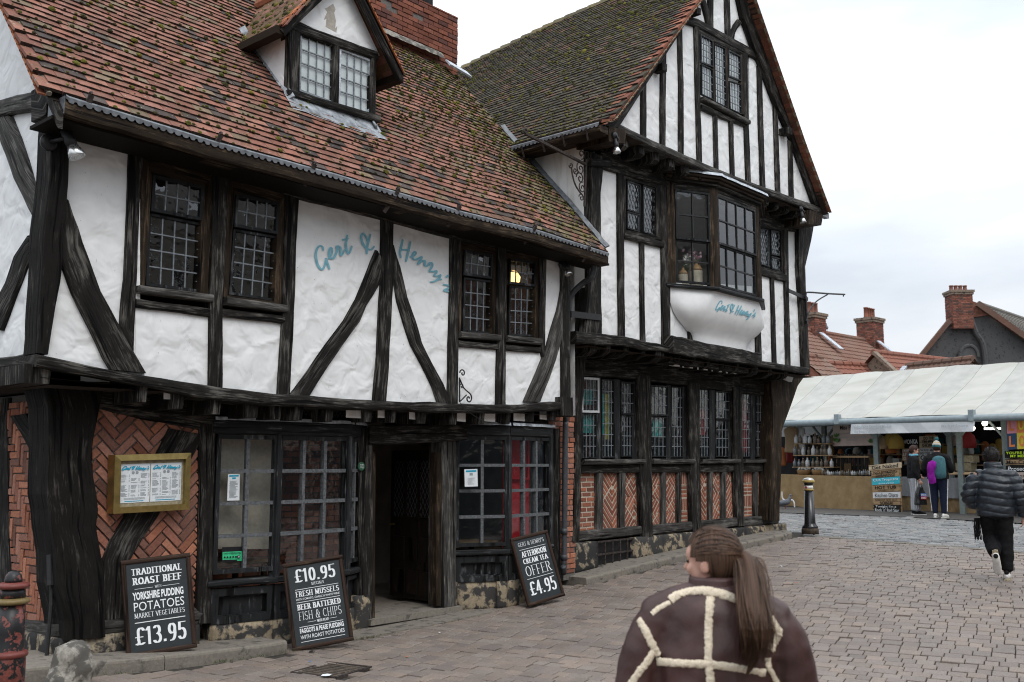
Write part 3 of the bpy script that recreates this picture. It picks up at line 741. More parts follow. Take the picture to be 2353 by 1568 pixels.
for q in ([(136, 274), (322, 340), (322, 700), (332, 868), (92, 820)], [(312, 700), (492, 724), (492, 892), (310, 868)], [(503, 724), (662, 742), (657, 910), (503, 894)],
   [(672, 448), (888, 503), (880, 926), (652, 910)], [(893, 505), (1052, 548), (1047, 932), (880, 926)],
   [(1043, 790), (1152, 800), (1152, 935), (1043, 932)], [(1153, 800), (1252, 810), (1252, 927), (1153, 935)], [(1248, 586), (1302, 597), (1304, 924), (1233, 927), (1245, 800)]):
 panel('plaster_panel', q, P8, NF, 'plaster', LB)
def tf(name, pairs, mat='timber', depth=.12, proud=0.0, jit=.007, mapf=T8): return timber(name, pairs, mapf, NF, depth, mat, LB, jit, proud)
tf('corner_post', [(119, 262, 160, 282), (112, 360, 154, 370), (100, 460, 149, 462), (93, 600, 140, 600), (86, 700, 124, 702), (77, 812, 107, 816)], 'timber_old', depth=.28, proud=.05, jit=.016)
tf('brace', [(122, 440, 160, 462), (138, 592, 190, 556), (167, 676, 232, 670), (207, 756, 277, 750), (240, 822, 313, 816), (258, 850, 336, 858)], proud=.012, jit=.012)
tf('stud', [(300, 318, 334, 330), (295, 460, 323, 462), (287, 640, 316, 642), (277, 752, 311, 754), (300, 815, 308, 815)])
tf('stud', [(495, 380, 528, 390), (491, 460, 524, 466), (483, 692, 513, 696), (482, 890, 512, 894)], proud=.01)
tf('stud', [(657, 430, 690, 440), (660, 492, 686, 498), (652, 710, 678, 714), (640, 907, 668, 911)])
tf('stud', [(878, 495, 906, 502), (876, 660, 904, 662), (866, 843, 895, 846), (859, 922, 889, 924)], proud=.006)
tf('brace', [(866, 574, 880, 600), (845, 626, 876, 650), (819, 686, 845, 702), (792, 737, 829, 738), (749, 793, 790, 792), (709, 853, 755, 842), (668, 909, 712, 913)])
tf('brace', [(900, 560, 907, 566), (905, 640, 922, 615), (914, 693, 938, 682), (929, 743, 957, 738), (945, 793, 972, 788), (969, 836, 995, 834), (995, 890, 1020, 882), (1008, 928, 1040, 930)])
tf('stud', [(1037, 540, 1061, 548), (1035, 693, 1057, 695), (1032, 793, 1055, 796), (1031, 928, 1054, 932)])
tf('stud', [(1146, 566, 1164, 572), (1144, 793, 1163, 796), (1142, 931, 1163, 934)], proud=.008)
tf('stud', [(1244, 582, 1258, 586), (1241, 793, 1254, 795), (1247, 820, 1252, 820)])
tf('post', [(1290, 590, 1310, 595), (1291, 760, 1310, 762), (1292, 925, 1311, 926)], proud=.015, depth=.2)
tf('brace', [(1290, 668, 1294, 680), (1282, 713, 1296, 750), (1267, 760, 1290, 790), (1255, 806, 1279, 826), (1236, 853, 1264, 870), (1205, 923, 1243, 924)], 'timber_grey', proud=.006)
tf('rail', [(314, 686, 314, 706), (484, 710, 483, 728)]); tf('rail', [(511, 708, 511, 728), (655, 726, 654, 745)])
tf('rail', [(1055, 783, 1055, 797), (1145, 791, 1145, 804)]); tf('rail', [(1162, 792, 1162, 805), (1243, 799, 1243, 812)])
tf('wall_plate', [(104, 190, 104, 264), (155, 210, 155, 283), (300, 258, 300, 334), (480, 320, 480, 390), (690, 395, 690, 458), (880, 450, 880, 506), (1040, 500, 1040, 549), (1200, 535, 1200, 579), (1312, 560, 1312, 598)], depth=.3, proud=.02)
BS = [(77, 815, 843), (160, 832, 856), (240, 850, 871), (333, 866, 891), (467, 887, 917), (600, 903, 931), (784, 917, 942), (865, 922, 942), (1037, 928, 950), (1166, 931, 950), (1299, 922, 942)]
tf('bressummer', [(u, a, u, b) for u, a, b in BS], depth=.34, proud=.06, jit=.012)
timber3('beam_end', [(onY(1291, 912, 8.42), onY(1318, 914, 8.42)), (onY(1292, 955, 8.42), onY(1318, 956, 8.42))], NF, .35, 'timber', LB, .008)
WIN = [  # outer casing, upper sash glass, lower sash glass, sill
 ([(328, 350), (497, 402), (488, 680), (316, 660)], [(356, 411), (460, 434), (456, 500), (352, 480)], [(345, 497), (456, 519), (451, 666), (339, 651)], [(318, 656, 318, 674), (487, 678, 487, 695)]),
 ([(524, 405), (662, 445), (656, 702), (514, 683)], [(546, 453), (634, 471), (631, 532), (542, 516)], [(539, 533), (632, 549), (624, 687), (530, 672)], [(518, 682, 518, 701), (658, 702, 658, 718)]),
 ([(1058, 552), (1148, 574), (1146, 775), (1055, 764)], [(1069, 580), (1127, 591), (1125, 636), (1066, 628)], [(1067, 643), (1126, 650), (1124, 764), (1065, 758)], [(1056, 762, 1056, 777), (1148, 770, 1148, 784)]),
 ([(1162, 577), (1246, 590), (1243, 779), (1162, 773)], [(1172, 600), (1226, 606), (1225, 654), (1171, 648)], [(1171, 661), (1224, 665), (1222, 770), (1170, 767)], [(1163, 771, 1163, 786), (1243, 779, 1243, 793)])]
for i, (o, a, b, s) in enumerate(WIN):
 pad = lambda q, d: [(q[0][0] - d, q[0][1] - d), (q[1][0] + d, q[1][1] - d), (q[2][0] + d, q[2][1] + d), (q[3][0] - d, q[3][1] + d)]
 inner = [pad(a, 6)[0], pad(a, 6)[1], pad(b, 6)[2], pad(b, 6)[3]]
 casing('window_casing', o, inner, PY(8.545), NF, .10, 'timber_brown', LB)
 sash(LB, a, PY(8.565), NF, 4, 2, .030, .012, 'joinery', 'came')
 sash(LB, b, PY(8.60), NF, 4, 4, .026, .012, 'joinery', 'came', ties=True)
 tf('window_sill', s, 'timber_grey', .12, .035, .004)
def room(parent, x0, x1, y0, y1, z0, z1, mat):
 vs = [(x0, y0, z0), (x1, y0, z0), (x1, y1, z0), (x0, y1, z0), (x0, y0, z1), (x1, y0, z1), (x1, y1, z1), (x0, y1, z1)]
 return mk('room_lining', vs, [[0, 1, 2, 3], [7, 6, 5, 4], [3, 2, 6, 7], [0, 3, 7, 4], [1, 5, 6, 2]], M[mat], parent)
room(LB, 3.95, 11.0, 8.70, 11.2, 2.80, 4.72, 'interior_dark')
M_LAMP = emit('lamp_glow', (1.0, 0.62, 0.22), 3.0)
def pendant(p, r, label):
 t = root('pendant_lamp', p, label, 'lamp'); mb = MB(); mb.lathe([(.02, r * 1.1), (r * .5, r), (r, r * .2), (r * .92, -r * .5), (r * .5, -r * .8), (.01, -r * .85)], p, 14); mb.build('lamp_shade', M_LAMP, t, True)
 MB().tube([Vector(p) + Vector((0, 0, r)), Vector(p) + Vector((0, 0, r + .5))], .006, 6).build('cord', M['black_iron'], t)
pendant(onY(1180, 640, 9.35), .10, 'glowing amber pendant lamp inside the upper window nearest the downpipe')
pendant(onY(362, 474, 10.3), .05, 'small warm lamp glowing inside the upper window nearest the corner post')
SP = PX(3.70); ST_ = PX(3.66)
mk('side_wall', [(3.70, 8.58, 2.70), (3.70, 14.5, 2.70), (3.70, 14.5, 5.0), (3.70, 11.5, 8.55), (3.70, 8.58, 5.35)], [[0, 1, 2, 3, 4]], M['plaster'], LB)
def ts(name, pairs, mat='timber', depth=.12, proud=0.0, jit=.01): return timber(name, pairs, ST_, NS, depth, mat, LB, jit, proud)
ts('tie_beam', [(-140, 262, -140, 300), (0, 232, 0, 268), (122, 204, 122, 245)], 'timber_grey', .2, .03)
ts('brace', [(-30, 235, 22, 268), (0, 330, 42, 318), (30, 410, 66, 392), (72, 500, 88, 470)], 'timber_grey')
ts('brace', [(62, 540, 70, 560), (30, 590, 66, 585), (8, 650, 42, 648), (-40, 740, 0, 760)], 'timber')
ts('side_bressummer', [(-140, 846, -140, 872), (0, 826, 0, 857), (77, 815, 77, 844)], 'timber', .3, .05)
mk('end_wall', [(11.15, 9.05, .3), (11.15, 14.5, .3), (11.15, 14.5, 5.0), (11.15, 11.4, 8.5), (11.15, 8.6, 5.35), (11.15, 8.6, 2.62), (11.15, 9.05, 2.62)], [[0, 1, 2, 3, 4, 5, 6]], M['plaster_stained'], LB)
mk('rear_roof', [(3.4, 11.42, 8.60), (11.25, 11.42, 8.60), (11.25, 14.9, 4.8), (3.4, 14.9, 4.8)], [[0, 1, 2, 3]], M['tile_tint'], LB, tint=[(.2, .1, .07)])
mk('rear_wall', [(3.7, 14.5, 0), (11.15, 14.5, 0), (11.15, 14.5, 5.1), (3.7, 14.5, 5.1)], [[0, 1, 2, 3]], M['plaster'], LB)
EX = [3.3, 3.6, 5.04, 6.58, 8.43, 9.82, 11.4]; EZ = [5.0, 5.0, 4.96, 4.95, 4.93, 4.95, 4.90]
P48 = math.radians(48)
def surfL(a, s):
 x = 3.42 + a; z0 = float(np.interp(x, EX, EZ)); w = .025 * noise.noise(Vector((x * .7, s * .7, 3)))
 pit = P48 - .10 * math.exp(-s / .5)
 return Vector((x, 8.10 + s * math.cos(P48), z0 + s * math.sin(P48) - .03 * math.exp(-s / .4) + w * min(1, s)))
DX0, DX1, DY = 6.40, 7.73, 9.03
def skipL(a, s):
 p = surfL(a, s); return DX0 + .12 < p.x < DX1 - .12 and DY + .1 < p.y < 10.2
def colL(a, s):
 p = surfL(a, s); r = rnd.random(); m = noise.noise(Vector((p.x * .8, s * .9, 1.0)))
 if r < .09 + .04 * (s < 1.2): return rnd.choice(TILE_DARK)
 c = rnd.choice(TILE_RED)
 if p.x > 8.4 and rnd.random() < .30 + m: c = tuple(x * y for x, y in zip(c, (.62, .75, .72)))
 if p.x > 10.3 and rnd.random() < .45: c = (.17, .14, .075)
 if rnd.random() < .10: c = (.20, .15, .10)
 return c
roofL = mk('roof', [surfL(a, s) - Vector((0, -.02, .02)) for s in np.linspace(-.02, 4.95, 12) for a in np.linspace(0, 7.86, 20)],
   [[j * 20 + i, j * 20 + i + 1, (j + 1) * 20 + i + 1, (j + 1) * 20 + i] for j in range(11) for i in range(19)], M['interior_dark'], LB)
tilesL = tile_roof(roofL, surfL, 40, 7.80, 47, .106, .198, 300, colL, skipL, .027)
ridge = MB()
for i in range(26):
 x = 3.45 + i * .30; ridge.lathe([(.12, 0), (.125, .29)], Vector((x, 11.42, 8.60)), 10, Matrix(((0, 0, 1), (1, 0, 0), (0, 1, 0))), (.24, .10, .07))
ridge.build('ridge_tiles', M['tile_tint'], roofL)
for i in range(48):
 s0, s1 = i * .10, i * .10 + .14; p = surfL(-.02, s0); q = surfL(-.02, s1); mb = MB()
 mb.bar(p + Vector((-.035, 0, -.02)), q + Vector((-.035, 0, -.028)), .07, .014, Vector((0, -math.sin(P48), math.cos(P48))))
 o = mb.build('verge_tile', M['brick_obj'], roofL); o.color = (.48, .17, .075, 1) if i % 5 else (.30, .12, .07, 1)
fil = MB(); fp = [surfL(.0, s) + Vector((.0 + .012 * noise.noise(Vector((s * 5, 0, 0))), 0, .012)) for s in np.linspace(-.02, 4.9, 60)]
fil.tube(fp, [.022 + .008 * noise.noise(Vector((i * .7, 2, 2))) for i in range(60)], 7); fil.build('mortar_fillet', M['peel_dark'], roofL)
bb = [(surfL(0, s) + Vector((.05, 0, -.05)), surfL(0, s) + Vector((.05, 0, -.21))) for s in np.linspace(-.1, 4.9, 9)]
timber3('barge_board', [(a, b) for a, b in bb], NS, .05, 'timber', LB, .006)
mp_ = []
for (a, s) in tilesL:
 p = surfL(a, s); dens = .26 + .55 * max(0, (p.x - 8.0) / 2.5) * (.3 + min(1, s / 3)) + .25 * max(0, noise.noise(Vector((p.x, s, 9))))
 for k in range(3):
  if rnd.random() < dens: mp_.append((surfL(a + rnd.uniform(-.08, .08), s + rnd.uniform(0, .03)) + Vector((0, -.042, .042)), (0, -.7, .7)))
moss_clumps('moss', mp_, roofL, .008, .024)
GP = [(150, 222), (157, 226), (317, 274), (494, 329), (657, 373), (785, 408), (922, 448), (1062, 489), (1232, 531), (1397, 584)]
gpts = [onY(u, v, 8.03) for u, v in GP]
gut = timber3('gutter_board', [(p + Vector((0, 0, -.015)), p + Vector((0, 0, -.155))) for p in gpts], NF, .20, 'timber_brown', LB, .006)
scallop('lead_edging', [p + Vector((0, -.012, .012)) for p in gpts], NF, gut, mat='lead', period=.075, lobe=.014, h=.048)
mb = MB()
for k, p in enumerate((gpts[0], gpts[-1])): mb.bar(p + Vector((-.002 if k == 0 else .002, 0, -.07)), p + Vector((-.002 if k == 0 else .002, .3, -.06)), .15, .008, (1, 0, 0))
mb.build('lead_end', M['lead'], gut)
mb = MB(); mb.bar((3.45, 8.30, 4.78), (11.3, 8.30, 4.74), .03, .42, (0, -1, 0)); mb.build('soffit_board', M['timber_brown'], LB)
for (a, b) in (((210, 226), (187, 284)), ((509, 317), (477, 364)), ((724, 384), (699, 428)), ((917, 442), (882, 488)), ((1058, 479), (1028, 520)), ((1232, 527), (1203, 560)), ((1356, 574), (1338, 602))):
 p = onY(*a, 7.99); q = onY(*b, 8.10); mb = MB(); mb.bar(p + Vector((0, 0, .03)), q, .045, .014, NF)
 c = p + Vector((0, .02, .03)); mb.tube([c + Vector((0, .028 * math.cos(t), .028 * math.sin(t))) for t in np.linspace(math.pi, -1.8, 9)], .010, 6)
 mb.build('gutter_bracket', M['rust_iron'], gut)
dp = MB(); A_ = onY(1367, 600, 8.22)
dp.tube(catmull([A_, A_ + Vector((-.01, .05, -.22)), onY(1338, 652, 8.45), onY(1312, 680, 8.60), onY(1306, 720, 8.64), onY(1300, 900, 8.72), onY(1300, 960, 8.84), onY(1299, 1000, 8.86), onY(1296, 1290, 8.86), onY(1294, 1302, 8.82)], 5), .042, 10)
dp.tube([A_ + Vector((0, 0, .02)), A_ + Vector((0, 0, -.06))], .055, 10)
for v in (1215, 1275): dp.tube([onY(1296, v, 8.86), onY(1296, v + 12, 8.86)], .052, 10)
dp.build('downpipe', M['pipe'], LB, True)
plain('lead_mid', (0.27, 0.29, 0.31), 0.65, 0.4, 0.1, 0.55, 12, 0.4)
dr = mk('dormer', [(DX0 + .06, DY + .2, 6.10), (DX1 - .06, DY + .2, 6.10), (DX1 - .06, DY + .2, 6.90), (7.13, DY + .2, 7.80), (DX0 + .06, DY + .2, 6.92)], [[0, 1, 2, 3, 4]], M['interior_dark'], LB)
DP = PY(DY); dn = NF
panel('gable_plaster', [(664, 38), (712, -62 + 62), (757, -62), (812, 0), (872, 128), (760, 86)], DP, NF, 'plaster', dr, .04)
def dtim(name, pairs, mat='timber', depth=.12, proud=.02): return timber(name, pairs, DP, NF, depth, mat, dr, .004, proud)
dtim('post', [(661, 46, 690, 56), (659, 214, 688, 222)], depth=.14); dtim('post', [(851, 118, 864, 126), (849, 268, 862, 274)], depth=.14)
dtim('mullion', [(766, 92, 780, 98), (763, 236, 778, 244)]); dtim('head', [(662, 46, 662, 70), (866, 120, 866, 140)], proud=.028)
dtim('sill', [(656, 208, 656, 222), (866, 268, 866, 284)], proud=.07)
sash(dr, [(692, 82), (764, 108), (762, 234), (689, 207)], PY(DY + .03), NF, 4, 4, .022, .012, 'came', 'came', 'glass_clear')
sash(dr, [(782, 117), (847, 142), (845, 261), (779, 241)], PY(DY + .03), NF, 4, 4, .028, .012, 'lead_light', 'came', 'glass_clear')
mk('bright_backing', [onY(684, 66, DY + .05), onY(860, 132, DY + .05), onY(860, 275, DY + .05), onY(680, 216, DY + .05)], [[0, 1, 2, 3]], M['bright_backing'], dr)  # white sheet added so the dormer panes look sky-bright
pk = [(760, 12), (766, 9), (771, 22), (768, 30), (772, 48), (770, 66), (775, 60), (773, 76), (766, 72), (755, 66), (748, 62), (750, 44), (744, 46), (748, 36), (752, 28), (746, 20), (752, 18)]
mk('peeled_patch', [onY(u, v, DY - .004) for u, v in pk], [list(range(len(pk)))], M['peel'], dr)
def cheek(x, sgn):
 z1 = 6.90; pts = [Vector((x, DY + .05, 6.12)), Vector((x, DY + .05, z1)), Vector((x, DY + 1.0, z1 + .04)), Vector((x, DY + .9, 6.98))]
 mk('cheek', [Vector((x, DY + .04, 6.05)), Vector((x, DY + .04, 6.95)), Vector((x, 10.25, 6.97)), Vector((x, 9.95, 6.95))], [[0, 1, 2, 3]], M['plaster'], dr)
 fl = MB(); n_ = 14; pp = []
 for i in range(n_):
  y = DY - .05 + i * .08; s = (y - 8.10) / math.cos(P48); pp.append(surfL(x - 3.42 - .02 * sgn, s) + Vector((0, -.04, .075 + .012 * noise.noise(Vector((y * 9, x, 0))))))
 for i in range(n_ - 1): fl.bar(pp[i], pp[i + 1], .08 + .02 * noise.noise(Vector((i * 1.7, 0, 0))), .02, Vector((sgn * .8, -.5, .5)))
 fl.build('flashing', M['lead_mid'], dr)
cheek(DX0 + .02, -1); cheek(DX1 - .02, 1)
ap = MB(); rows_ = []
for k, (off, lift) in enumerate(((.0, .15), (-.03, .10), (-.10, .085), (-.20, .08))):
 rows_.append([surfL(x - 3.42, (DY + off - 8.10) / math.cos(P48)) + Vector((0, 0, lift + (.012 * noise.noise(Vector((x * 6, k, 0)))) + (0 if k < 3 else .0))) + Vector((0, (.03 * noise.noise(Vector((x * 5, 4, 4))) if k == 3 else 0), 0)) for x in np.linspace(DX0 - .02, DX1 + .04, 26)])
V = [p for r in rows_ for p in r]; ap.add(V, [[r * 26 + i, r * 26 + i + 1, (r + 1) * 26 + i + 1, (r + 1) * 26 + i] for r in range(3) for i in range(25)]); ap.build('lead_apron', M['lead_mid'], dr, True)
DAP = Vector((7.13, 0, 7.90)); DPIT = math.radians(51)
def dslope(sgn):
 ex = DAP.x + sgn * .92 ; L_ = .92 / math.cos(DPIT)
 def surf(a, s):     # a: depth into roof, s up the slope from eave
  y = DY - .17 + (a if sgn < 0 else (1.75 - a))
  return Vector((ex - sgn * s * math.cos(DPIT), y, DAP.z - .92 * math.tan(DPIT) + s * math.sin(DPIT)))
 base = mk('dormer_roof', [surf(0, 0) - Vector((0, 0, .015)), surf(1.75, 0) - Vector((0, 0, .015)), surf(1.75, L_) - Vector((0, 0, .015)), surf(0, L_) - Vector((0, 0, .015))], [[0, 1, 2, 3]], M['timber_brown'], LB)
 rest = MB(); me_v, me_f = tilevf(.164, .19, .013)
 for c in range(int(L_ / .10)):
  for i in range(10):
   a = i * .168 + (c % 2) * .084; p = surf(a, c * .1); q = surf(a, c * .1 + .1); r_ = surf(a + .1, c * .1)
   y_ = (q - p).normalized(); x_ = (r_ - p).normalized(); z_ = x_.cross(y_); tl = .08; y2 = (y_ * math.cos(tl) - z_ * math.sin(tl)); z2 = x_.cross(y2)
   Rm = Matrix((x_, y2, z2)).transposed(); cc = (.16, .10, .055) if rnd.random() < .6 else rnd.choice(TILE_RED)
   o = mk('tile', [Rm @ Vector(k) + p + z_ * .016 for k in me_v], me_f, M['tile_obj'], base); o.color = (*cc, 1)
 for i in range(int(L_ / .1)):
  p = surf(0 if sgn < 0 else 1.75, i * .1); q = surf(0 if sgn < 0 else 1.75, i * .1 + .13); mb = MB()
  mb.bar(p + Vector((0, .03, .004)), q + Vector((0, .03, .0)), .10, .014, Vector((sgn * math.sin(DPIT), 0, math.cos(DPIT))))
  o = mb.build('verge_tile', M['brick_obj'], base); o.color = (.52, .18, .075, 1) if i % 4 else (.34, .14, .08, 1)
 a_, b_ = surf(0 if sgn < 0 else 1.75, -.04), surf(0 if sgn < 0 else 1.75, L_ - .02)
 dnv = Vector((-sgn * math.sin(DPIT), 0, -math.cos(DPIT)))
 timber3('barge_board', [(a_ + dnv * .025, a_ + dnv * .115), (b_ + dnv * .025, b_ + dnv * .13)], NF, .06, 'timber', base, .004)
 mb = MB(); p0 = surf(0, .03); p1 = surf(1.7, .03); mb.bar(p0 + Vector((0, .02 if sgn < 0 else 0, -.07)), p1 + Vector((0, 0, -.07)), .12, .09, (0, 0, 1)); mb.build('eaves_board', M['timber_brown'], base)
 return surf
sl = dslope(-1); dslope(1)
mb = MB()
for i in range(6): mb.lathe([(.085, 0), (.09, .29)], Vector((DAP.x, DY - .17 + i * .3, DAP.z - .02)), 10, Matrix(((1, 0, 0), (0, 0, 1), (0, -1, 0))), (.34, .13, .07))
mb.build('ridge_tiles', M['tile_tint'], dr)
moss_clumps('moss', [(sl(rnd.uniform(0, 1.5), rnd.uniform(0, 1.0) ** 1.5) + Vector((-.02, 0, .025)), (-.7, 0, .6)) for i in range(150)], dr, .010, .028)
ck = MB(); ck.box(((9.30 + 11.37) / 2, 11.62, 8.6), ((11.37 - 9.30) / 2 - .012, .41, .80)); ck.box((9.9, 11.62, 9.9), (.58, .39, .6)); ch = ck.build('chimney', M['mortar_grey'], LB)
CB = [(.23, .085, .055), (.20, .075, .05), (.26, .10, .065), (.17, .07, .052), (.13, .06, .05)]
def ch_bricks(x0, x1, z0, z1, Yf, rest, hole=None):
 cells = brick_cells([(x0, z0), (x1, z0), (x1, z1), (x0, z1)], 0, .225, .078, .010, .5)
 if hole: cells = [c for c in cells if not any(h[0] < sum(p[0] for p in c) / len(c) < h[1] and h[2] < sum(p[1] for p in c) / len(c) < h[3] for h in hole)]
 lay_bricks(cells, lambda a, b: Vector((a, Yf, b)), NF, .018, None, False, CB, rest=rest)
rs = MB(); ch_bricks(9.30, 11.37, 8.0, 9.39, 11.205, rs, [(9.75, 9.92, 9.0, 9.12), (10.3, 10.48, 9.02, 9.15)]); ch_bricks(9.32, 10.48, 9.40, 10.5, 11.225, rs)
cells = brick_cells([(11.2, 8.0), (12.03, 8.0), (12.03, 9.39), (11.2, 9.39)], 0, .225, .078, .010, .5); lay_bricks(cells, lambda a, b: Vector((11.36, a, b)), (1, 0, 0), .018, None, False, CB, rest=rs)
o = rs.build('brickwork', M['brick_tint'], ch); o['kind'] = 'stuff'
mb = MB(); mb.lathe([(.13, 9.3), (.13, 10.6)], (10.95, 11.55, 0), 18); mb.build('flue_pipe', M['pipe'], ch, True)
fl = MB(); n_ = 18
fl.add([Vector((9.35 + 1.6 * i / n_, 11.17 - o_ * (.9 + .3 * noise.noise(Vector((i * .9, 0, 0)))), 8.60 - .2 * (i / n_) * 0 - z_ + .015 * noise.noise(Vector((i * 1.3, 3, 0))))) for i in range(n_ + 1) for o_, z_ in ((0, -.04), (.05, .0), (.12, .10))],
  [[i * 3 + j, i * 3 + j + 1, (i + 1) * 3 + j + 1, (i + 1) * 3 + j] for i in range(n_) for j in range(2)]); fl.build('mortar_flaunching', M['stump'], ch, True)
mb = MB(); mb.bar((10.95, 11.0, 8.42), (11.45, 11.0, 8.36), .18, .03, (0, -.7, .7)); mb.build('flashing', M['lead_light'], ch)
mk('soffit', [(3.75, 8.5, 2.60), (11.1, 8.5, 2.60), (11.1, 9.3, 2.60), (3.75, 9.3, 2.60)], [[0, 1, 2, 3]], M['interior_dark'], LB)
for i, u in enumerate([90, 330, 415, 500, 585, 640, 690, 760, 850, 905, 975, 1045, 1110, 1170, 1225, 1275]):
 vb = float(np.interp(u, [b[0] for b in BS], [b[2] for b in BS])); p = onY(u, vb + 2, 8.50); w = .11 if u > 100 else .24; h = .125
 timber3('joist', [(p + Vector((-w / 2, 0, .03)), p + Vector((w / 2, 0, .03))), (p + Vector((-w / 2 * .9, .02, -h)), p + Vector((w / 2 * .9, .02, -h)))], NF, .62, 'timber', LB, .010, step=.05)
for (a, b) in ((185, 253), (376, 412), (795, 840), (868, 905), (940, 968), (1050, 1070), (1108, 1138), (1180, 1215), (1240, 1262)):
 va = float(np.interp(a, [q[0] for q in BS], [q[2] for q in BS])); h = 22 if a > 300 else 20
 mk('joist_infill', [onY(a, va - 4, 8.60), onY(b, va - 2, 8.60), onY(b, va + h - 2, 8.60), onY(a, va + h - 4, 8.60)], [[0, 1, 2, 3]], M['plaster_stained'], LB)
def tl_(name, pairs, mat='timber', depth=.16, proud=0.0, jit=.008, mapf=LW): return timber(name, pairs, mapf, NF, depth, mat, LB, jit, proud)
tl_('corner_post', [(86, 880, 228, 900), (96, 935, 216, 945), (99, 1002, 208, 1010), (101, 1100, 209, 1100), (104, 1209, 218, 1209), (118, 1271, 224, 1271), (128, 1380, 228, 1380), (136, 1470, 233, 1462)], 'timber_old', depth=.42, proud=.10, jit=.03)
SW = PX(4.25)
sidep = mk('brick_panel', [(4.25, 9.0, .0), (4.25, 14.5, .0), (4.25, 14.5, 2.62), (4.25, 9.0, 2.62)], [[0, 1, 2, 3]], M['mortar_grey'], LB)
cells = herring_cells([(9.1, .42), (10.55, .42), (10.55, 2.55), (9.1, 2.55)], 0, .072, 3, .012, (9.1, .4))
lay_bricks(cells, lambda a, b: Vector((4.25, a, b)), NS, .022, sidep)
rs = MB(); lay_bricks(herring_cells([(10.75, .42), (14.5, .42), (14.5, 2.55), (10.75, 2.55)], 0, .072, 3, .012, (9.1, .4)), lambda a, b: Vector((4.25, a, b)), NS, .022, None, False, rest=rs); o = rs.build('brick_infill', M['brick_tint'], sidep); o['kind'] = 'stuff'
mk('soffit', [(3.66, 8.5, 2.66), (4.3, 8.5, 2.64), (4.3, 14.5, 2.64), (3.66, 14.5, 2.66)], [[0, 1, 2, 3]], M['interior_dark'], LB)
def side_t(name, y0, z0, y1, z1, w, mat='timber', x=3.66):
 d = Vector((0, y1 - y0, z1 - z0)).normalized(); s = Vector((0, -d.z, d.y)) * (w / 2); a, b = Vector((x, y0, z0)), Vector((x, y1, z1)); timber3(name, [(a + s, a - s), (b + s, b - s)], NS, .12, mat, LB, .01)
side_t('side_bressummer', 9.7, 2.72, 14.5, 2.70, .17); side_t('tie_beam', 10.0, 4.98, 14.4, 5.0, .22, 'timber_grey')
for y in (10.6, 12.2, 13.6): side_t('stud', y, 2.8, y, 4.9, .16); side_t('stud', y, .3, y, 2.6, .18, x=4.22); side_t('stud', y - .3, 5.1, y - .3, 5.6 if y > 13 else 6.8, .15)
side_t('brace', 13.3, 2.85, 12.4, 4.6, .16); side_t('brace', 10.9, 2.85, 11.8, 4.6, .16)
timber('stud', [(-12, 955, 16, 955), (-10, 1470, 26, 1470)], PX(4.22), NS, .15, 'timber', LB)
timber('brace', [(22, 958, 60, 950), (48, 1000, 78, 985), (80, 1060, 104, 1040), (96, 1150, 112, 1150)], PX(4.20), NS, .12, 'timber', LB, .01)
timber('sill_beam', [(-20, 1420, -20, 1462), (135, 1432, 135, 1466)], PX(4.17), NS, .2, 'timber_grey', LB, .006)
pt = lambda t: Vector((4.14, 10.6 - 1.62 * t, .40)); pb = lambda t: Vector((4.14, 10.6 - 1.62 * t, .12)); stone_blocks(LB, pt, pb, NS, .3, 'stone_black', [.5, .35])
mb = MB(); mb.tube([onX(118, 1270, 4.1), onX(118, 1390, 4.1), onX(106, 1520, 4.08)], .018, 8); mb.tube([onX(117, 1275, 4.08), onX(118, 1345, 4.08)], .04, 6); mb.build('conduit', M['black_iron'], LB)
pn = panel('brick_panel', [(205, 915), (470, 975), (462, 1430), (226, 1450)], PY(9.02), NF, 'mortar_grey', LB, .05)
pa = [onY(*q, 9.02) for q in ((205, 915), (470, 975), (462, 1430), (226, 1450))]
cells = herring_cells([(p.x, p.z) for p in pa], math.radians(45), .082, 3, .015, (5.0, 1.4))
lay_bricks(cells, lambda a, b: Vector((a, 9.02, b)), NF, .020, pn)
tl_('brace', [(388, 985, 470, 1000), (330, 1090, 412, 1098), (281, 1192, 362, 1186), (248, 1245, 326, 1240), (232, 1290, 300, 1285), (228, 1430, 282, 1430)], 'timber', .08, .02, .012)
tl_('sill_beam', [(228, 1424, 228, 1462), (462, 1396, 462, 1436)], 'timber_grey', .14, .03)
tl_('post', [(456, 975, 494, 975), (453, 1200, 488, 1200), (446, 1432, 484, 1432)], 'timber', .2, .03)
tl_('header_beam', [(205, 890, 205, 935), (330, 905, 330, 965), (460, 925, 460, 990), (840, 945, 840, 985)], 'timber', .2, .02)
q0, q1 = onY(140, 1470, 8.93), onY(462, 1436, 8.93)
stone_blocks(LB, lambda t: q0.lerp(q1, t), lambda t: Vector((q0.x + (q1.x - q0.x) * t, 8.90, gz(q0.x + (q1.x - q0.x) * t, 8.9) + .06)), NF, .25, 'stone_black', [.7, .55])
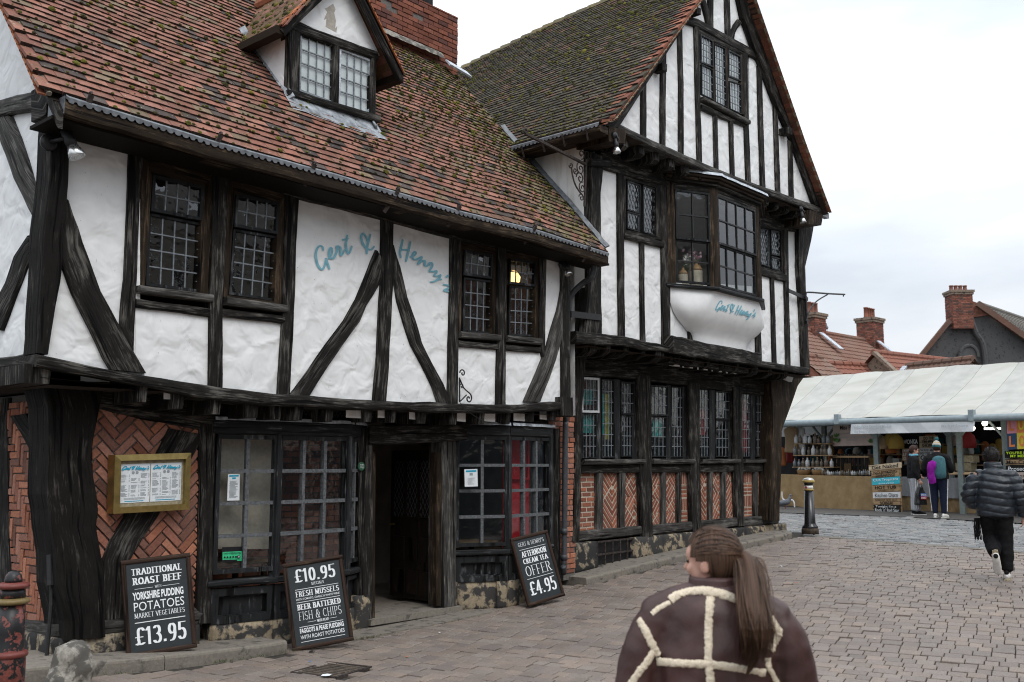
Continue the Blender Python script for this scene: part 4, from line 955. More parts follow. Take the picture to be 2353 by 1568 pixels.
def bay(pts, cols, Z, z_p, n_rows, label, parent, returns):
 ba = mk('bow_window', [Vector((p.x, p.y + .02, Z['sill'])) for p in pts] + [Vector((pts[-1].x, 9.3, Z['sill'])), Vector((pts[0].x, 9.3, Z['sill']))], [list(range(len(pts) + 2))], M['timber_brown'], parent)
 ba['label'] = label
 for i in range(len(pts) - 1):
  a, b = pts[i], pts[i + 1]; d = (b - a).normalized(); n = Vector((d.y, -d.x, 0)); 
  if n.y > 0: n = -n
  W = (b - a).length; pw = .045
  zt, zb = Z['top'], Z['bot']
  A, B = a + d * pw + Vector((0, 0, zt)), b - d * pw + Vector((0, 0, zt)); C, D = b - d * pw + Vector((0, 0, zb)), a + d * pw + Vector((0, 0, zb))
  mb = MB(); ringbars(mb, A, B, C, D, .045, .07, n); f = mk('window_frame', mb.v, mb.f, M['joinery'], ba, False, [((p.x + p.y) * .7 + i, p.z + p.x * .2) for p in mb.v])
  glaze(f, A, B, C, D, cols[i], n_rows, n, .038, .06, 'joinery_uv', 'glass', .006, gback=.01)
  zs, zq = Z['sill'] - .05, z_p; mb = MB()
  mb.add([a + Vector((0, 0, zs)) - n * .03, b + Vector((0, 0, zs)) - n * .03, b + Vector((0, 0, zq)) - n * .03, a + Vector((0, 0, zq)) - n * .03], [[0, 1, 2, 3]])
  fr = .075 if W > .5 else .04
  for (p, q, w) in ((a + Vector((0, 0, zs - fr / 2)), b + Vector((0, 0, zs - fr / 2)), fr), (a + Vector((0, 0, zq + fr / 2)), b + Vector((0, 0, zq + fr / 2)), fr)): mb.bar(p, q, w, .05, n)
  for p in (a + d * fr / 2, b - d * fr / 2): mb.bar(p + Vector((0, 0, zs - fr)), p + Vector((0, 0, zq + fr)), fr, .047, n)
  g = .02; ia, ib = a + d * (fr + .0), b - d * (fr + .0)
  for (p, q) in ((ia + Vector((0, 0, zs - fr - .006)), ib + Vector((0, 0, zs - fr - .006))), (ia + Vector((0, 0, zq + fr + .006)), ib + Vector((0, 0, zq + fr + .006)))): mb.bar(p, q, .012, .02, n)
  mk('panel', mb.v, mb.f, M['joinery'], ba, False, [((p.x + p.y) * .7 + i, p.z) for p in mb.v])
  ext = d * .05
  timber3('window_sill', [(a - ext * (i == 0) + n * .06 + Vector((0, 0, Z['sill'] + .035)), a - ext * (i == 0) + n * .06 + Vector((0, 0, Z['sill'] - .03))), (b + n * .06 + d * .02 + Vector((0, 0, Z['sill'] + .035)), b + n * .06 + d * .02 + Vector((0, 0, Z['sill'] - .03)))], n, .16, 'joinery', ba, .005)
  timber3('cornice', [(a - ext * (i == 0) + n * .05 + Vector((0, 0, zt + .20)), a - ext * (i == 0) + n * .05 + Vector((0, 0, zt + .05))), (b + n * .05 + d * .02 + Vector((0, 0, zt + .20)), b + n * .05 + d * .02 + Vector((0, 0, zt + .05)))], n, .2, 'joinery', ba, .003)
  lead = MB(); k = 10; V = []
  for j in range(k + 1):
   p = (a - ext * (i == 0)).lerp(b + d * .02, j / k); wv = .012 * noise.noise(Vector((p.x * 5, p.y, 0)))
   V += [p - n * .5 + Vector((0, 0, zt + .29)), p + n * .09 + Vector((0, 0, zt + .225 + wv)), p + n * .10 + Vector((0, 0, zt + .19 + wv))]
  lead.add(V, [[j * 3 + q, (j + 1) * 3 + q, (j + 1) * 3 + q + 1, j * 3 + q + 1] for j in range(k) for q in (0, 1)]); lead.build('lead_capping', M['lead_light'], ba)
  n0 = n; oa = a + n * .03; ob = b + n * .03
  stone_blocks(ba, lambda t: oa.lerp(ob, t) + Vector((0, 0, z_p)), lambda t: Vector((oa.lerp(ob, t).x, oa.lerp(ob, t).y, gz(oa.lerp(ob, t).x, 8.7) - .03)), n, .25, 'stone', [.55, .45])
 for p in pts[1:-1]:
  mb = MB(); mb.bar(Vector((p.x, p.y, Z['sill'])), Vector((p.x, p.y, Z['top'] + .06)), .085, .085, (.3, -1, 0)); mk('corner_mullion', mb.v, mb.f, M['joinery'], ba, False, [((q.x + q.y), q.z) for q in mb.v])
 return ba
MATS['joinery_uv'] = plain('joinery_bars', (0.10, 0.107, 0.113), .5, .4, 0, .5, 45, .3)
at0 = lambda u, Y: Vector((onY(u, 1150, Y).x, Y, 0))
bay([at0(492, 9.0), at0(634, 8.86), at0(796, 8.86), at0(823, 9.04)], [2, 3, 2], dict(top=2.19, bot=.88, sill=.74), .34, 4, 'bow window with grey glazing bars left of the door', LB, None)
bay([at0(1046, 9.02), at0(1166, 8.66), at0(1262, 8.72), Vector((10.85, 9.02, 0))], [2, 3, 1], dict(top=2.25, bot=.94, sill=.82), .455, 4, 'bow window with grey glazing bars right of the door', LB, None)
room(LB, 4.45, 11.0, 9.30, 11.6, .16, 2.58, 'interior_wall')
simple('beige_screen', (.50, .44, .36), .8)
board3('window_screen', [onY(498, 1000, 9.12), onY(640, 1000, 9.12), onY(640, 1262, 9.12), onY(498, 1262, 9.12)], NF, .03, 'beige_screen', LB)
iw = board3('inner_wall', [Vector((6.55, 10.4, 2.5)), Vector((8.4, 10.4, 2.5)), Vector((8.4, 10.4, .2)), Vector((6.55, 10.4, .2))], NF, .05, 'mortar_grey', LB); rs = MB(); lay_bricks(brick_cells([(6.55, .2), (8.4, .2), (8.4, 2.5), (6.55, 2.5)], 0, .225, .075, .012), lambda a, b: Vector((a, 10.39, b)), NF, .01, None, False, rest=rs); o = rs.build('brick_infill', M['brick_tint'], iw); o['kind'] = 'stuff'
tl_('door_post', [(818, 985, 852, 985), (818, 1200, 852, 1200), (822, 1432, 852, 1432)], 'timber', .25, .05)
tl_('door_post', [(1011, 985, 1044, 985), (1010, 1200, 1044, 1200), (1010, 1395, 1042, 1392)], 'timber_grey', .25, .05)
tl_('lintel', [(838, 978, 838, 1022), (930, 976, 930, 1020), (1062, 978, 1062, 1012)], 'timber', .25, .09, .01)
tl_('door_jamb', [(850, 1040, 858, 1040), (852, 1425, 857, 1425)], 'timber_brown', .5, .04); tl_('door_jamb', [(1000, 1040, 1012, 1040), (1000, 1392, 1012, 1392)], 'timber_brown', .12, .03)
tl_('wall_board', [(1040, 985, 1052, 985), (1040, 1330, 1052, 1330)], 'timber', .1, -.01)
mb = MB(); mb.box((7.55 + .9, 9.35, .14), (.75, .45, .035)); mb.build('threshold', M['kerb'], LB)
st0, st1 = onY(818, 1412, 8.93), onY(850, 1412, 8.93)
stone_blocks(LB, lambda t: Vector((7.50 + .24 * t, 8.93, .45)), lambda t: Vector((7.50 + .24 * t, 8.93, .02)), NF, .2, 'stone', [.3])
stone_blocks(LB, lambda t: Vector((8.90 + .28 * t, 8.95, .46)), lambda t: Vector((8.90 + .28 * t, 8.95, .05)), NF, .2, 'stone', [.3])
hx, hy = onY(1003, 1200, 9.12).x, 9.12
ang = math.radians(84); dd = Vector((math.cos(ang), math.sin(ang), 0)); dnn = Vector((-dd.y, dd.x, 0)); dnn = -dnn if dnn.x > 0 else dnn
DW, DZ0, DZ1 = .98, .22, 2.12
D0 = Vector((hx, hy, 0))
door = board3('door', [D0 + Vector((0, 0, DZ1)), D0 + dd * DW + Vector((0, 0, DZ1)), D0 + dd * DW + Vector((0, 0, DZ0)), D0 + Vector((0, 0, DZ0))], dnn, .045, 'door_wood', LB, (0, 0, 1)); door['label'] = 'dark panelled door standing open inwards with diamond leaded lights'
for i in range(3):
 a = .10 + i * .28; b = a + .22
 A, B = D0 + dd * a + dnn * .015 + Vector((0, 0, 1.98)), D0 + dd * b + dnn * .015 + Vector((0, 0, 1.98)); C, D = B - Vector((0, 0, .72)), A - Vector((0, 0, .72))
 mb = MB(); ringbars(mb, A, B, C, D, .02, .02, dnn); f = mk('door_light', mb.v, mb.f, M['door_wood'], door, False, [(p.x, p.z) for p in mb.v])
 glz = MB()
 W, H = .22, .72; px, pz = .075, .13
 n1 = int(W / px) + int(H / pz) + 2
 for k in range(-n1, n1):
  for sg in (1, -1):
   seg = clip_poly([(k * px, 0), (k * px + sg * H / pz * px, H), (k * px + sg * H / pz * px + .006, H), (k * px + .006, 0)][::(1 if True else -1)], [(0, 0), (W, 0), (W, H), (0, H)])
   if len(seg) >= 3: glz.add([A + dd * s_ - Vector((0, 0, t_)) + dnn * .004 * (1 + (sg > 0)) for s_, t_ in seg], [list(range(len(seg)))])
 glz.build('lattice', M['came'], door)
 for k in range(2):
  mb = MB(); z = 1.02 - k * .42; mb.bar(D0 + dd * (a + .0) + Vector((0, 0, z - .17)) + dnn * .008, D0 + dd * b + Vector((0, 0, z - .17)) + dnn * .008, .30, .02, dnn); mk('door_panel', mb.v, mb.f, M['door_wood'], door, False, [(p.x * 2, p.z) for p in mb.v])
mb = MB(); mb.box(D0 + dd * .90 + dnn * .03 + Vector((0, 0, 1.15)), (.03, .02, .012)); mb.build('handle', M['brass'], door)
mb = MB(); pp = onY(858, 1145, 8.98); mb.box(pp, (.012, .012, .20)); mb.build('door_pull', M['brass'], LB)
tl_('post', [(1256, 985, 1282, 985), (1258, 1335, 1284, 1335)], 'timber', .2, .05, mapf=PY(9.0))
tl_('post', [(1284, 960, 1296, 960), (1284, 1335, 1294, 1335)], 'timber', .2, .02)
wr = MB()
for i in range(34):
 for j in range(4):
  c = Vector((5.95 + i * .055 + (j % 2) * .027, 8.80 - j * .01 + .02 * noise.noise(Vector((i * .5, j, 0))), 2.46 + j * .034)); h = [c + Vector((.026 * math.cos(k * math.pi / 3), 0, .026 * math.sin(k * math.pi / 3))) for k in range(4)]
  wr.tube(h, .0012, 3, False)
o = wr.build('wire_netting', M['came'], LB); o['kind'] = 'stuff'
def brush(strokes, to3, w, name, mat, parent, n, var=.35, per=5, lift=.004):
 mb = MB(); li = 0
 for s in strokes:
  pts = catmull([(x, y, 0) for x, y in s], per); N_ = len(pts); Lf = []; li += 1
  for i, p in enumerate(pts):
   t = (pts[min(i + 1, N_ - 1)] - pts[max(i - 1, 0)]); t = t.normalized() if t.length > 0 else Vector((1, 0, 0)); nn = Vector((-t.y, t.x, 0))
   ww = w * (.5 + var * abs(t.y) + .25 * math.sin(math.pi * min(1, (i + 1) / N_ * 1.0))) * (.55 if i in (0, N_ - 1) else 1)
   Lf.append((p + nn * ww / 2, p - nn * ww / 2))
  V = []
  for i, (a, b) in enumerate(Lf):
   off = Vector(n) * (lift + .0006 * li + .00002 * i); V += [to3(a.x, a.y) + off, to3(b.x, b.y) + off]
  mb.add(V, [[2 * i, 2 * i + 1, 2 * i + 3, 2 * i + 2] for i in range(N_ - 1)])
 return mb.build(name, M[mat], parent)
SIGN = [[(375, 350), (368, 300), (330, 285), (295, 320), (278, 380), (280, 450), (300, 530), (335, 588), (365, 597), (390, 560), (405, 500), (415, 445)], [(413, 445), (430, 510), (464, 600)],
  [(445, 462), (490, 385), (495, 330), (475, 310), (458, 340), (452, 400), (470, 445), (510, 450), (545, 390), (562, 340), (555, 295), (578, 290), (608, 315), (605, 370), (612, 412), (640, 385), (662, 330)],
  [(700, 135), (690, 200), (680, 270), (690, 340), (710, 385), (735, 360), (762, 282)], [(622, 206), (718, 186)],
  [(1012, 122), (990, 200), (970, 280), (960, 350), (963, 396)], [(975, 240), (950, 165), (912, 118), (887, 150), (892, 210), (920, 275), (965, 322), (1015, 335), (1045, 312), (1063, 288)],
  [(1447, 194), (1425, 290), (1408, 370), (1420, 448)], [(1402, 334), (1522, 341)], [(1548, 222), (1530, 310), (1510, 400), (1484, 500)],
  [(1535, 436), (1590, 420), (1620, 385), (1605, 362), (1582, 385), (1570, 430), (1592, 466), (1635, 463), (1698, 432), (1685, 468), (1648, 528), (1700, 490), (1740, 490), (1742, 550), (1785, 545), (1802, 515), (1836, 520), (1836, 560), (1803, 622), (1850, 630), (1896, 620), (1890, 650), (1862, 682), (1912, 690), (1956, 668)],
  [(1956, 668), (1935, 715), (1880, 758), (1808, 771)], [(1900, 722), (1972, 736)], [(2064, 676), (2018, 708)], [(1980, 803), (2076, 820), (2052, 855), (1998, 880), (2068, 903)]]
for a, b in ((0, 5), (5, 7), (7, len(SIGN))): brush(SIGN[a:b], lambda x, y: onY(x * .17093 + 677.9, y * .17093 + 517, 8.534), 30, 'painted_word', 'blue_paint', LB, NF)
RB = root('gabled_timber_house', (15.0, 9.6, .5), 'tall gabled black and white timber house with oriel window and mossy dark roof', 'house')
G8, GPl, M8, MPl, L9 = PY(8.20), PY(8.24), PY(8.60), PY(8.64), PY(9.15)
def tr(name, pairs, mapf, mat='timber', depth=.12, proud=0.0, jit=.006): return timber(name, pairs, mapf, NF, depth, mat, RB, jit, proud)
GAB = [(1408, 290), (1595, -10), (1642, -92), (1692, -10), (1872, 480)]
def strip(u0, u1, extra=None):
 pl = clip_poly(ccw(GAB), ccw([(u0, -200), (u1, -200), (u1, 600), (u0, 600)]))
 if extra: pl = clip_poly(pl, ccw(extra))
 if len(pl) >= 3: panel('plaster_panel', pl, GPl, NF, 'plaster', RB, .05)
for a, b in ((1405, 1481), (1481, 1526), (1526, 1566), (1566, 1607), (1722, 1756), (1756, 1790), (1790, 1820), (1820, 1880)): strip(a, b, [(1300, -110), (2000, 240), (2000, 700), (1300, 700)])
strip(1607, 1646, [(1500, 185), (1800, 325), (1800, 600), (1500, 600)]); strip(1646, 1684, [(1500, 185), (1800, 325), (1800, 600), (1500, 600)]); strip(1684, 1722, [(1500, 185), (1800, 325), (1800, 600), (1500, 600)])
for a, b in ((1560, 1634), (1634, 1673), (1673, 1740)): strip(a, b, [(1500, 10), (1500, -200), (1800, -200), (1800, 150)])
tr('barge_rafter', [(1384, 292, 1415, 296), (1462, 188, 1478, 198), (1508, 122, 1522, 132), (1547, 62, 1560, 72), (1586, -6, 1598, 2), (1634, -88, 1643, -76)], G8, depth=.14, proud=.06)
tr('barge_rafter', [(1692, -8, 1704, -14), (1703, 43, 1719, 36), (1723, 100, 1742, 92), (1743, 147, 1759, 140), (1779, 243, 1796, 234), (1815, 320, 1834, 314), (1868, 472, 1892, 482)], G8, depth=.14, proud=.06)
tr('collar_beam', [(1568, 34, 1562, 52), (1604, 44, 1602, 62), (1660, 75, 1660, 95), (1740, 118, 1740, 138)], G8, proud=.012)
for q in ([(1629, -60, 1640, -60), (1630, 62, 1641, 66)], [(1666, -45, 1677, -45), (1669, 84, 1681, 90)], [(1476, 190, 1487, 186), (1475, 250, 1487, 252), (1475, 318, 1487, 322)], [(1521, 118, 1533, 112), (1520, 230, 1531, 232), (1520, 336, 1531, 340)],
   [(1559, 58, 1568, 52), (1562, 190, 1572, 192), (1562, 355, 1573, 360)], [(1597, 58, 1608, 60), (1600, 200, 1610, 204), (1605, 374, 1615, 378)], [(1706, 108, 1718, 112), (1712, 290, 1722, 294), (1716, 416, 1727, 420)],
   [(1641, 256, 1650, 258), (1644, 388, 1653, 391)], [(1677, 276, 1686, 278), (1681, 402, 1690, 405)], [(1742, 150, 1752, 158), (1746, 300, 1756, 302), (1750, 428, 1760, 432)], [(1779, 244, 1788, 252), (1785, 442, 1795, 446)], [(1813, 322, 1822, 334), (1816, 456, 1826, 460)]):
 tr('stud', q, G8)
tr('curved_brace', [(1600, -20, 1612, -24), (1614, 10, 1624, 4), (1622, 38, 1633, 32), (1626, 62, 1638, 62)], G8); tr('curved_brace', [(1697, 44, 1706, 54), (1688, 56, 1695, 66), (1682, 72, 1690, 78), (1676, 92, 1688, 96)], G8)
tr('gable_bressummer', [(1384, 272, 1384, 296), (1424, 289, 1424, 306), (1494, 324, 1494, 340), (1641, 389, 1641, 404), (1757, 433, 1757, 448), (1884, 478, 1884, 494)], G8, 'timber_grey', .3, .05)
tr('purlin_end', [(1505, 150, 1517, 154), (1505, 166, 1517, 170)], G8, proud=.14, depth=.2); tr('purlin_end', [(1583, 22, 1595, 26), (1583, 36, 1595, 40)], G8, proud=.14, depth=.2); tr('purlin_end', [(1794, 295, 1806, 300), (1794, 310, 1806, 314)], G8, proud=.14, depth=.2)
def gw(q, c, r, fw=.022): return sash(RB, q, PY(8.225), NF, c, r, fw, .010, 'joinery', 'came', 'glass_clear', tilt=.006)
gw([(1610, 83), (1635, 96), (1636, 152), (1611, 142)], 4, 4, .028); gw([(1612, 150), (1636, 162), (1638, 229), (1612, 217)], 4, 4, .012)
gw([(1641, 102), (1664, 113), (1668, 246), (1643, 234)], 4, 9, .012); gw([(1674, 119), (1699, 132), (1700, 184), (1674, 174)], 4, 4, .028); gw([(1675, 188), (1701, 196), (1702, 262), (1677, 250)], 4, 4, .012)
tr('mullion', [(1636, 90, 1642, 93), (1640, 235, 1645, 238)], PY(8.215), 'timber_brown'); tr('mullion', [(1666, 105, 1673, 109), (1670, 250, 1676, 254)], PY(8.215), 'timber_brown')
tr('window_head', [(1604, 62, 1604, 80), (1712, 112, 1712, 130)], G8, 'timber', .12, -.01); tr('window_jamb', [(1700, 120, 1708, 124), (1704, 262, 1713, 266)], PY(8.215), 'timber_brown')
tr('window_sill', [(1610, 224, 1610, 232), (1717, 278, 1717, 288)], G8, 'timber_grey', .12, .07, .003); tr('rail', [(1612, 240, 1612, 252), (1660, 262, 1660, 274), (1715, 284, 1715, 292)], G8, proud=.01)
mk('bright_backing', [onY(1606, 70, 8.265), onY(1708, 118, 8.265), onY(1708, 272, 8.265), onY(1606, 228, 8.265)], [[0, 1, 2, 3]], M['bright_backing'], RB)  # white sheet added behind the gable glass in place of reflected sky
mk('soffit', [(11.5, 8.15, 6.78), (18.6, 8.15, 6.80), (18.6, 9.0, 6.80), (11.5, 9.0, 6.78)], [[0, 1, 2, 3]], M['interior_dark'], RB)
for u in (1443, 1481, 1515, 1550, 1584, 1618, 1652, 1690, 1725, 1767, 1791, 1814, 1838, 1860):
 vb = float(np.interp(u, [1424, 1494, 1641, 1757, 1884], [306, 340, 404, 448, 494])); p = onY(u, vb + 1, 8.2); w, h = .15, .17
 timber3('joist', [(p + Vector((-w / 2, .05, .03)), p + Vector((w / 2, .05, .03))), (p + Vector((-w / 2, .04, -h * .75)), p + Vector((w / 2, .04, -h * .75))), (p + Vector((-w / 2 * .8, .10, -h)), p + Vector((w / 2 * .8, .10, -h)))], NF, .5, 'timber', RB, .008, step=.04)
timber3('beam_end', [(onY(1400, 290, 8.08), onY(1440, 300, 8.08)), (onY(1402, 325, 8.08), onY(1437, 330, 8.08))], NF, .6, 'timber_brown', RB, .02, step=.04)
timber3('beam_end', [(onY(1858, 482, 8.10), onY(1892, 494, 8.10)), (onY(1856, 515, 8.10), onY(1888, 518, 8.10))], NF, .6, 'timber_brown', RB, .015, step=.04)
for q in ([(1370, 378), (1430, 396), (1432, 780), (1372, 766)], [(1430, 546), (1481, 558), (1482, 790), (1432, 778)], [(1476, 556), (1530, 568), (1532, 802), (1478, 790)], [(1536, 650), (1620, 650), (1620, 815), (1536, 800)], [(1615, 650), (1748, 660), (1748, 838), (1615, 815)],
   [(1742, 628), (1782, 640), (1784, 838), (1744, 834)], [(1776, 638), (1815, 650), (1816, 842), (1780, 838)], [(1802, 515), (1840, 528), (1852, 848), (1810, 842)]):
 panel('plaster_panel', q, MPl, NF, 'plaster', RB)
tr('corner_post', [(1349, 350, 1382, 362), (1350, 384, 1381, 388), (1354, 440, 1376, 444), (1352, 600, 1376, 602), (1343, 700, 1377, 702), (1336, 768, 1378, 770)], M8, depth=.3, proud=.05, jit=.01)
tr('post_cap', [(1346, 366, 1346, 384), (1392, 372, 1392, 388)], M8, 'timber', .4, .10, .004)
for q in ([(1421, 380, 1436, 386), (1421, 500, 1435, 502), (1424, 776, 1438, 780)], [(1472, 554, 1482, 558), (1473, 650, 1482, 652), (1475, 786, 1485, 790)], [(1520, 400, 1541, 410), (1521, 560, 1541, 566), (1524, 798, 1542, 804)],
   [(1736, 640, 1748, 644), (1738, 740, 1749, 742), (1739, 832, 1752, 835)], [(1772, 636, 1780, 640), (1777, 834, 1786, 837)], [(1800, 508, 1812, 514), (1804, 660, 1814, 662), (1808, 838, 1818, 842)]): tr('stud', q, M8)
tr('corner_post', [(1828, 480, 1868, 500), (1830, 535, 1862, 542), (1831, 590, 1850, 596), (1830, 612, 1846, 614), (1838, 720, 1850, 722), (1843, 845, 1857, 850)], M8, depth=.25, proud=.05, jit=.008)
for u0, u1 in ((1585, 1590), (1696, 1702)): tr('stud', [(u0 - 3, 740, u1 + 3, 740), (u0, 800, u1 + 4, 800)], M8)
tr('header', [(1380, 330, 1380, 386), (1440, 350, 1440, 404), (1520, 378, 1520, 425), (1545, 386, 1545, 445)], M8, proud=.01); tr('header', [(1738, 452, 1738, 522), (1840, 490, 1840, 534)], M8, proud=.01)
tr('rail', [(1434, 536, 1434, 549), (1524, 556, 1524, 570)], M8, proud=.02); tr('rail', [(1744, 616, 1744, 632), (1806, 632, 1806, 648)], M8, proud=.02)
casing('window_casing', [(1434, 396), (1522, 422), (1522, 552), (1434, 540)], [(1438, 412), (1508, 432), (1507, 542), (1438, 528)], PY(8.62), NF, .08, 'timber', RB)
for q in ([(1441, 418), (1468, 428), (1467, 489), (1441, 481)], [(1441, 489), (1467, 496), (1466, 531), (1441, 523)], [(1477, 428), (1504, 437), (1504, 540), (1478, 532)]): sash(RB, q, PY(8.66), NF, 3, 3, .020, .010, 'joinery', 'came', 'glass', lattice=(.085, .16))
casing('window_casing', [(1742, 512), (1802, 528), (1806, 640), (1744, 622)], [(1740, 520), (1795, 530), (1796, 624), (1742, 612)], PY(8.62), NF, .08, 'timber', RB)
for q in ([(1745, 523), (1764, 529), (1766, 612), (1747, 606)], [(1771, 531), (1791, 536), (1792, 588), (1772, 583)], [(1772, 592), (1792, 597), (1793, 622), (1773, 616)]): sash(RB, q, PY(8.66), NF, 3, 3, .020, .010, 'joinery', 'came', 'glass', lattice=(.085, .16))
mb = MB(); mb.bar(onY(1812, 668, 8.54), onY(1856, 688, 8.54), .07, .02, NF); mb.build('iron_strap', M['black_iron'], RB)
mb = MB(); mb.bar(onY(1312, 722, 8.53), onY(1380, 730, 8.53), .09, .02, NF); mb.build('iron_strap', M['black_iron'], RB)
room(RB, 11.6, 18.5, 8.75, 11.5, 3.95, 6.7, 'interior_pale')  # lining painted pale to stand in for sky reflected in the oriel panes
mk('side_wall', [(11.42, 9.2, .3), (11.42, 15, .3), (11.42, 15, 6.72), (11.42, 8.62, 6.72), (11.42, 8.62, 3.75), (11.42, 9.2, 3.75)], [[0, 1, 2, 3, 4, 5]], M['plaster_stained'], RB)
mk('far_side_wall', [(18.55, 9.25, .6), (18.55, 15, .6), (18.55, 15, 6.9), (18.55, 8.66, 6.9), (18.55, 8.66, 3.75), (18.55, 9.25, 3.75)], [[0, 1, 2, 3, 4, 5]], M['plaster'], RB)
mk('rear_wall', [(11.42, 15, .3), (18.62, 15, .3), (18.62, 15, 7.0), (15.15, 15, 10.5), (11.42, 15, 6.7)], [[0, 1, 2, 3, 4]], M['plaster'], RB)
fl = MB(); n_ = 22; pp = [surfL(7.86, s) + Vector((.07, -.01, .05 + .02 * noise.noise(Vector((s * 6, 1, 0))))) for s in np.linspace(.1, 3.1, n_)]
for i in range(n_ - 1): fl.bar(pp[i], pp[i + 1], .075 + .03 * noise.noise(Vector((i * 1.3, 5, 0))), .03, Vector((-.6, -.5, .6)))
fl.build('flashing', M['lead'], RB)
OP = [Vector((13.66, 8.62, 0)), Vector((14.49, 8.22, 0)), Vector((16.05, 8.22, 0)), Vector((16.88, 8.62, 0))]
Zt, Zm, Zb, Zs = 6.42, 5.62, 4.93, 4.84
ori = mk('oriel_window', [Vector((p.x, p.y, Zs)) for p in OP], [[0, 1, 2, 3]], M['timber'], RB); ori['label'] = 'projecting oriel window with sash panes over a white plaster bowl'
for i in range(3):
 a, b = OP[i], OP[i + 1]; d = (b - a).normalized(); n = Vector((d.y, -d.x, 0)); n = -n if n.y > 0 else n
 e0, e1 = (.20, .12) if i == 0 else ((.12, .14) if i == 1 else (.12, .2)); cols = (2, 4, 2)[i]
 for k, (z1, z0) in enumerate(((Zt, Zm + .03), (Zm - .03, Zb))):
  A, B, C, D = [a + d * e0 + Vector((0, 0, z1)) - n * (.03 * k), b - d * e1 + Vector((0, 0, z1)) - n * (.03 * k), b - d * e1 + Vector((0, 0, z0)) - n * (.03 * k), a + d * e0 + Vector((0, 0, z0)) - n * (.03 * k)]
  mb = MB(); ringbars(mb, A, B, C, D, .035, .05, n); f = mk('sash', mb.v, mb.f, M['joinery'], ori, False, [(p.x + p.y, p.z) for p in mb.v])
  glaze(f, A, B, C, D, cols, 2, n, .022, .035, 'black_iron', 'glass_clear', .006)
 for p, w in ((a + d * .06, .20), (b - d * .04, .12)):
  timber3('post', [(p - d * w / 2 + n * .02 + Vector((0, 0, Zt + .2)), p + d * w / 2 + n * .02 + Vector((0, 0, Zt + .2))), (p - d * w / 2 + n * .02 + Vector((0, 0, Zs)), p + d * w / 2 + n * .02 + Vector((0, 0, Zs)))], n, .12, 'timber_brown', ori, .003)
 timber3('head', [(a + n * .015 + Vector((0, 0, Zt + .22)), a + n * .015 + Vector((0, 0, Zt + .035))), (b + n * .015 + Vector((0, 0, Zt + .22)), b + n * .015 + Vector((0, 0, Zt + .035)))], n, .12, 'timber', ori, .003)
 for (zz, o_, h_, mt) in ((Zt + .30, .16, .05, 'plank_old'), (Zt + .25, .12, .05, 'timber_brown'), (Zt + .20, .08, .05, 'timber'), (Zs + .02, .07, .06, 'joinery')):
  timber3('moulding', [(a - d * .06 * (i == 0) + n * o_ + Vector((0, 0, zz)), a - d * .06 * (i == 0) + n * o_ + Vector((0, 0, zz - h_))), (b + d * o_ * .45 + n * o_ + Vector((0, 0, zz)), b + d * o_ * .45 + n * o_ + Vector((0, 0, zz - h_)))], n, .18, {'plank_old': 'timber_brown'}.get(mt, mt), ori, .002)
 V = []; k = 10
 for j in range(k + 1):
  p = (a - d * .1 * (i == 0)).lerp(b + d * .09, j / k); wv = .010 * noise.noise(Vector((p.x * 5, p.y, 0)))
  V += [p - n * .4 + Vector((0, 0, Zt + .44)), p + n * .17 + Vector((0, 0, Zt + .35 + wv)), p + n * .19 + Vector((0, 0, Zt + .30 + wv))]
 mk('lead_capping', V, [[j * 3 + q, (j + 1) * 3 + q, (j + 1) * 3 + q + 1, j * 3 + q + 1] for j in range(k) for q in (0, 1)], M['lead_light'], ori)
secs = [(4.80, 1.0, 1.0), (4.70, .995, .99), (4.55, .97, .95), (4.42, .92, .87), (4.30, .83, .72), (4.20, .72, .55), (4.12, .63, .42), (4.05, .585, .36), (3.96, .57, .34)]
mid = (OP[0].x + OP[3].x) / 2; V = []; K = 28
for (z, s, pr) in secs:
 for j in range(K + 1):
  t = j / K
  prof = [OP[0], OP[1], OP[2], OP[3]]; ts_ = [0, .22, .78, 1.0]; q = 0
  while t > ts_[q + 1] + 1e-9: q += 1
  pl = prof[q].lerp(prof[q + 1], (t - ts_[q]) / (ts_[q + 1] - ts_[q])); rx = math.cos(math.pi * (1 - t)); ry = math.sin(math.pi * t) ** .55
  el_ = Vector((mid + rx * 1.62, 8.62 - .42 * ry, 0)); bl = min(1, (4.80 - z) / .35); p = pl.lerp(el_, bl * .8)
  V.append(Vector((mid + (p.x - mid) * s * .985, 8.63 - (8.63 - p.y) * pr * .97, z)))
bowl = mk('plaster_bowl', V, [[i * (K + 1) + j, i * (K + 1) + j + 1, (i + 1) * (K + 1) + j + 1, (i + 1) * (K + 1) + j] for i in range(len(secs) - 1) for j in range(K)], M['plaster_smooth'], ori, True)
bvh = BVHTree.FromPolygons(V, [list(p.vertices) for p in bowl.data.polygons])
def onbowl(u, v):
 h = bvh.ray_cast(CAM, ray(u, v).normalized())
 return h[0] if h[0] is not None else onY(u, v, 8.25)
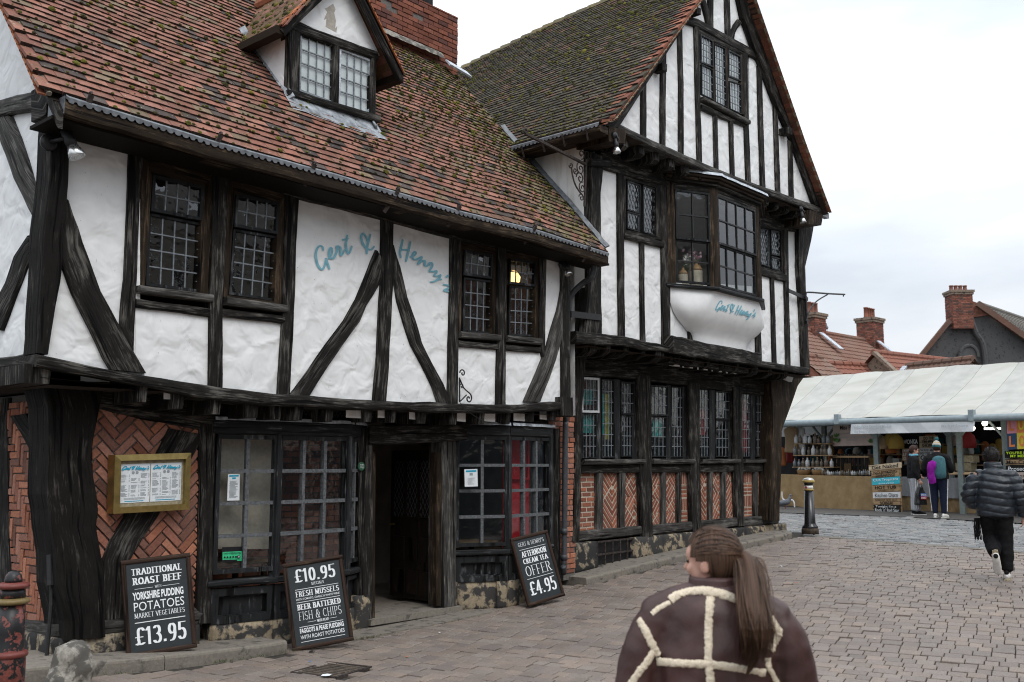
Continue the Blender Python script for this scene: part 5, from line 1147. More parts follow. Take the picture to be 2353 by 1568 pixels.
LOGO = [[(625, 365), (655, 310), (650, 250), (615, 238), (560, 280), (500, 370), (450, 470), (410, 570), (425, 597), (480, 570), (545, 510), (577, 482)], [(575, 482), (530, 570), (450, 685)],
  [(590, 560), (640, 510), (690, 440), (690, 405), (650, 440), (600, 520), (585, 580), (612, 595), (660, 560), (700, 520), (745, 460), (772, 452), (768, 490), (720, 580), (707, 625), (750, 600), (805, 540)],
  [(945, 355), (900, 450), (840, 560), (785, 652), (812, 655), (865, 598)], [(845, 412), (940, 420)],
  [(1162, 378), (1110, 480), (1040, 610), (960, 732)], [(1112, 638), (1062, 668), (1020, 620), (995, 540), (1000, 450), (1030, 370), (1070, 360), (1086, 420), (1062, 520)],
  [(1312, 400), (1250, 550), (1162, 768)], [(1416, 418), (1350, 570), (1220, 808)], [(1208, 606), (1352, 600)],
  [(1330, 740), (1400, 660), (1446, 590), (1420, 600), (1360, 690), (1337, 750), (1370, 752), (1425, 705), (1515, 622), (1460, 720), (1412, 802), (1480, 725), (1545, 668), (1545, 695), (1510, 768), (1560, 742), (1610, 670), (1652, 642), (1655, 685), (1600, 770), (1590, 828), (1632, 800)],
  [(1690, 720), (1660, 790), (1662, 828), (1705, 800), (1800, 710), (1740, 820), (1660, 920), (1583, 985)], [(1932, 556), (1882, 668)], [(1815, 828), (1900, 770), (1957, 698), (1925, 765), (1932, 825), (1890, 872), (1848, 892)]]
brush(LOGO, lambda x, y: onbowl((x / 9.8 + 2820) * .57446, (y / 9.8 + 1180) * .57446), 46, 'painted_name', 'blue_paint', ori, (0, -1, -.2), per=3)
def lathe_thing(name, label, cat, p, prof, mat, group=None, k=18):
 o = MB().lathe(prof, p, k).build(name, M[mat] if isinstance(mat, str) else mat, None, True); tag(o, label, cat, group); return o
simple('stoneware', (0.55, 0.47, 0.36), .45, .4); simple('stoneware_tan', (0.42, 0.24, 0.10), .4, .4)
def jug(u, sc, label, tan=True):
 p = onP(u, 648, OP[0] + Vector((.1, .25, 0)), (.43, .9, 0)); p.z = Zs + .03
 t = root('stoneware_jug', p, label, 'jug')
 MB().lathe([(.085 * sc, 0), (.09 * sc, .02 * sc), (.09 * sc, .26 * sc)], p, 18).build('body', M['stoneware'], t, True)
 MB().lathe([(.09 * sc, .262 * sc), (.088 * sc, .29 * sc), (.06 * sc, .33 * sc), (.028 * sc, .355 * sc), (.026 * sc, .40 * sc), (.034 * sc, .405 * sc)], p, 18).build('neck', M['stoneware_tan'], t, True)
 if tan: MB().tube([p + Vector((.03 * sc * q[0], 0, q[1] * sc)) for q in ((1, .39), (2.6, .39), (3, .34), (2.9, .29))], .012 * sc, 8).build('handle', M['stoneware_tan'], t, True)
jug(1570, .85, 'short stoneware jar nearest the left post of the oriel window', False); jug(1601, 1.15, 'large stoneware jug with handle in the oriel window')
pot = onP(1590, 640, OP[0] + Vector((.2, .45, 0)), (.43, .9, 0)); pot.z = Zs + .45
fl_ = root('flower_vase', (pot.x, pot.y, Zs), 'bunch of pink and white flowers behind the oriel window', 'flowers')
simple('petal_pink', (0.72, 0.42, 0.50)); simple('petal_white', (0.75, 0.72, 0.68)); simple('leaf_green', (0.10, 0.20, 0.06))
for mt, nn, ctr, sp in (('petal_white', 60, (-.10, 0, .14), .11), ('petal_pink', 70, (.10, 0, .2), .11), ('leaf_green', 50, (.08, .02, .06), .12)):
 mb = MB()
 for k in range(nn):
  c = pot + Vector(ctr) + Vector((rnd.gauss(0, sp * .6), rnd.gauss(0, .05), rnd.gauss(0, sp * .45))); a = Vector((rnd.gauss(0, 1), rnd.gauss(0, 1), rnd.gauss(0, 1))).normalized(); b = a.orthogonal().normalized(); c2 = a.cross(b); r = .028
  mb.add([c + b * r, c + c2 * r, c - b * r, c - c2 * r], [[0, 1, 2, 3]])
 o = mb.build('petals' if mt != 'leaf_green' else 'leaves', M[mt], fl_); o['kind'] = 'stuff'
MB().lathe([(.06, 0), (.075, .2), (.05, .40), (.06, .45)], (pot.x, pot.y, Zs + .03), 14).build('vase', M['stoneware'], fl_, True)
tr('bressummer', [(1322, 762, 1322, 790), (1431, 774, 1431, 796), (1541, 796, 1541, 812)], PY(8.52), 'timber', .4, .02, .012)
tr('bressummer', [(1538, 772, 1538, 812), (1620, 790, 1620, 826), (1740, 812, 1740, 842)], PY(8.50), 'timber', .45, .07, .016)
tr('bressummer', [(1736, 828, 1736, 842), (1858, 846, 1858, 862)], PY(8.52), 'timber', .4, .02, .008)
tr('bressummer', [(1538, 812, 1538, 834), (1740, 836, 1740, 862)], PY(8.62), 'timber', .3, .0, .012)
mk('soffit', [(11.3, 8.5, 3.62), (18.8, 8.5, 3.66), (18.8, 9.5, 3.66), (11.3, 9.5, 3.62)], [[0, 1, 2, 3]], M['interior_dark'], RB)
for i, u in enumerate((1370, 1402, 1442, 1480, 1518, 1562, 1597, 1630, 1664, 1697, 1736, 1772, 1808)):
 v = float(np.interp(u, [1322, 1431, 1541, 1740, 1858], [790, 797, 814, 846, 862])); p = onY(u, v, 8.55); w = .13 if u not in (1518, 1736) else .26; h = .15
 timber3('joist', [(p + Vector((-w / 2, 0, .05)), p + Vector((w / 2, 0, .05))), (p + Vector((-w / 2, .02, -h * .6)), p + Vector((w / 2, .02, -h * .6))), (p + Vector((-w / 2 * .8, .14, -h)), p + Vector((w / 2 * .8, .14, -h)))], NF, .6, 'timber', RB, .012, step=.04)
for i, u in enumerate((1550, 1580, 1614, 1647, 1680)):
 v = float(np.interp(u, [1541, 1740], [834, 860])); mk('joist_infill', [onY(u - 12, v - 3, 8.72), onY(u + 12, v - 1, 8.72), onY(u + 12, v + 8, 8.74), onY(u - 12, v + 6, 8.74)], [[0, 1, 2, 3]], M['plaster'], RB)
panel('plaster_panel', [(1806, 850), (1828, 853), (1820, 878), (1806, 872)], PY(8.78), NF, 'plaster', RB)
tr('bracket_post', [(1322, 770, 1350, 776), (1318, 800, 1344, 812), (1316, 870, 1336, 880), (1315, 1000, 1333, 1000), (1315, 1060, 1331, 1060), (1310, 1246, 1327, 1246)], PY(9.0), 'timber', .3, .05, .015)
tr('bracket_post', [(1768, 842, 1846, 862), (1768, 885, 1828, 888), (1770, 930, 1812, 934), (1770, 974, 1797, 976), (1770, 990, 1792, 992), (1768, 1060, 1791, 1060), (1764, 1196, 1786, 1198)], PY(9.0), 'timber_brown', .3, .05, .012)
tr('head_beam', [(1326, 806, 1326, 862), (1460, 818, 1460, 872), (1620, 840, 1620, 892), (1800, 866, 1800, 914)], L9, 'timber', .2, .03, .01)
for q in ([(1462, 862, 1492, 864), (1464, 1000, 1492, 1000), (1472, 1236, 1496, 1234)], [(1578, 880, 1603, 882), (1580, 1000, 1603, 1000), (1588, 1224, 1608, 1222)], [(1680, 890, 1702, 892), (1682, 1000, 1702, 1000), (1691, 1210, 1706, 1208)]): tr('post', q, L9, 'timber', .2, .05)
tr('post', [(1326, 858, 1336, 860), (1325, 1240, 1331, 1240)], L9, 'timber', .2, .02)
LIGHTS = [((1338, 1372), (872, 943), (953, 1050), True), ((1382, 1412), (874, None), (None, 1049), False), ((1427, 1454), (881, 949), (957, 1047), False), ((1495, 1532), (889, 952), (960, 1048), False), ((1542, 1570), (891, None), (None, 1049), False),
   ((1606, 1631), (896, None), (None, 1049), False), ((1644, 1675), (902, 961), (968, 1048), False), ((1704, 1726), (906, None), (None, 1049), False), ((1736, 1758), (909, 967), (974, 1048), False)]
WIND = PY(9.22)
for (u0, u1), (t0, t1), (b0, b1), white in LIGHTS:
 tv = lambda u, v: v + (u - u0) * .06 if v < 1000 else v
 if t1 is None: sash(RB, [(u0, t0), (u1, t0 + 2), (u1, b1), (u0, b1)], WIND, NF, 4, 7, .018, .012, 'joinery', 'came', 'glass', ties=True)
 else:
  sash(RB, [(u0, t0), (u1, t0 + 2), (u1, t1 + 1), (u0, t1)], PY(9.20), NF, 4, 3, .034 if white else .026, .012, 'came_white' if white else 'joinery', 'came', 'glass')
  sash(RB, [(u0, b0), (u1, b0 + 1), (u1, b1), (u0, b1)], WIND, NF, 4, 4, .018, .012, 'joinery', 'came', 'glass', ties=True)
for (a, b) in ((1373, 1381), (1413, 1426), (1455, 1464), (1533, 1541), (1571, 1580), (1632, 1643), (1676, 1682), (1727, 1735), (1759, 1772), (1330, 1337), (1490, 1495), (1600, 1606), (1699, 1704)):
 tr('mullion', [(a - 1, 862 + (a - 1330) * .11, b + 1, 863 + (b - 1330) * .11), (a - 1, 1056, b + 1, 1056)], PY(9.19), 'joinery', .1, .0, .003)
for (a, b, c, d) in ((1333, 1474, 1055, 1068), (1492, 1588, 1055, 1067), (1605, 1693, 1055, 1066), (1704, 1772, 1055, 1065)):
 tr('window_sill', [(a, c, a, d), (b, c, b, d - 1)], L9, 'timber_grey', .2, .09, .004); tr('rail', [(a, d, a, d + 21), (b, d - 1, b, d + 19)], L9, 'timber', .2, .02)
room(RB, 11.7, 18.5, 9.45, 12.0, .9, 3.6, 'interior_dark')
simple('teal', (0.0, 0.30, 0.28)); simple('yellow_dull', (0.42, 0.36, 0.02)); simple('red_cloth', (0.30, 0.03, 0.03))
for (u0, u1, v0, v1, mt) in ((1336, 1368, 895, 930, 'teal'), (1334, 1366, 955, 995, 'teal'), (1382, 1412, 905, 1000, 'teal'), (1500, 1520, 965, 1005, 'teal')):
 o = mk('wall_hanging', [onY(u0, v0, 9.28), onY(u1, v0, 9.28), onY(u1, v1, 9.28), onY(u0, v1, 9.28)], [[0, 1, 2, 3]], M[mt]); tag(o, 'teal hanging behind the leaded window %s' % {1336: 'with the white upper frame', 1334: 'below the white framed casement', 1382: 'second from the downpipe', 1500: 'right of the first broad post'}[u0], 'hanging')
for (u0, u1, v0, v1, mt, lab) in ((1391, 1400, 905, 1010, 'yellow_dull', 'dull yellow strip on the teal hanging inside the ground floor'), (1606, 1640, 940, 1000, 'red_cloth', 'dark red cloth hanging behind the leaded lights near the right end'), (1704, 1722, 920, 1040, 'red_cloth', 'dark red cloth behind the rightmost pair of leaded lights')):
 o = mk('wall_hanging', [onY(u0, v0, 9.265), onY(u1, v0, 9.265), onY(u1, v1, 9.265), onY(u0, v1, 9.265)], [[0, 1, 2, 3]], M[mt]); tag(o, lab, 'hanging')
PB = [(1329, 1372, 'run'), (1386, 1424, 'vee'), (1437, 1473, 'dia'), (1495, 1522, 'zig'), (1531, 1558, 'zig2'), (1566, 1588, 'bas'), (1607, 1630, 'vee'), (1638, 1660, 'dia'), (1669, 1692, 'zev'), (1706, 1734, 'bas'), (1742, 1768, 'run')]
bline = lambda u: float(np.interp(u, [1329, 1768], [1222, 1184])); rest = MB(); cnt = 0; pw_ = None
PBR = [(.34, .125, .075), (.28, .10, .065), (.38, .15, .09), (.24, .095, .065), (.31, .13, .09)]
for k, (u0, u1, pat) in enumerate(PB):
 q = [onY(u0 - 3, 1084, 9.21), onY(u1 + 3, 1083, 9.21), onY(u1 + 3, bline(u1) + 3, 9.21), onY(u0 - 3, bline(u0) + 3, 9.21)]
 pm = board3('brick_panel', q, NF, .05, 'mortar', RB); x0, x1, z0, z1 = q[0].x, q[1].x, min(q[2].z, q[3].z), q[0].z; xm = (x0 + x1) / 2; reg = [(x0, z0), (x1, z0), (x1, z1), (x0, z1)]
 Lb, Wb, gp_ = .235, .070, .022; cells = []; a45 = math.radians(47)
 if pat == 'run': cells = brick_cells(reg, 0, .23, .075, gp_, .5, (x0, z0))
 elif pat == 'vee': cells = brick_cells([(x0, z0), (xm, z0), (xm, z1), (x0, z1)], -a45, .5, Wb, gp_, .0, (xm, z0)) + brick_cells([(xm, z0), (x1, z0), (x1, z1), (xm, z1)], a45, .5, Wb, gp_, .0, (xm, z0))
 elif pat == 'zev': cells = brick_cells([(x0, z0), (xm, z0), (xm, z1), (x0, z1)], a45, .5, Wb, gp_, .0, (xm, z0)) + brick_cells([(xm, z0), (x1, z0), (x1, z1), (xm, z1)], -a45, .5, Wb, gp_, .0, (xm, z0))
 elif pat in ('zig', 'zig2'):
  nb = 4; hb = (z1 - z0) / nb
  for b in range(nb): cells += brick_cells([(x0, z0 + b * hb), (x1, z0 + b * hb), (x1, z0 + (b + 1) * hb), (x0, z0 + (b + 1) * hb)], a45 if (b + (pat == 'zig2')) % 2 else -a45, .30, Wb, gp_, .0, (x0, z0 + b * hb))
 elif pat == 'dia':
  zc = (z0 + z1) / 2 + .05
  for (ax, bx, az, bz, sg) in ((x0, xm, z0, zc, 1), (xm, x1, z0, zc, -1), (x0, xm, zc, z1, -1), (xm, x1, zc, z1, 1)): cells += brick_cells([(ax, az), (bx, az), (bx, bz), (ax, bz)], sg * a45, .26, Wb, gp_, .0, (xm, zc))
 else:
  nb = 4; hb = (z1 - z0) / nb
  for b in range(nb): cells += brick_cells([(x0, z0 + b * hb), (x1, z0 + b * hb), (x1, z0 + (b + 1) * hb), (x0, z0 + (b + 1) * hb)], math.pi / 2 if b % 2 else 0, .215, .068, gp_, .0, (x0, z0 + b * hb))
 ind = cnt + len(cells) <= 330; cnt += len(cells) if ind else 0
 lay_bricks(cells, lambda a, b: Vector((a, 9.21, b)), NF, .007, pm, ind, PBR, rest=rest, jit=.001)
if rest.v: o = rest.build('brick_infill', M['brick_tint'], RB); o['kind'] = 'stuff'
for (a, b) in ((1372, 1386), (1424, 1437), (1522, 1531), (1558, 1566), (1630, 1638), (1660, 1669), (1734, 1742)): tr('stud', [(a, 1080, b, 1080), (a, bline(a) + 4, b, bline(b) + 4)], L9, 'timber_grey', .15, .01)
for (a, b) in ((1324, 1473), (1495, 1589), (1607, 1692), (1706, 1786)): tr('sill_beam', [(a, bline(a) - 1, a, bline(a) + 23), (b, bline(b) - 1, b, bline(b) + 19)], L9, 'timber_grey', .25, .03, .005)
pa_ = onY(1312, 1249, 9.08); pb_ = onY(1372, 1244, 9.08); pc_ = onY(1458, 1236, 9.08); pd_ = onY(1798, 1204, 9.08)
gb = lambda p: Vector((p.x, 9.06, gz(p.x, 8.9) + .06))
stone_blocks(RB, lambda t: pa_.lerp(pb_, t), lambda t: gb(pa_.lerp(pb_, t)), NF, .3, 'stone_black', [.7])
stone_blocks(RB, lambda t: pc_.lerp(pd_, t), lambda t: gb(pc_.lerp(pd_, t)), NF, .3, ['stone_black', 'stone', 'stone'], [.75, .62, .9, .7])
stone_blocks(RB, lambda t: Vector((18.52 + .12 * t, 9.05 + .4 * t, pd_.z)), lambda t: Vector((18.52 + .12 * t, 9.05 + .4 * t, .6)), (1, -.3, 0), .3, 'stone', [.5])
q = [onY(1372, 1246, 9.12), onY(1458, 1237, 9.12), onY(1458, 1290, 9.12), onY(1372, 1303, 9.12)]
gr = mk('cellar_grille', [p + Vector((0, .05, 0)) for p in q], [[0, 1, 2, 3]], M['black_iron'], RB)
mb = MB()
for i in range(6): mb.bar(q[0].lerp(q[1], i / 5), q[3].lerp(q[2], i / 5), .022, .022, NF)
for t in (0, .52, 1): mb.bar(q[0].lerp(q[3], t), q[1].lerp(q[2], t), .024, .026, NF)
mb.build('grille_bars', M['rust_iron'], gr)
bs = mk('brick_strip', [(11.0, 8.98, .3), (11.6, 8.98, .3), (11.6, 8.98, 3.9), (11.0, 8.98, 3.9)], [[0, 1, 2, 3]], M['mortar_grey'], RB); rs = MB()
lay_bricks(brick_cells([(11.0, .4), (11.6, .4), (11.6, 3.9), (11.0, 3.9)], 0, .225, .075, .012), lambda a, b: Vector((a, 8.98, b)), NF, .015, None, False, rest=rs); o = rs.build('brick_infill', M['brick_tint'], bs); o['kind'] = 'stuff'
P47 = math.radians(47.3); XE, ZE = 11.02, 6.70
def surfR(a, s):
 y = 15.2 - a; sag = .0085 * (y - 8) ** 2
 if s < .34: x, z = XE + s * math.cos(.46), ZE + s * math.sin(.46)
 else: x, z = XE + .34 * math.cos(.46) + (s - .34) * math.cos(P47), ZE + .34 * math.sin(.46) + (s - .34) * math.sin(P47)
 return Vector((x, y, z - sag * min(1, s / 5.0) + .02 * noise.noise(Vector((y * .6, s * .6, 8))) * min(1, s)))
def colR(a, s):
 if a > 6.95 and rnd.random() < .6: return rnd.choice([(.26, .095, .06), (.20, .08, .055), (.30, .12, .075)])
 c = rnd.choice([(.075, .068, .05), (.062, .056, .042), (.09, .078, .055), (.052, .048, .038)])
 if rnd.random() < .12: c = (.13, .075, .055)
 return c
NS_ = 60
roofR = mk('roof', [surfR(a, s) - Vector((-.02, 0, .02)) for s in np.linspace(-.02, 6.0, 14) for a in np.linspace(0, 7.16, 18)], [[j * 18 + i, j * 18 + i + 1, (j + 1) * 18 + i + 1, (j + 1) * 18 + i] for j in range(13) for i in range(17)], M['interior_dark'], RB)
tilesR = tile_roof(roofR, surfR, 37, 7.15, 57, .106, .198, 300, colR, lambda a, s: False, .032)
AP = surfR(7.1, 6.0)
def surfRR(a, s): p = surfR(a, s); return Vector((2 * AP.x - p.x - .28 * min(1, (6.0 - s) / 4), p.y, p.z + .02))
mk('far_slope', [surfRR(a, s) for s in (.36, .6, 6.0) for a in (0, 3, 7.16)], [[j * 3 + i, j * 3 + i + 1, (j + 1) * 3 + i + 1, (j + 1) * 3 + i] for j in range(2) for i in range(2)], M['interior_dark'], RB)
vt = MB()
for c in range(60):
 for side, S in ((-1, surfR), (1, surfRR)):
  if side > 0 and c < 4: continue
  p = S(7.16, c * .099); q_ = S(7.16, c * .099 + .17); zz = Vector((side * .73, 0, .68)); 
  for k in range(2 if side > 0 else 1):
   cc = rnd.choice([(.26, .10, .065), (.18, .085, .06), (.30, .13, .08)]); vt.bar(p + zz * (.030) + Vector((0, k * .17 + .02, 0)), q_ + zz * .014 + Vector((0, k * .17 + .02, 0)), .165, .016, zz, cc)
  p2 = p + Vector((0, -.06, 0)) - zz * .01; vt.bar(p2, q_ + Vector((0, -.06, 0)) - zz * .012, .05, .014, zz, (.33, .27, .19) if c % 2 else (.28, .12, .07))
o = vt.build('verge_tiles', M['tile_tint'], roofR); o['kind'] = 'stuff'
rt_ = MB()
for i in range(25):
 y = 8.05 + i * .29; p = surfR(15.2 - y, 6.0); rt_.lathe([(.12, 0), (.125, .285)], Vector((AP.x, y, p.z - .06)), 10, Matrix(((1, 0, 0), (0, 0, 1), (0, -1, 0))), rnd.choice([(.19, .17, .10), (.15, .13, .085), (.23, .19, .11)]))
rt_.build('ridge_tiles', M['tile_tint'], roofR)
moss_clumps('moss', [(surfR(rnd.uniform(0, 7.0), rnd.uniform(0, 6.0)) + Vector((-.044, 0, .044)), (-.7, 0, .7)) for i in range(3800)], roofR, .007, .022)
moss_clumps('moss', [(surfR(rnd.uniform(4.5, 7.0), rnd.uniform(3.2, 6.0)) + Vector((-.042, 0, .042)), (-.7, 0, .7)) for i in range(160)], roofR, .02, .045)
ge = [Vector((XE - .06, y, surfR(15.2 - y, 0).z - .0)) for y in (7.98, 8.6, 9.2, 9.95)]
gR = timber3('gutter_board', [(p + Vector((0, 0, -.02)), p + Vector((0, 0, -.12))) for p in ge], NS, .2, 'timber_brown', RB, .004)
scallop('lead_edging', [p + Vector((-.012, 0, .01)) for p in ge], NS, gR, mat='lead', period=.075, lobe=.014, h=.055)
mb = MB()
for y in (8.2, 8.62, 9.0, 9.4, 9.8):
 mb = MB(); c = Vector((XE - .10, y, surfR(15.2 - y, 0).z - .06)); mb.tube([c + Vector((.022 * math.cos(t), 0, .022 * math.sin(t))) for t in np.linspace(0, 5.2, 10)], .010, 6); mb.bar(c, c + Vector((.06, 0, -.14)), .03, .008, NS); mb.build('gutter_bracket', M['rust_iron'], gR)
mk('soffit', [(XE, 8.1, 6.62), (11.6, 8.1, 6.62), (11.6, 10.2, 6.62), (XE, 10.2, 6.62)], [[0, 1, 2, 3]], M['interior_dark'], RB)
mb = MB(); g0 = onY(1884, 490, 8.25); mb.bar(g0, g0 + Vector((.32, 0, .0)), .10, .12, (0, 0, 1)); mb.build('gutter_end', M['lead'], RB)
def E_(cx, cy, rx, ry, a0, a1, k=12): return [(cx + rx * math.cos(math.radians(a0 + (a1 - a0) * i / k)), cy + ry * math.sin(math.radians(a0 + (a1 - a0) * i / k))) for i in range(k + 1)]
GL = {'A': (.82, [[(.06, 0), (.41, 1)], [(.41, 1), (.76, 0)], [(.18, .33), (.64, .33)]]), 'B': (.70, [[(.14, 0), (.14, 1)], [(.14, 1), (.36, 1)] + E_(.36, .76, .2, .24, 90, -90), [(.14, .52), (.36, .52)] + E_(.36, .26, .24, .26, 90, -90) + [(.14, 0)]]),
  'C': (.76, [E_(.42, .5, .34, .48, 48, 312)]), 'D': (.78, [[(.14, 0), (.14, 1)], [(.14, 1), (.32, 1)] + E_(.32, .5, .36, .5, 90, -90) + [(.14, 0)]]), 'E': (.66, [[(.14, 0), (.14, 1)], [(.14, 1), (.56, 1)], [(.14, .52), (.46, .52)], [(.14, 0), (.58, 0)]]),
  'F': (.62, [[(.14, 0), (.14, 1)], [(.14, 1), (.56, 1)], [(.14, .5), (.46, .5)]]), 'G': (.80, [E_(.42, .5, .34, .48, 48, 330), [(.70, .42), (.70, .05)], [(.5, .42), (.74, .42)]]), 'H': (.84, [[(.14, 0), (.14, 1)], [(.68, 0), (.68, 1)], [(.14, .5), (.68, .5)]]),
  'I': (.34, [[(.17, 0), (.17, 1)]]), 'K': (.78, [[(.14, 0), (.14, 1)], [(.66, 1), (.16, .42)], [(.32, .58), (.70, 0)]]), 'L': (.62, [[(.14, 0), (.14, 1)], [(.14, 0), (.56, 0)]]), 'M': (.96, [[(.14, 0), (.14, 1)], [(.14, 1), (.48, .1)], [(.48, .1), (.82, 1)], [(.82, 1), (.82, 0)]]),
  'N': (.84, [[(.14, 0), (.14, 1)], [(.14, 1), (.70, 0)], [(.70, 0), (.70, 1)]]), 'O': (.84, [E_(.42, .5, .34, .49, 0, 360, 20)]), 'P': (.66, [[(.14, 0), (.14, 1)], [(.14, 1), (.36, 1)] + E_(.36, .74, .22, .26, 90, -90) + [(.14, .48)]]),
  'R': (.76, [[(.14, 0), (.14, 1)], [(.14, 1), (.36, 1)] + E_(.36, .75, .22, .25, 90, -90) + [(.14, .5)], [(.38, .5), (.68, 0)]]), 'S': (.64, [E_(.33, .74, .23, .25, 35, 265, 12) + E_(.33, .25, .25, .25, 85, -150, 12)]), 'T': (.72, [[(.36, 0), (.36, 1)], [(.06, 1), (.66, 1)]]),
  'U': (.80, [[(.14, 1), (.14, .3)] + E_(.40, .3, .26, .3, 180, 360) + [(.66, 1)]]), 'V': (.80, [[(.06, 1), (.40, 0)], [(.40, 0), (.74, 1)]]), 'W': (1.1, [[(.06, 1), (.32, 0)], [(.32, 0), (.54, .9)], [(.54, .9), (.78, 0)], [(.78, 0), (1.04, 1)]]), 'Y': (.76, [[(.06, 1), (.38, .45)], [(.70, 1), (.38, .45)], [(.38, .45), (.38, 0)]]),
  '0': (.62, [E_(.31, .5, .22, .49, 0, 360, 20)]), '1': (.40, [[(.22, 0), (.22, 1)], [(.06, .82), (.22, 1)]]), '3': (.60, [E_(.28, .76, .20, .24, 150, -80) + E_(.28, .27, .24, .27, 80, -150)]), '4': (.62, [[(.42, 0), (.42, 1)], [(.42, 1), (.05, .28)], [(.05, .28), (.58, .28)]]),
  '5': (.60, [[(.50, 1), (.16, 1)], [(.14, 1), (.12, .55)] + E_(.28, .32, .24, .32, 120, -150)]), '9': (.62, [E_(.30, .70, .21, .29, 0, 360, 18), E_(.24, .5, .27, .50, 20, -100)]), '.': (.28, [[(.13, .025), (.13, .12)]]), ',': (.24, [[(.12, .05), (.08, -.12)]]), "'": (.22, [[(.11, .98), (.09, .78)]]),
  '£': (.66, [E_(.40, .76, .20, .23, 20, 180) + [(.20, .45)] + E_(.05, .2, .18, .2, 40, -60), [(.06, .46), (.46, .46)], [(.06, .06), (.22, .10), (.40, .02), (.58, .10)]]), '&': (.86, [E_(.36, .77, .16, .21, -60, 250) + E_(.32, .27, .26, .27, 110, 330) + [(.74, .62)], [(.24, .60), (.72, .0)]]), ' ': (.36, []), '!': (.26, [[(.13, .3), (.13, 1)], [(.13, .02), (.13, .04)]]), '-': (.4, [[(.05, .45), (.35, .45)]])}
def stroke_text(s, nw=.16, nh=.05, serif=True, tr_=.04):
 P = []; x = 0.0
 for ch in s:
  w, st = GL.get(ch, GL[' '])
  for k in st:
   for i in range(len(k) - 1):
    a, b = k[i], k[i + 1]; pts = [(q[0] + x + sx_ * nw / 2, q[1] + sy_ * nh / 2) for q in (a, b) for sx_ in (-1, 1) for sy_ in (-1, 1)]; P.append(hull(pts))
   if serif:
    for e, f in ((k[0], k[1]), (k[-1], k[-2])):
     if (abs(e[1]) < .01 or abs(e[1] - 1) < .01) and abs(e[1] - f[1]) > .25: hw = nw / 2 + .10; P.append([(e[0] + x - hw, e[1] - nh / 2), (e[0] + x + hw, e[1] - nh / 2), (e[0] + x + hw, e[1] + nh / 2), (e[0] + x - hw, e[1] + nh / 2)])
  x += w + tr_ + nw * .35
 return P, x
def hull(pts):
 pts = sorted(set(pts)); cr = lambda o, a, b: (a[0] - o[0]) * (b[1] - o[1]) - (a[1] - o[1]) * (b[0] - o[0])
 if len(pts) < 3: return pts
 lo = []
 for p in pts:
  while len(lo) >= 2 and cr(lo[-2], lo[-1], p) <= 0: lo.pop()
  lo.append(p)
 up = []
 for p in reversed(pts):
  while len(up) >= 2 and cr(up[-2], up[-1], p) <= 0: up.pop()
  up.append(p)
 return lo[:-1] + up[:-1]
TMP = bpy.data.scenes.new('workshop')      # small scratch scene for shaping letters and skins; removed at the end
def sans_text(s, bold=0.0, shear=0.0):
 cu = bpy.data.curves.new('txt', 'FONT'); cu.body = s; cu.offset = bold; cu.shear = shear; cu.resolution_u = 3; o = bpy.data.objects.new('txt', cu); TMP.collection.objects.link(o)
 TMP.view_layers[0].update(); dg = TMP.view_layers[0].depsgraph; me = bpy.data.meshes.new_from_object(o.evaluated_get(dg)); P = [[(me.vertices[i].co.x, me.vertices[i].co.y) for i in p.vertices] for p in me.polygons]
 bpy.data.objects.remove(o); bpy.data.curves.remove(cu); bpy.data.meshes.remove(me)
 return P
def place_text(P, x0, x1, y0, y1, to3, n, name, mat, parent, off=.002, step=.00006):
 xs = [p[0] for q in P for p in q]; ys = [p[1] for q in P for p in q]; ax, bx, ay, by = min(xs), max(xs), min(ys), max(ys); mb = MB(); n = Vector(n)
 for i, q in enumerate(P): mb.add([to3(x0 + (p[0] - ax) / (bx - ax) * (x1 - x0), y1 + (p[1] - ay) / (by - ay) * (y0 - y1)) + n * (off + step * (i % 12)) for p in q], [list(range(len(q)))])
 return mb.build(name, M[mat], parent)
def board(pose, W, H, label, lines):
 x, y, z, yaw, lean, roll = pose; e = Vector((math.cos(yaw), math.sin(yaw), 0)); h = Vector((-math.sin(yaw), math.cos(yaw), 0)); up = Vector((0, 0, math.cos(lean))) + h * math.sin(lean)
 e2 = e * math.cos(roll) + up * math.sin(roll); u2 = up * math.cos(roll) - e * math.sin(roll); n = e2.cross(u2); c = Vector((x, y, z)); n = n if n.y < 0 else -n
 t = root('menu_board', c, label, 'menu board', 'menu boards leaning against the front')
 P = lambda a, b, d=0.0: c + e2 * (a - W / 2) + u2 * b + n * d
 fw = .042
 board3('panel', [P(.01, .01), P(W - .01, .01), P(W - .01, H - .01), P(.01, H - .01)], n, .012, 'board_black', t)
 for (a, b) in (((0, fw / 2), (W, fw / 2)), ((0, H - fw / 2), (W, H - fw / 2)), ((fw / 2, fw), (fw / 2, H - fw)), ((W - fw / 2, fw), (W - fw / 2, H - fw))):
  A, B = P(*a), P(*b); d = (B - A).normalized(); s = n.cross(d) * fw / 2
  timber3('frame_bar', [(A + s + n * .014, A - s + n * .014), (B + s + n * .014, B - s + n * .014)], n, .034, 'frame_brown', t, .0015, step=.1)
 iw, ih = W - 2 * fw, H - 2 * fw; to3 = lambda a, b: P(fw + a * iw, H - fw - b * ih)
 for L_ in lines:
  kind = L_[0]
  if kind == 'rule': _, x0, x1, yy, th = L_; mk('rule', [to3(x0, yy) + n * .0025, to3(x1, yy) + n * .0025, to3(x1, yy + th) + n * .0025, to3(x0, yy + th) + n * .0025], [[0, 1, 2, 3]], M['white_ink'], t); continue
  _, s, x0, x1, y0, y1, a = L_
  Pp = stroke_text(s, *a)[0] if kind == 'serif' else sans_text(s, *a)
  place_text(Pp, x0, x1, y0, y1, to3, n, 'lettering', 'white_ink', t)
 return t
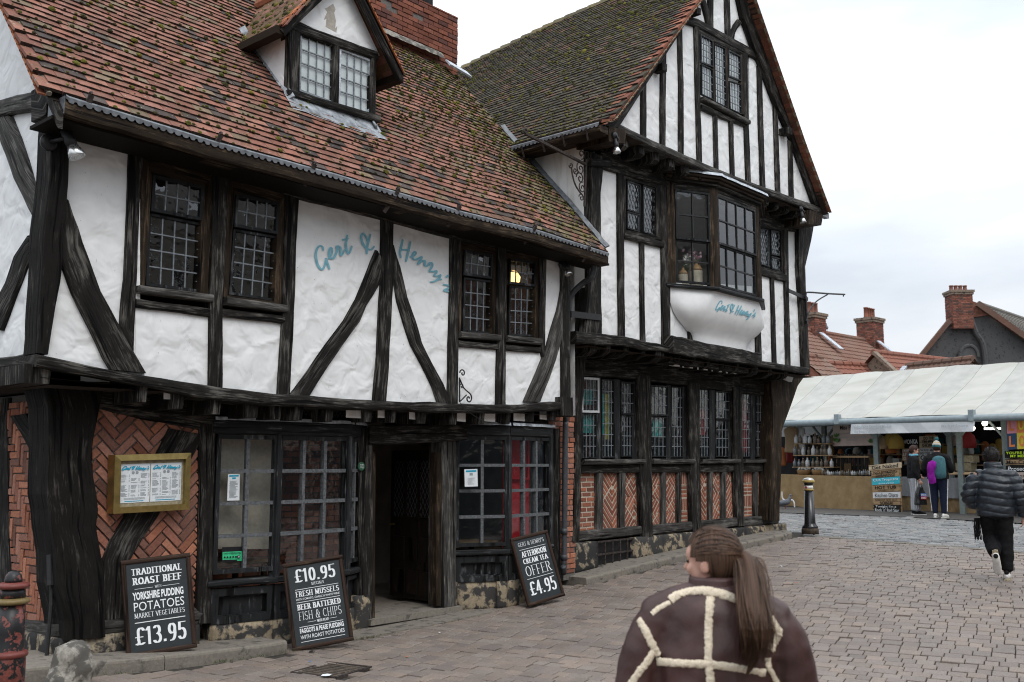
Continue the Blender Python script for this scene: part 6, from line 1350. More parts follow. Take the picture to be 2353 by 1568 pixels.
board((4.98, 8.66, .205, -.408, .1835, .088), .62, .88, 'black menu board offering traditional roast beef, beside the corner post', [
 ('serif', 'TRADITIONAL', .08, .92, .06, .135, (.22, .10)), ('serif', 'ROAST BEEF', .09, .91, .165, .245, (.24, .10)), ('rule', .12, .42, .292, .004), ('serif', 'WITH', .45, .56, .275, .305, (.12, .05)), ('rule', .58, .86, .292, .004), ('sans', 'YORKSHIRE PUDDING', .08, .92, .33, .42, (.035,)),
 ('sans', 'POTATOES', .09, .92, .445, .545, (.0,)), ('serif', 'MARKET VEGETABLES', .09, .92, .57, .625, (.13, .05)), ('rule', .09, .92, .672, .009), ('serif', '£13.95', .08, .92, .73, .93, (.20, .05, False))])
board((6.58, 8.33, .095, -.576, .1985, .1354), .62, .88, 'black menu board headed 10.95 specials, beside the doorway', [
 ('serif', '£10.95', .12, .90, .045, .215, (.20, .05, False)), ('serif', 'SPECIALS', .42, .66, .235, .27, (.14, .06)), ('rule', .10, .93, .300, .006), ('serif', 'FRESH MUSSELS', .10, .93, .325, .395, (.20, .07)), ('sans', 'WITH TOMATO, GARLIC & WHITE WINE', .10, .93, .415, .445, (.01, .2)), ('rule', .10, .93, .462, .006),
 ('serif', 'BEER BATTERED', .10, .93, .490, .560, (.24, .10)), ('serif', 'FISH & CHIPS', .11, .92, .585, .690, (.09, .03)), ('rule', .26, .42, .722, .004), ('serif', 'WITH PEAS!', .44, .66, .710, .742, (.22, .10)), ('rule', .68, .82, .722, .004), ('rule', .10, .93, .770, .006),
 ('sans', 'FAGGOTS & PEASE PUDDING', .10, .93, .79, .85, (.035,)), ('sans', 'WITH ROAST POTATOES', .10, .93, .875, .925, (.005,)), ('rule', .10, .93, .955, .006)])
board((10.16, 8.325, .186, -.228, .2445, .1505), .62, .88, 'black menu board advertising the cream tea offer, near the drainpipe', [
 ('serif', "GERT & HENRY'S", .10, .90, .05, .115, (.10, .04)), ('rule', .10, .92, .165, .006), ('serif', 'AFTERNOON', .12, .90, .20, .29, (.24, .10)), ('serif', 'CREAM TEA', .12, .90, .32, .40, (.24, .08)), ('serif', 'OFFER', .12, .92, .44, .60, (.10, .03)), ('rule', .10, .92, .640, .006), ('serif', '£4.95', .10, .92, .69, .91, (.20, .05, False))])
q = [onY(u, v, 8.88) for u, v in ((260, 1046), (435, 1041), (431, 1171), (256, 1181))]
mc = root('menu_case', (q[0] + q[2]) / 2, 'shallow brass framed menu case holding two printed menus, on the herringbone brickwork', 'menu case'); mb = MB()
nF = Vector(NF); ins = [q[i].lerp((q[0] + q[2]) / 2, .0) for i in range(4)]
def cp(s, t, d=0.0): return (q[0].lerp(q[1], s)).lerp(q[3].lerp(q[2], s), t) + nF * d
fwu, fwv = .075, .105
for i, (s0, t0, s1, t1, a0, b0, a1, b1) in enumerate(((0, 0, 1, 0, fwu, fwv, 1 - fwu, fwv), (1, 0, 1, 1, 1 - fwu, fwv, 1 - fwu, 1 - fwv), (1, 1, 0, 1, 1 - fwu, 1 - fwv, fwu, 1 - fwv), (0, 1, 0, 0, fwu, 1 - fwv, fwu, fwv))):
 m = MB(); m.add([cp(s0, t0, .035), cp(s1, t1, .035), cp(a1, b1, .045), cp(a0, b0, .045), cp(s0, t0, -.09), cp(s1, t1, -.09), cp(a1, b1, .0), cp(a0, b0, .0)], [[0, 1, 2, 3], [0, 4, 5, 1], [3, 2, 6, 7]]); m.build('frame_bar', M['brass'], mc)
mk('backing', [cp(fwu, fwv, -.0), cp(1 - fwu, fwv, -.0), cp(1 - fwu, 1 - fwv, -.0), cp(fwu, 1 - fwv, -.0)], [[0, 1, 2, 3]], M['old_card'], mc)
for k, (s0, s1) in enumerate(((.085, .475), (.485, .895))):
 pg = mk('menu_page', [cp(s0, .165, .004), cp(s1, .165, .004), cp(s1, .83, .004), cp(s0, .83, .004)], [[0, 1, 2, 3]], M['paper'], mc)
 L2 = lambda x, y: cp(s0 + (s1 - s0) * (.06 + .88 * (x - 400) / 1560), .165 + .665 * (.03 + .14 * (y - .19 * (x - 400) - 240) / 560 + .03), .006)
 brush(LOGO, L2, 62, 'menu_title', 'blue_ink', pg, NF, per=3, lift=.001)
 mb = MB()
 for c in range(3):
  for r in range(24):
   if rnd.random() < .2 or (c == 1 and r < 5): continue
   x0 = s0 + (s1 - s0) * (.05 + c * .32); w = (s1 - s0) * rnd.uniform(.12, .22); y = .33 + r * .0165; mb.add([cp(x0, y, .006), cp(x0 + w, y, .006), cp(x0 + w, y + .007, .006), cp(x0, y + .007, .006)], [[0, 1, 2, 3]])
   x2 = s0 + (s1 - s0) * (.05 + c * .32 + .25); mb.add([cp(x2, y, .006), cp(x2 + .012, y, .006), cp(x2 + .012, y + .007, .006), cp(x2, y + .007, .006)], [[0, 1, 2, 3]])
 for r in range(3): mb.add([cp(s0 + .06, .745 + r * .013, .006), cp(s1 - .06, .745 + r * .013, .006), cp(s1 - .06, .749 + r * .013, .006), cp(s0 + .06, .749 + r * .013, .006)], [[0, 1, 2, 3]])
 cxm = (s0 + s1) / 2
 for dx in (-.025, .025):
  mb.add([cp(cxm + dx + .02 * math.cos(a), .315 + .03 * math.sin(a), .006) for a in np.linspace(0, 6.0, 8)], [list(range(8))])
 o = mb.build('menu_text', M['grey_ink'], pg); o['kind'] = 'stuff'
 mk('menu_footer', [cp(s0 + .07, .797, .006), cp(s1 - .08, .797, .006), cp(s1 - .08, .809, .006), cp(s0 + .07, .809, .006)], [[0, 1, 2, 3]], M['blue_ink'], pg)
def paper(name, label, quad, Yp, items, cat='notice', base='paper'):
 p = [onY(u, v, Yp) for u, v in quad]; t = mk(name, p, [[0, 1, 2, 3]], M[base]); tag(t, label, cat); mb = {}
 for (s0, t0, s1, t1, mt) in items:
  f = lambda s, t_: (p[0].lerp(p[1], s)).lerp(p[3].lerp(p[2], s), t_) + nF * .003
  mb.setdefault(mt, MB()).add([f(s0, t0), f(s1, t0), f(s1, t1), f(s0, t1)], [[0, 1, 2, 3]])
 for mt, m in mb.items(): o = m.build('printing', M[mt], t); o['kind'] = 'stuff'
 return t
txt = lambda y0, y1, n_, mt='grey_ink', a=.12, b=.85: [(a + rnd.uniform(0, .05), y0 + (y1 - y0) * i / n_, b - rnd.uniform(0, .3), y0 + (y1 - y0) * i / n_ + .018, mt) for i in range(n_)]
paper('notice', 'small white menu sheet in the bow window left of the door', [(524, 1090), (551, 1089), (550, 1150), (522, 1151)], 8.93, [(.1, .04, .9, .10, 'blue_ink'), (.35, .13, .65, .19, 'blue_ink')] + txt(.26, .92, 16), 'notice')
paper('notice', 'small white menu sheet in the bow window right of the door', [(1067, 1079), (1097, 1078), (1098, 1118), (1068, 1119)], 8.76, [(.1, .06, .9, .16, 'blue_ink'), (.38, .22, .62, .36, 'grey_ink')] + txt(.5, .9, 7, 'grey_ink', .2, .8), 'notice')
simple('sticker_green', (0.05, 0.55, 0.25), .5); simple('sticker_black', (0.01, 0.01, 0.012), .5)
st = paper('hygiene_sticker', 'black and green food hygiene rating sticker in the lower pane of the bow window', [(510, 1258), (556, 1256), (556, 1290), (510, 1292)], 8.935, [(.02, .32, .98, .86, 'sticker_green'), (.74, .84, .98, .96, 'sticker_green')], 'sticker', 'sticker_black')
pq = [onY(u, v, 8.928) for u, v in ((510, 1258), (556, 1256), (556, 1290), (510, 1292))]; sq = lambda s, t_: (pq[0].lerp(pq[1], s)).lerp(pq[3].lerp(pq[2], s), t_)
place_text(sans_text('FOOD HYGIENE RATING', .02), .07, .93, .36, .48, sq, NF, 'lettering', 'sticker_black', st, .004)
for i in range(6):
 c = (.12 + i * .14, .68); r = .05 if i < 5 else .085; mk('rating_disc', [sq(c[0] + r * math.cos(a), c[1] + r * 1.25 * math.sin(a)) + nF * .006 for a in np.linspace(0, 6.0, 12)], [list(range(12))], M['sticker_black'], st)
place_text(sans_text('5', .03), .79, .85, .62, .74, sq, NF, 'lettering', 'white_ink', st, .009)
pl = onY(830, 1072, 8.93); simple('plaque_green', (0.03, 0.11, 0.06), .5); o = MB().lathe([(.05, -.008), (.05, .006), (.044, .010)], pl, 22, Matrix(((1, 0, 0), (0, 0, -1), (0, 1, 0)))).build('wall_plaque', M['plaque_green'], None); tag(o, 'small round green plaque on the post beside the door', 'plaque')
for i, s in enumerate(('YORK', 'CITY', 'WALKS')): place_text(sans_text(s, .02), pl.x - .028, pl.x + .028, pl.z + .026 - i * .018, pl.z + .014 - i * .018, lambda a, b: Vector((a, pl.y - .011, b)), NF, 'lettering', 'white_ink', o, .001)
def table_in(p, label):
 t = root('wooden_table', p, label, 'table'); M_w = M['plank']; p = Vector(p)
 board3('table_top', [p + Vector((-.5, -.3, .72)), p + Vector((.5, -.3, .72)), p + Vector((.5, .35, .72)), p + Vector((-.5, .35, .72))], (0, 0, 1), .03, 'plank', t)
 for a in (-.45, .45):
  for b in (-.25, .3): MB().bar(p + Vector((a, b, 0)), p + Vector((a, b, .69)), .05, .05).build('leg', M['timber_brown'], t)
table_in((6.2, 9.75, .17), 'wooden table inside the bow window left of the door'); table_in((9.9, 9.55, .17), 'wooden table inside the bow window right of the door')
simple('red_wall', (0.55, 0.02, 0.03), .6); p = [onY(u, v, 9.10) for u, v in ((1160, 985), (1216, 985), (1216, 1260), (1160, 1260))]; o = board3('red_screen', p, NF, .05, 'red_wall', None); tag(o, 'bright red panel inside the bow window right of the door', 'panel')
p = [onY(u, v, 9.06) for u, v in ((1170, 1010), (1212, 1012), (1212, 1098), (1170, 1096))]; mb = MB(); ringbars(mb, p[0], p[1], p[2], p[3], .03, .03, Vector(NF)); o = mb.build('picture_frame', M['red_wall'], None); tag(o, 'red picture frame on the red panel behind the bow window', 'picture frame')
def spot(p, d, s, label, mount):
 p = Vector(p); d = Vector(d).normalized(); t = root('spotlight', p, label, 'spotlight', 'spotlights fixed to the house fronts'); zax = d; xax = zax.orthogonal().normalized(); R = Matrix((xax, zax.cross(xax), zax)).transposed()
 if mount:
  MB().lathe([(.075 * s, -.015), (.075 * s, .01), (.05 * s, .03)], p + Vector(mount), 16, Matrix(((1, 0, 0), (0, 0, -1), (0, 1, 0)))).build('base', M['black_iron'], t, True); MB().tube([p + Vector(mount) + Vector((0, -.02, 0)), p + Vector(mount) * .5 + Vector((0, -.06, .0)), p], .018 * s, 8).build('arm', M['black_iron'], t, True)
 MB().lathe([(.02 * s, -.09 * s), (.045 * s, -.075 * s), (.05 * s, .03 * s), (.046 * s, .075 * s)], p, 16, R).build('lamp_holder', M['black_iron'], t, True)
 MB().lathe([(.044 * s, .07 * s), (.06 * s, .12 * s), (.075 * s, .175 * s), (.070 * s, .180 * s), (.02 * s, .13 * s)], p, 18, R).build('reflector_bulb', M['chrome'], t, True)
p = onY(158, 318, 8.30); spot(p, (.35, -.25, -.9), 1.0, 'black spotlight with silver bulb on the corner post under the gutter', (-.10, .15, -.03))
p = onY(1415, 330, 8.05); spot(p, (.05, -.1, -1), .8, 'silver bulb spotlight under the left foot of the tall gable', (0, .02, .12)); p = onY(1843, 495, 8.02); spot(p, (.05, -.1, -1), .8, 'silver bulb spotlight under the right foot of the tall gable', (0, .02, .12))
p = onY(1301, 612, 8.38); spot(p, (0, -.3, -.9), .75, 'small dark spotlight at the right end of the left house above the downpipe', (.0, .08, .03))
def spiral(c, r0, turns, a0, ax, az, k=26, sgn=1): return [c + ax * (r0 * (1 - i / k * .85) * math.cos(a0 + sgn * turns * 2 * math.pi * i / k)) + az * (r0 * (1 - i / k * .85) * math.sin(a0 + sgn * turns * 2 * math.pi * i / k)) for i in range(k + 1)]
X_, Z_ = Vector((1, 0, 0)), Vector((0, 0, 1))
A = onY(1345, 378, 8.50); B = onY(1207, 307, 8.50); sb = root('sign_bracket', A, 'ornate scrolled iron sign bracket at the inner corner of the tall house', 'sign bracket')
mb = MB(); mb.bar(A, B, .035, .035); mb.build('arm', M['rust_iron'], sb)
mb = MB(); mb.bar(onY(1347, 366, 8.50), onY(1343, 475, 8.50), .035, .02); mb.build('back_plate', M['rust_iron'], sb)
MB().tube(spiral(B + Vector((.0, 0, .03)), .05, 1.3, -1.2, X_, Z_), .014, 6).build('tip_scroll', M['rust_iron'], sb)
for (u, v, r, a0, sg, tn) in ((1334, 388, .10, 1.6, 1, 1.4), (1322, 393, .055, 0, -1, 1.3), (1333, 410, .09, 3.1, -1, 1.4), (1338, 432, .085, 1.5, 1, 1.4), (1336, 455, .06, 3.0, -1, 1.3), (1312, 380, .05, 3.4, 1, 1.2), (1336, 355, .075, 4.7, 1, 1.3)):
 MB().tube(spiral(onY(u, v, 8.50), r, tn, a0, X_, Z_, 26, sg), .009, 6).build('scroll', M['rust_iron'], sb)
MB().tube(catmull([onY(1313, 384, 8.5), onY(1316, 405, 8.5), onY(1322, 425, 8.5), onY(1331, 440, 8.5), onY(1338, 448, 8.5)], 5), .012, 6).build('sweep', M['rust_iron'], sb)
A = onY(1852, 688, 8.50); sb = root('sign_bracket', A, 'slim iron sign bracket reaching into the sky from the tall house right end', 'sign bracket')
MB().tube(catmull([onY(1851, 688, 8.5), onY(1852, 676, 8.5), onY(1858, 672, 8.5), onY(1900, 675, 8.5), onY(1941, 677, 8.5)], 4), .018, 7).build('arm', M['black_iron'], sb); MB().tube(catmull([onY(1853, 738, 8.5), onY(1860, 715, 8.5), onY(1876, 693, 8.5), onY(1902, 677, 8.5)], 5), .014, 7).build('stay', M['black_iron'], sb)
MB().tube([onY(1938, 677, 8.5), onY(1938, 682, 8.5)], .012, 6).build('hook', M['black_iron'], sb); mb = MB(); mb.bar(onY(1852, 680, 8.52), onY(1854, 745, 8.52), .04, .03); mb.build('back_plate', M['black_iron'], sb)
A = onY(1056, 905, 8.46); sb = root('sign_bracket', A, 'small curly black iron bracket low on the plaster left of the right hand windows', 'sign bracket')
MB().tube([onY(1056, 868, 8.46), onY(1056, 905, 8.46), onY(1056, 924, 8.46)], .010, 6).build('back_bar', M['black_iron'], sb)
MB().tube(catmull([onY(1057, 872, 8.44), onY(1066, 892, 8.44), onY(1080, 905, 8.44), onY(1083, 912, 8.44)], 5) + spiral(onY(1077, 916, 8.44), .055, 1.1, .6, X_, Z_, 20, -1), .009, 6).build('scroll', M['black_iron'], sb)
MB().tube(spiral(onY(1063, 858, 8.44), .05, 1.1, 3.1, X_, Z_, 20, -1), .009, 6).build('scroll', M['black_iron'], sb); MB().tube(spiral(onY(1061, 888, 8.44), .035, 1.0, 3.1, X_, Z_, 20, -1), .008, 6).build('scroll', M['black_iron'], sb); MB().tube([onY(1058, 922, 8.44), onY(1072, 908, 8.44)], .009, 6).build('stay', M['black_iron'], sb)
o = MB().tube(catmull([onY(1056, 924, 8.42), onY(1075, 945, 8.42), onY(1100, 962, 8.42), onY(1125, 972, 8.45), onY(1150, 974, 8.5)], 5), .004, 5).build('cable', M['black_iron']); tag(o, 'thin black cable drooping from the small bracket to the bow window', 'cable')
def m_peel():
 b = NB('peeling_paint'); v = b.world(); f = b.noise(v, 16, 6, .62, .4); g = b.noise(v, 60, 3)
 z = b.n('ShaderNodeSeparateXYZ'); b.l(b.world(), z.inputs[0]); zz = b.n('ShaderNodeMapRange'); zz.inputs['From Min'].default_value = .35; zz.inputs['From Max'].default_value = .75; b.l(z.outputs['Z'], zz.inputs['Value'])
 k = b.ramp(b.math('ADD', b.math('MULTIPLY', f, .9), b.math('MULTIPLY', zz.outputs[0], .10)), [(.50, 0.), (.515, 1.)])
 c = b.mix(k, b.mix(b.ramp(g, [(.4, 0.), (.6, 1.)]), (.21, .055, .042), (.13, .04, .032)), (.010, .010, .011))
 return b.fin(c, .42, b.bump(k, .5, .004, b.bump(g, .15, .003)), .4)
m_peel(); simple('bollard_red', (.15, .04, .032), .4); simple('gold_paint', (.40, .29, .09), .4); simple('gold_worn', (.17, .125, .05), .45); simple('white_paint', (.75, .75, .74), .5); simple('sign_red', (.55, .04, .04), .5)
g0 = onZ(30, 1690, .18); bz = gz(g0.x, g0.y) + .03
def bollard(p, label, prof_sets, s=1.0):
 t = root('bollard', p, label, 'bollard', 'cast iron bollards')
 for nm, mt, prof in prof_sets: MB().lathe([(r * s, z * s) for r, z in prof], p, 28).build(nm, M[mt], t, True)
 return t
d_ = ray(33, 1302); tt = (bz + 1.02 - CAM.z) / d_.z; bp = CAM + d_ * tt; bp.z = gz(bp.x, bp.y)
bollard(bp, 'red and black bollard with peeling paint at the left edge', [(n_, m_, [(r_ * .86, z_) for r_, z_ in p_]) for n_, m_, p_ in [('shaft', 'peeling_paint', [(.125, 0), (.125, .42), (.122, .44), (.108, .46), (.104, .60), (.100, .795)]), ('ring', 'bollard_red', [(.105, .435), (.135, .445), (.140, .46), (.135, .475), (.105, .485)]), ('ring', 'gold_worn', [(.10, .792), (.128, .80), (.133, .812), (.126, .825), (.10, .835)]),
 ('neck', 'peeling_paint', [(.098, .83), (.092, .90)]), ('ring', 'bollard_red', [(.09, .895), (.122, .905), (.125, .92), (.112, .932), (.08, .94)]), ('dome', 'peeling_paint', [(.066, .938), (.066, .955), (.058, .985), (.038, 1.008), (.012, 1.018)])]])
fp_ = Vector((onZ(1862, 1229, .6).x, onZ(1862, 1229, .6).y, 0)); fp_.z = gz(fp_.x, fp_.y); fs_ = (onY(1857, 1098, fp_.y).z - fp_.z) / 1.08
plain('stump_iron', (.07, .05, .035), .7, .3, 0, .6, 20, .3); plain('chrome_dome', (.55, .55, .54), .3, .5, .5, .2, 30, .05)
bb_ = bollard(fp_, 'black bollard with white and gold top band standing at the corner near the market', [('base', 'stump_iron', [(.16, 0), (.16, .10), (.15, .12)]), ('shaft', 'black_gloss', [(.150, .118), (.148, .15), (.12, .18), (.105, .22), (.085, .84)]), ('band', 'gold_paint', [(.086, .836), (.095, .845), (.095, .86), (.084, .868)]), ('label_band', 'white_paint', [(.084, .866), (.083, .93)]), ('neck', 'black_gloss', [(.084, .929), (.082, .965), (.10, .985)]),
 ('ring', 'gold_paint', [(.10, .984), (.122, .998), (.122, 1.015), (.11, 1.03)]), ('dome', 'chrome_dome', [(.108, 1.028), (.10, 1.05), (.07, 1.07), (.02, 1.08)])], fs_)
vw = (CAM - fp_); vw.z = 0; vw.normalize(); sd_ = Vector((-vw.y, vw.x, 0)); mb = MB(); cc_ = fp_ + Vector((0, 0, .895 * fs_))
mb.add([cc_ + (vw * math.cos(a) + sd_ * math.sin(a)) * .0865 * fs_ + Vector((0, 0, z * fs_)) for a in (-.35, -.8) for z in (-.02, .02)], [[0, 1, 3, 2]]); mb.build('red_mark', M['sign_red'], bb_)
sp_ = onZ(160, 1580, .14); V = []; K = 26; H_ = .37
for i in range(9):
 t = i / 8; r = .19 * (1 - .10 * t) * math.sqrt(max(.03, 1 - max(0, t - .45) ** 2 * 3.0))
 for j in range(K):
  a = 2 * math.pi * j / K; p = Vector((math.cos(a) * r, math.sin(a) * r * .9, t * H_)); nn = noise.noise(p * 8) * .045 + noise.noise(p * 22) * .022; dv = Vector((math.cos(a), math.sin(a), .3)); V.append(Vector((sp_.x, sp_.y, gz(sp_.x, sp_.y) - .03)) + p + dv * nn * min(1, r / .12) + Vector((.02 * t, 0, .02 * noise.noise(Vector((math.cos(a), math.sin(a), t * 3))))))
F = [[i * K + j, i * K + (j + 1) % K, (i + 1) * K + (j + 1) % K, (i + 1) * K + j] for i in range(8) for j in range(K)] + [[8 * K + j for j in range(K)]]
o = mk('stone_stump', V, F, M['stump'], None, True); tag(o, 'rough weathered stone stump at the foot of the corner post', 'stone')
gz0 = gz(GX, GY); e1 = Vector((math.cos(EA), math.sin(EA), 0)); e2 = Vector((-e1.y, e1.x, 0)); dc = root('drain_cover', (GX, GY, gz0), 'rusty iron drain cover set in the paving', 'drain cover')
o = MB().box((GX, GY, gz0 - .055), (.27, .24, .03), Matrix((e1, e2, Z_)).transposed()).build('pit', M['black_iron'], dc); mb = MB(); C0 = Vector((GX, GY, gz0 - .008))
for s in (-1, 1): mb.bar(C0 + e1 * (.27 * s) - e2 * .25, C0 + e1 * (.27 * s) + e2 * .25, .03, .03, Z_); mb.bar(C0 + e2 * (.245 * s) - e1 * .27, C0 + e2 * (.245 * s) + e1 * .27, .03, .031, Z_)
mb.build('frame', M['rust_iron'], dc)
plain('grate_iron', (.12, .095, .075), .7, .4, .2, .5, 30, .3)
for i in range(8): MB().bar(C0 + e1 * (-.21 + i * .06) - e2 * .235, C0 + e1 * (-.21 + i * .06) + e2 * .235, .026, .026, Z_).build('bar', M['grate_iron'], dc)
simple('litter_orange', (.5, .16, .05)); simple('litter_blue', (.05, .15, .35))
for (u, v, r, mt, lab) in ((752, 1555, .05, 'paper', 'crumpled white scrap of paper lying before the drain cover'), (718, 1499, .035, 'black_iron', 'dark bottle cap near the foot of the middle menu board'), (935, 1510, .018, 'litter_orange', 'orange cigarette end on the paving before the doorway'), (1010, 1454, .015, 'paper', 'white speck of litter in front of the doorway flagstones'), (712, 1521, .02, 'litter_blue', 'tiny blue wrapper beside the drain cover'), (2010, 1468, .016, 'paper', 'pale scrap of litter on the paving right of the ponytailed person'), (1830, 1340, .018, 'litter_orange', 'orange scrap of litter on the paving towards the black bollard'), (1795, 1302, .02, 'paper', 'white scrap of litter near the right kerb')):
 p = onZ(u, v, gz(onZ(u, v, .1).x, onZ(u, v, .1).y) + .01); V = [p + Vector((r * math.cos(a) * rnd.uniform(.6, 1.3), r * math.sin(a) * rnd.uniform(.5, 1.1), rnd.uniform(0, r * .4))) for a in np.linspace(0, 5.4, 7)] + [p + Vector((0, 0, r * .5))]
 o = mk('litter', V, [[i, (i + 1) % 7, 7] for i in range(7)], M[mt]); tag(o, lab, 'litter', 'litter on the paving')
def tufts(spots, label):
 mb = MB()
 for (x, y, n_) in spots:
  for k in range(n_):
   px, py = x + rnd.gauss(0, .12), y + rnd.gauss(0, .015); b = Vector((px, py, gz(px, py))); h = rnd.uniform(.015, .05); d = Vector((rnd.gauss(0, .5), rnd.gauss(0, .5), 1)).normalized(); s = d.orthogonal().normalized() * .004
   mb.add([b - s, b + s, b + d * h + s * .2, b + d * h - s * .2], [[0, 1, 2, 3]], (.06, .10, .02) if rnd.random() < .7 else (.12, .13, .03))
 o = mb.build('weeds', M['moss']); tag(o, label, 'weeds', None, 'stuff')
tufts([(5.5, 8.44, 60), (5.9, 8.44, 70), (6.2, 8.45, 50), (7.3, 8.48, 70), (7.5, 8.46, 50), (8.9, 8.50, 30), (10.9, 8.72, 50), (11.3, 8.65, 60), (12.5, 8.62, 30), (13.4, 8.60, 30), (4.4, 8.42, 20)], 'small green weeds growing along the foot of the kerb and walls')
def ellipse_tube(pts, rads, k=16, lat=None):
 P = [Vector(p) for p in pts]; n = len(P); V = []; F = []
 for i, p in enumerate(P):
  t = (P[min(i + 1, n - 1)] - P[max(i - 1, 0)]).normalized(); l = Vector(lat) if lat is not None else (Vector((1, 0, 0)) if abs(t.x) < .8 else Vector((0, 0, 1)))
  a = (l - t * l.dot(t)).normalized(); b = t.cross(a); r = rads[i]; rx, ry = r if isinstance(r, tuple) else (r, r)
  for j in range(k): an = 2 * math.pi * j / k; V.append(p + a * (rx * math.cos(an)) + b * (ry * math.sin(an)))
 for i in range(n - 1):
  for j in range(k): F.append([i * k + j, i * k + (j + 1) % k, (i + 1) * k + (j + 1) % k, (i + 1) * k + j])
 V += [P[0] - (P[1] - P[0]).normalized() * (rads[0][1] if isinstance(rads[0], tuple) else rads[0]) * .5, P[-1] + (P[-1] - P[-2]).normalized() * (rads[-1][1] if isinstance(rads[-1], tuple) else rads[-1]) * .5]
 c0, c1 = len(V) - 2, len(V) - 1
 for j in range(k): F.append([c0, (j + 1) % k, j]); F.append([c1, (n - 1) * k + j, (n - 1) * k + (j + 1) % k])
 return V, F
def chain(mb, pts, rads, per=4, k=14, lat=None):
 P = catmull(pts, per); m = len(pts) - 1; R = []
 for i in range(len(P)):
  t = i / per; j = min(int(t), m - 1); f = t - j; a, b = rads[j], rads[j + 1]; a = a if isinstance(a, tuple) else (a, a); b = b if isinstance(b, tuple) else (b, b); f2 = f * f * (3 - 2 * f)
  R.append((a[0] + (b[0] - a[0]) * f2, a[1] + (b[1] - a[1]) * f2))
 v, f = ellipse_tube(P, R, k, lat); mb.add(v, f)
def ball(mb, c, r, k=14, m=9):
 V = []; F = []; r = r if isinstance(r, tuple) else (r, r, r)
 for i in range(m + 1):
  th = math.pi * i / m
  for j in range(k): ph = 2 * math.pi * j / k; V.append(Vector(c) + Vector((r[0] * math.sin(th) * math.cos(ph), r[1] * math.sin(th) * math.sin(ph), r[2] * math.cos(th))))
 for i in range(m):
  for j in range(k): F.append([i * k + j, i * k + (j + 1) % k, (i + 1) * k + (j + 1) % k, (i + 1) * k + j])
 mb.add(V, F)
def weld(name, mb, X, mat, parent, voxel=.012, smooth=5, disp=None):
 me = bpy.data.meshes.new(name); me.from_pydata([tuple(v) for v in mb.v], [], mb.f); o = bpy.data.objects.new('tmp', me); TMP.collection.objects.link(o)
 m = o.modifiers.new('r', 'REMESH'); m.mode = 'VOXEL'; m.voxel_size = voxel; s = o.modifiers.new('s', 'SMOOTH'); s.factor = .5; s.iterations = smooth
 TMP.view_layers[0].update(); dg = TMP.view_layers[0].depsgraph; m2 = bpy.data.meshes.new_from_object(o.evaluated_get(dg)); bpy.data.objects.remove(o)
 if disp:
  co = [v.co.copy() for v in m2.vertices]; no = [v.normal.copy() for v in m2.vertices]
  for v, c, n in zip(m2.vertices, co, no): v.co = c + n * disp(c)
 m2.transform(X); m2.polygons.foreach_set('use_smooth', [True] * len(m2.polygons)); m2.materials.clear(); m2.materials.append(M[mat] if isinstance(mat, str) else mat)
 m2.name = name; ob = bpy.data.objects.new(name, m2); COL.objects.link(ob); adopt(ob, parent); return ob
def hand(mb, w, d, side, thumb, curl=.5, s=1.0):
 w = Vector(w); d = Vector(d).normalized(); th = Vector(thumb).normalized(); pn = Vector(side).normalized()
 chain(mb, [w, w + d * .05 * s, w + d * .09 * s], [(.022 * s, .018 * s), (.036 * s, .015 * s), (.036 * s, .013 * s)], 3, 10, th)
 for i, (off, ln) in enumerate(((.027, .072), (.009, .080), (-.009, .075), (-.027, .060))):
  b = w + d * .088 * s + th * off * s; m_ = b + (d * (1 - curl * .3) + pn * curl * .6).normalized() * ln * .5 * s; e = m_ + (d * (1 - curl) + pn * curl).normalized() * ln * .5 * s
  chain(mb, [b - d * .015 * s, m_, e], [.0092 * s, .0085 * s, .0075 * s], 3, 8)
 b = w + d * .035 * s + th * .030 * s; chain(mb, [b, b + (th * .6 + d * .6 + pn * .2).normalized() * .035 * s, b + (th * .35 + d * .9 + pn * .4).normalized() * .065 * s], [.013 * s, .011 * s, .009 * s], 3, 8)
def head_parts(mb, c, R, s=1.0):
 T = lambda p: Vector(c) + R @ (Vector(p) * s)
 def eb(p, r):
  m2 = MB(); ball(m2, (0, 0, 0), r, 16, 10); mb.add([T(Vector(p) + v) for v in m2.v], m2.f)
 eb((0, -.012, .02), (.074, .092, .095)); eb((0, .030, -.040), (.058, .058, .062)); eb((0, .052, -.078), (.030, .030, .024)); eb((0, .062, .030), (.052, .032, .040))
 eb((.034, .066, -.022), (.024, .018, .022)); eb((-.034, .066, -.022), (.024, .018, .022))
 m2 = MB(); chain(m2, [(0, .086, .012), (0, .098, -.010), (0, .106, -.026)], [.009, .011, .013], 3, 10); mb.add([T(v) for v in m2.v], m2.f)
 eb((0, .084, -.056), (.022, .010, .007)); eb((0, .082, -.067), (.020, .011, .007))
 for sx_ in (-1, 1): eb((sx_ * .078, -.008, -.012), (.010, .020, .032)); eb((sx_ * .082, -.016, .006), (.007, .012, .016))
def eyes(c, R, parent, X, s=1.0):
 mb = MB()
 for sx_ in (-1, 1):
  m2 = MB(); ball(m2, (sx_ * .031, .078, .004), (.013, .008, .007), 8, 6); mb.add([Vector(c) + R @ (v * s) for v in m2.v], m2.f)
 o = mb.build('eyes', M['eye_dark'], parent, True); o.data.transform(X)
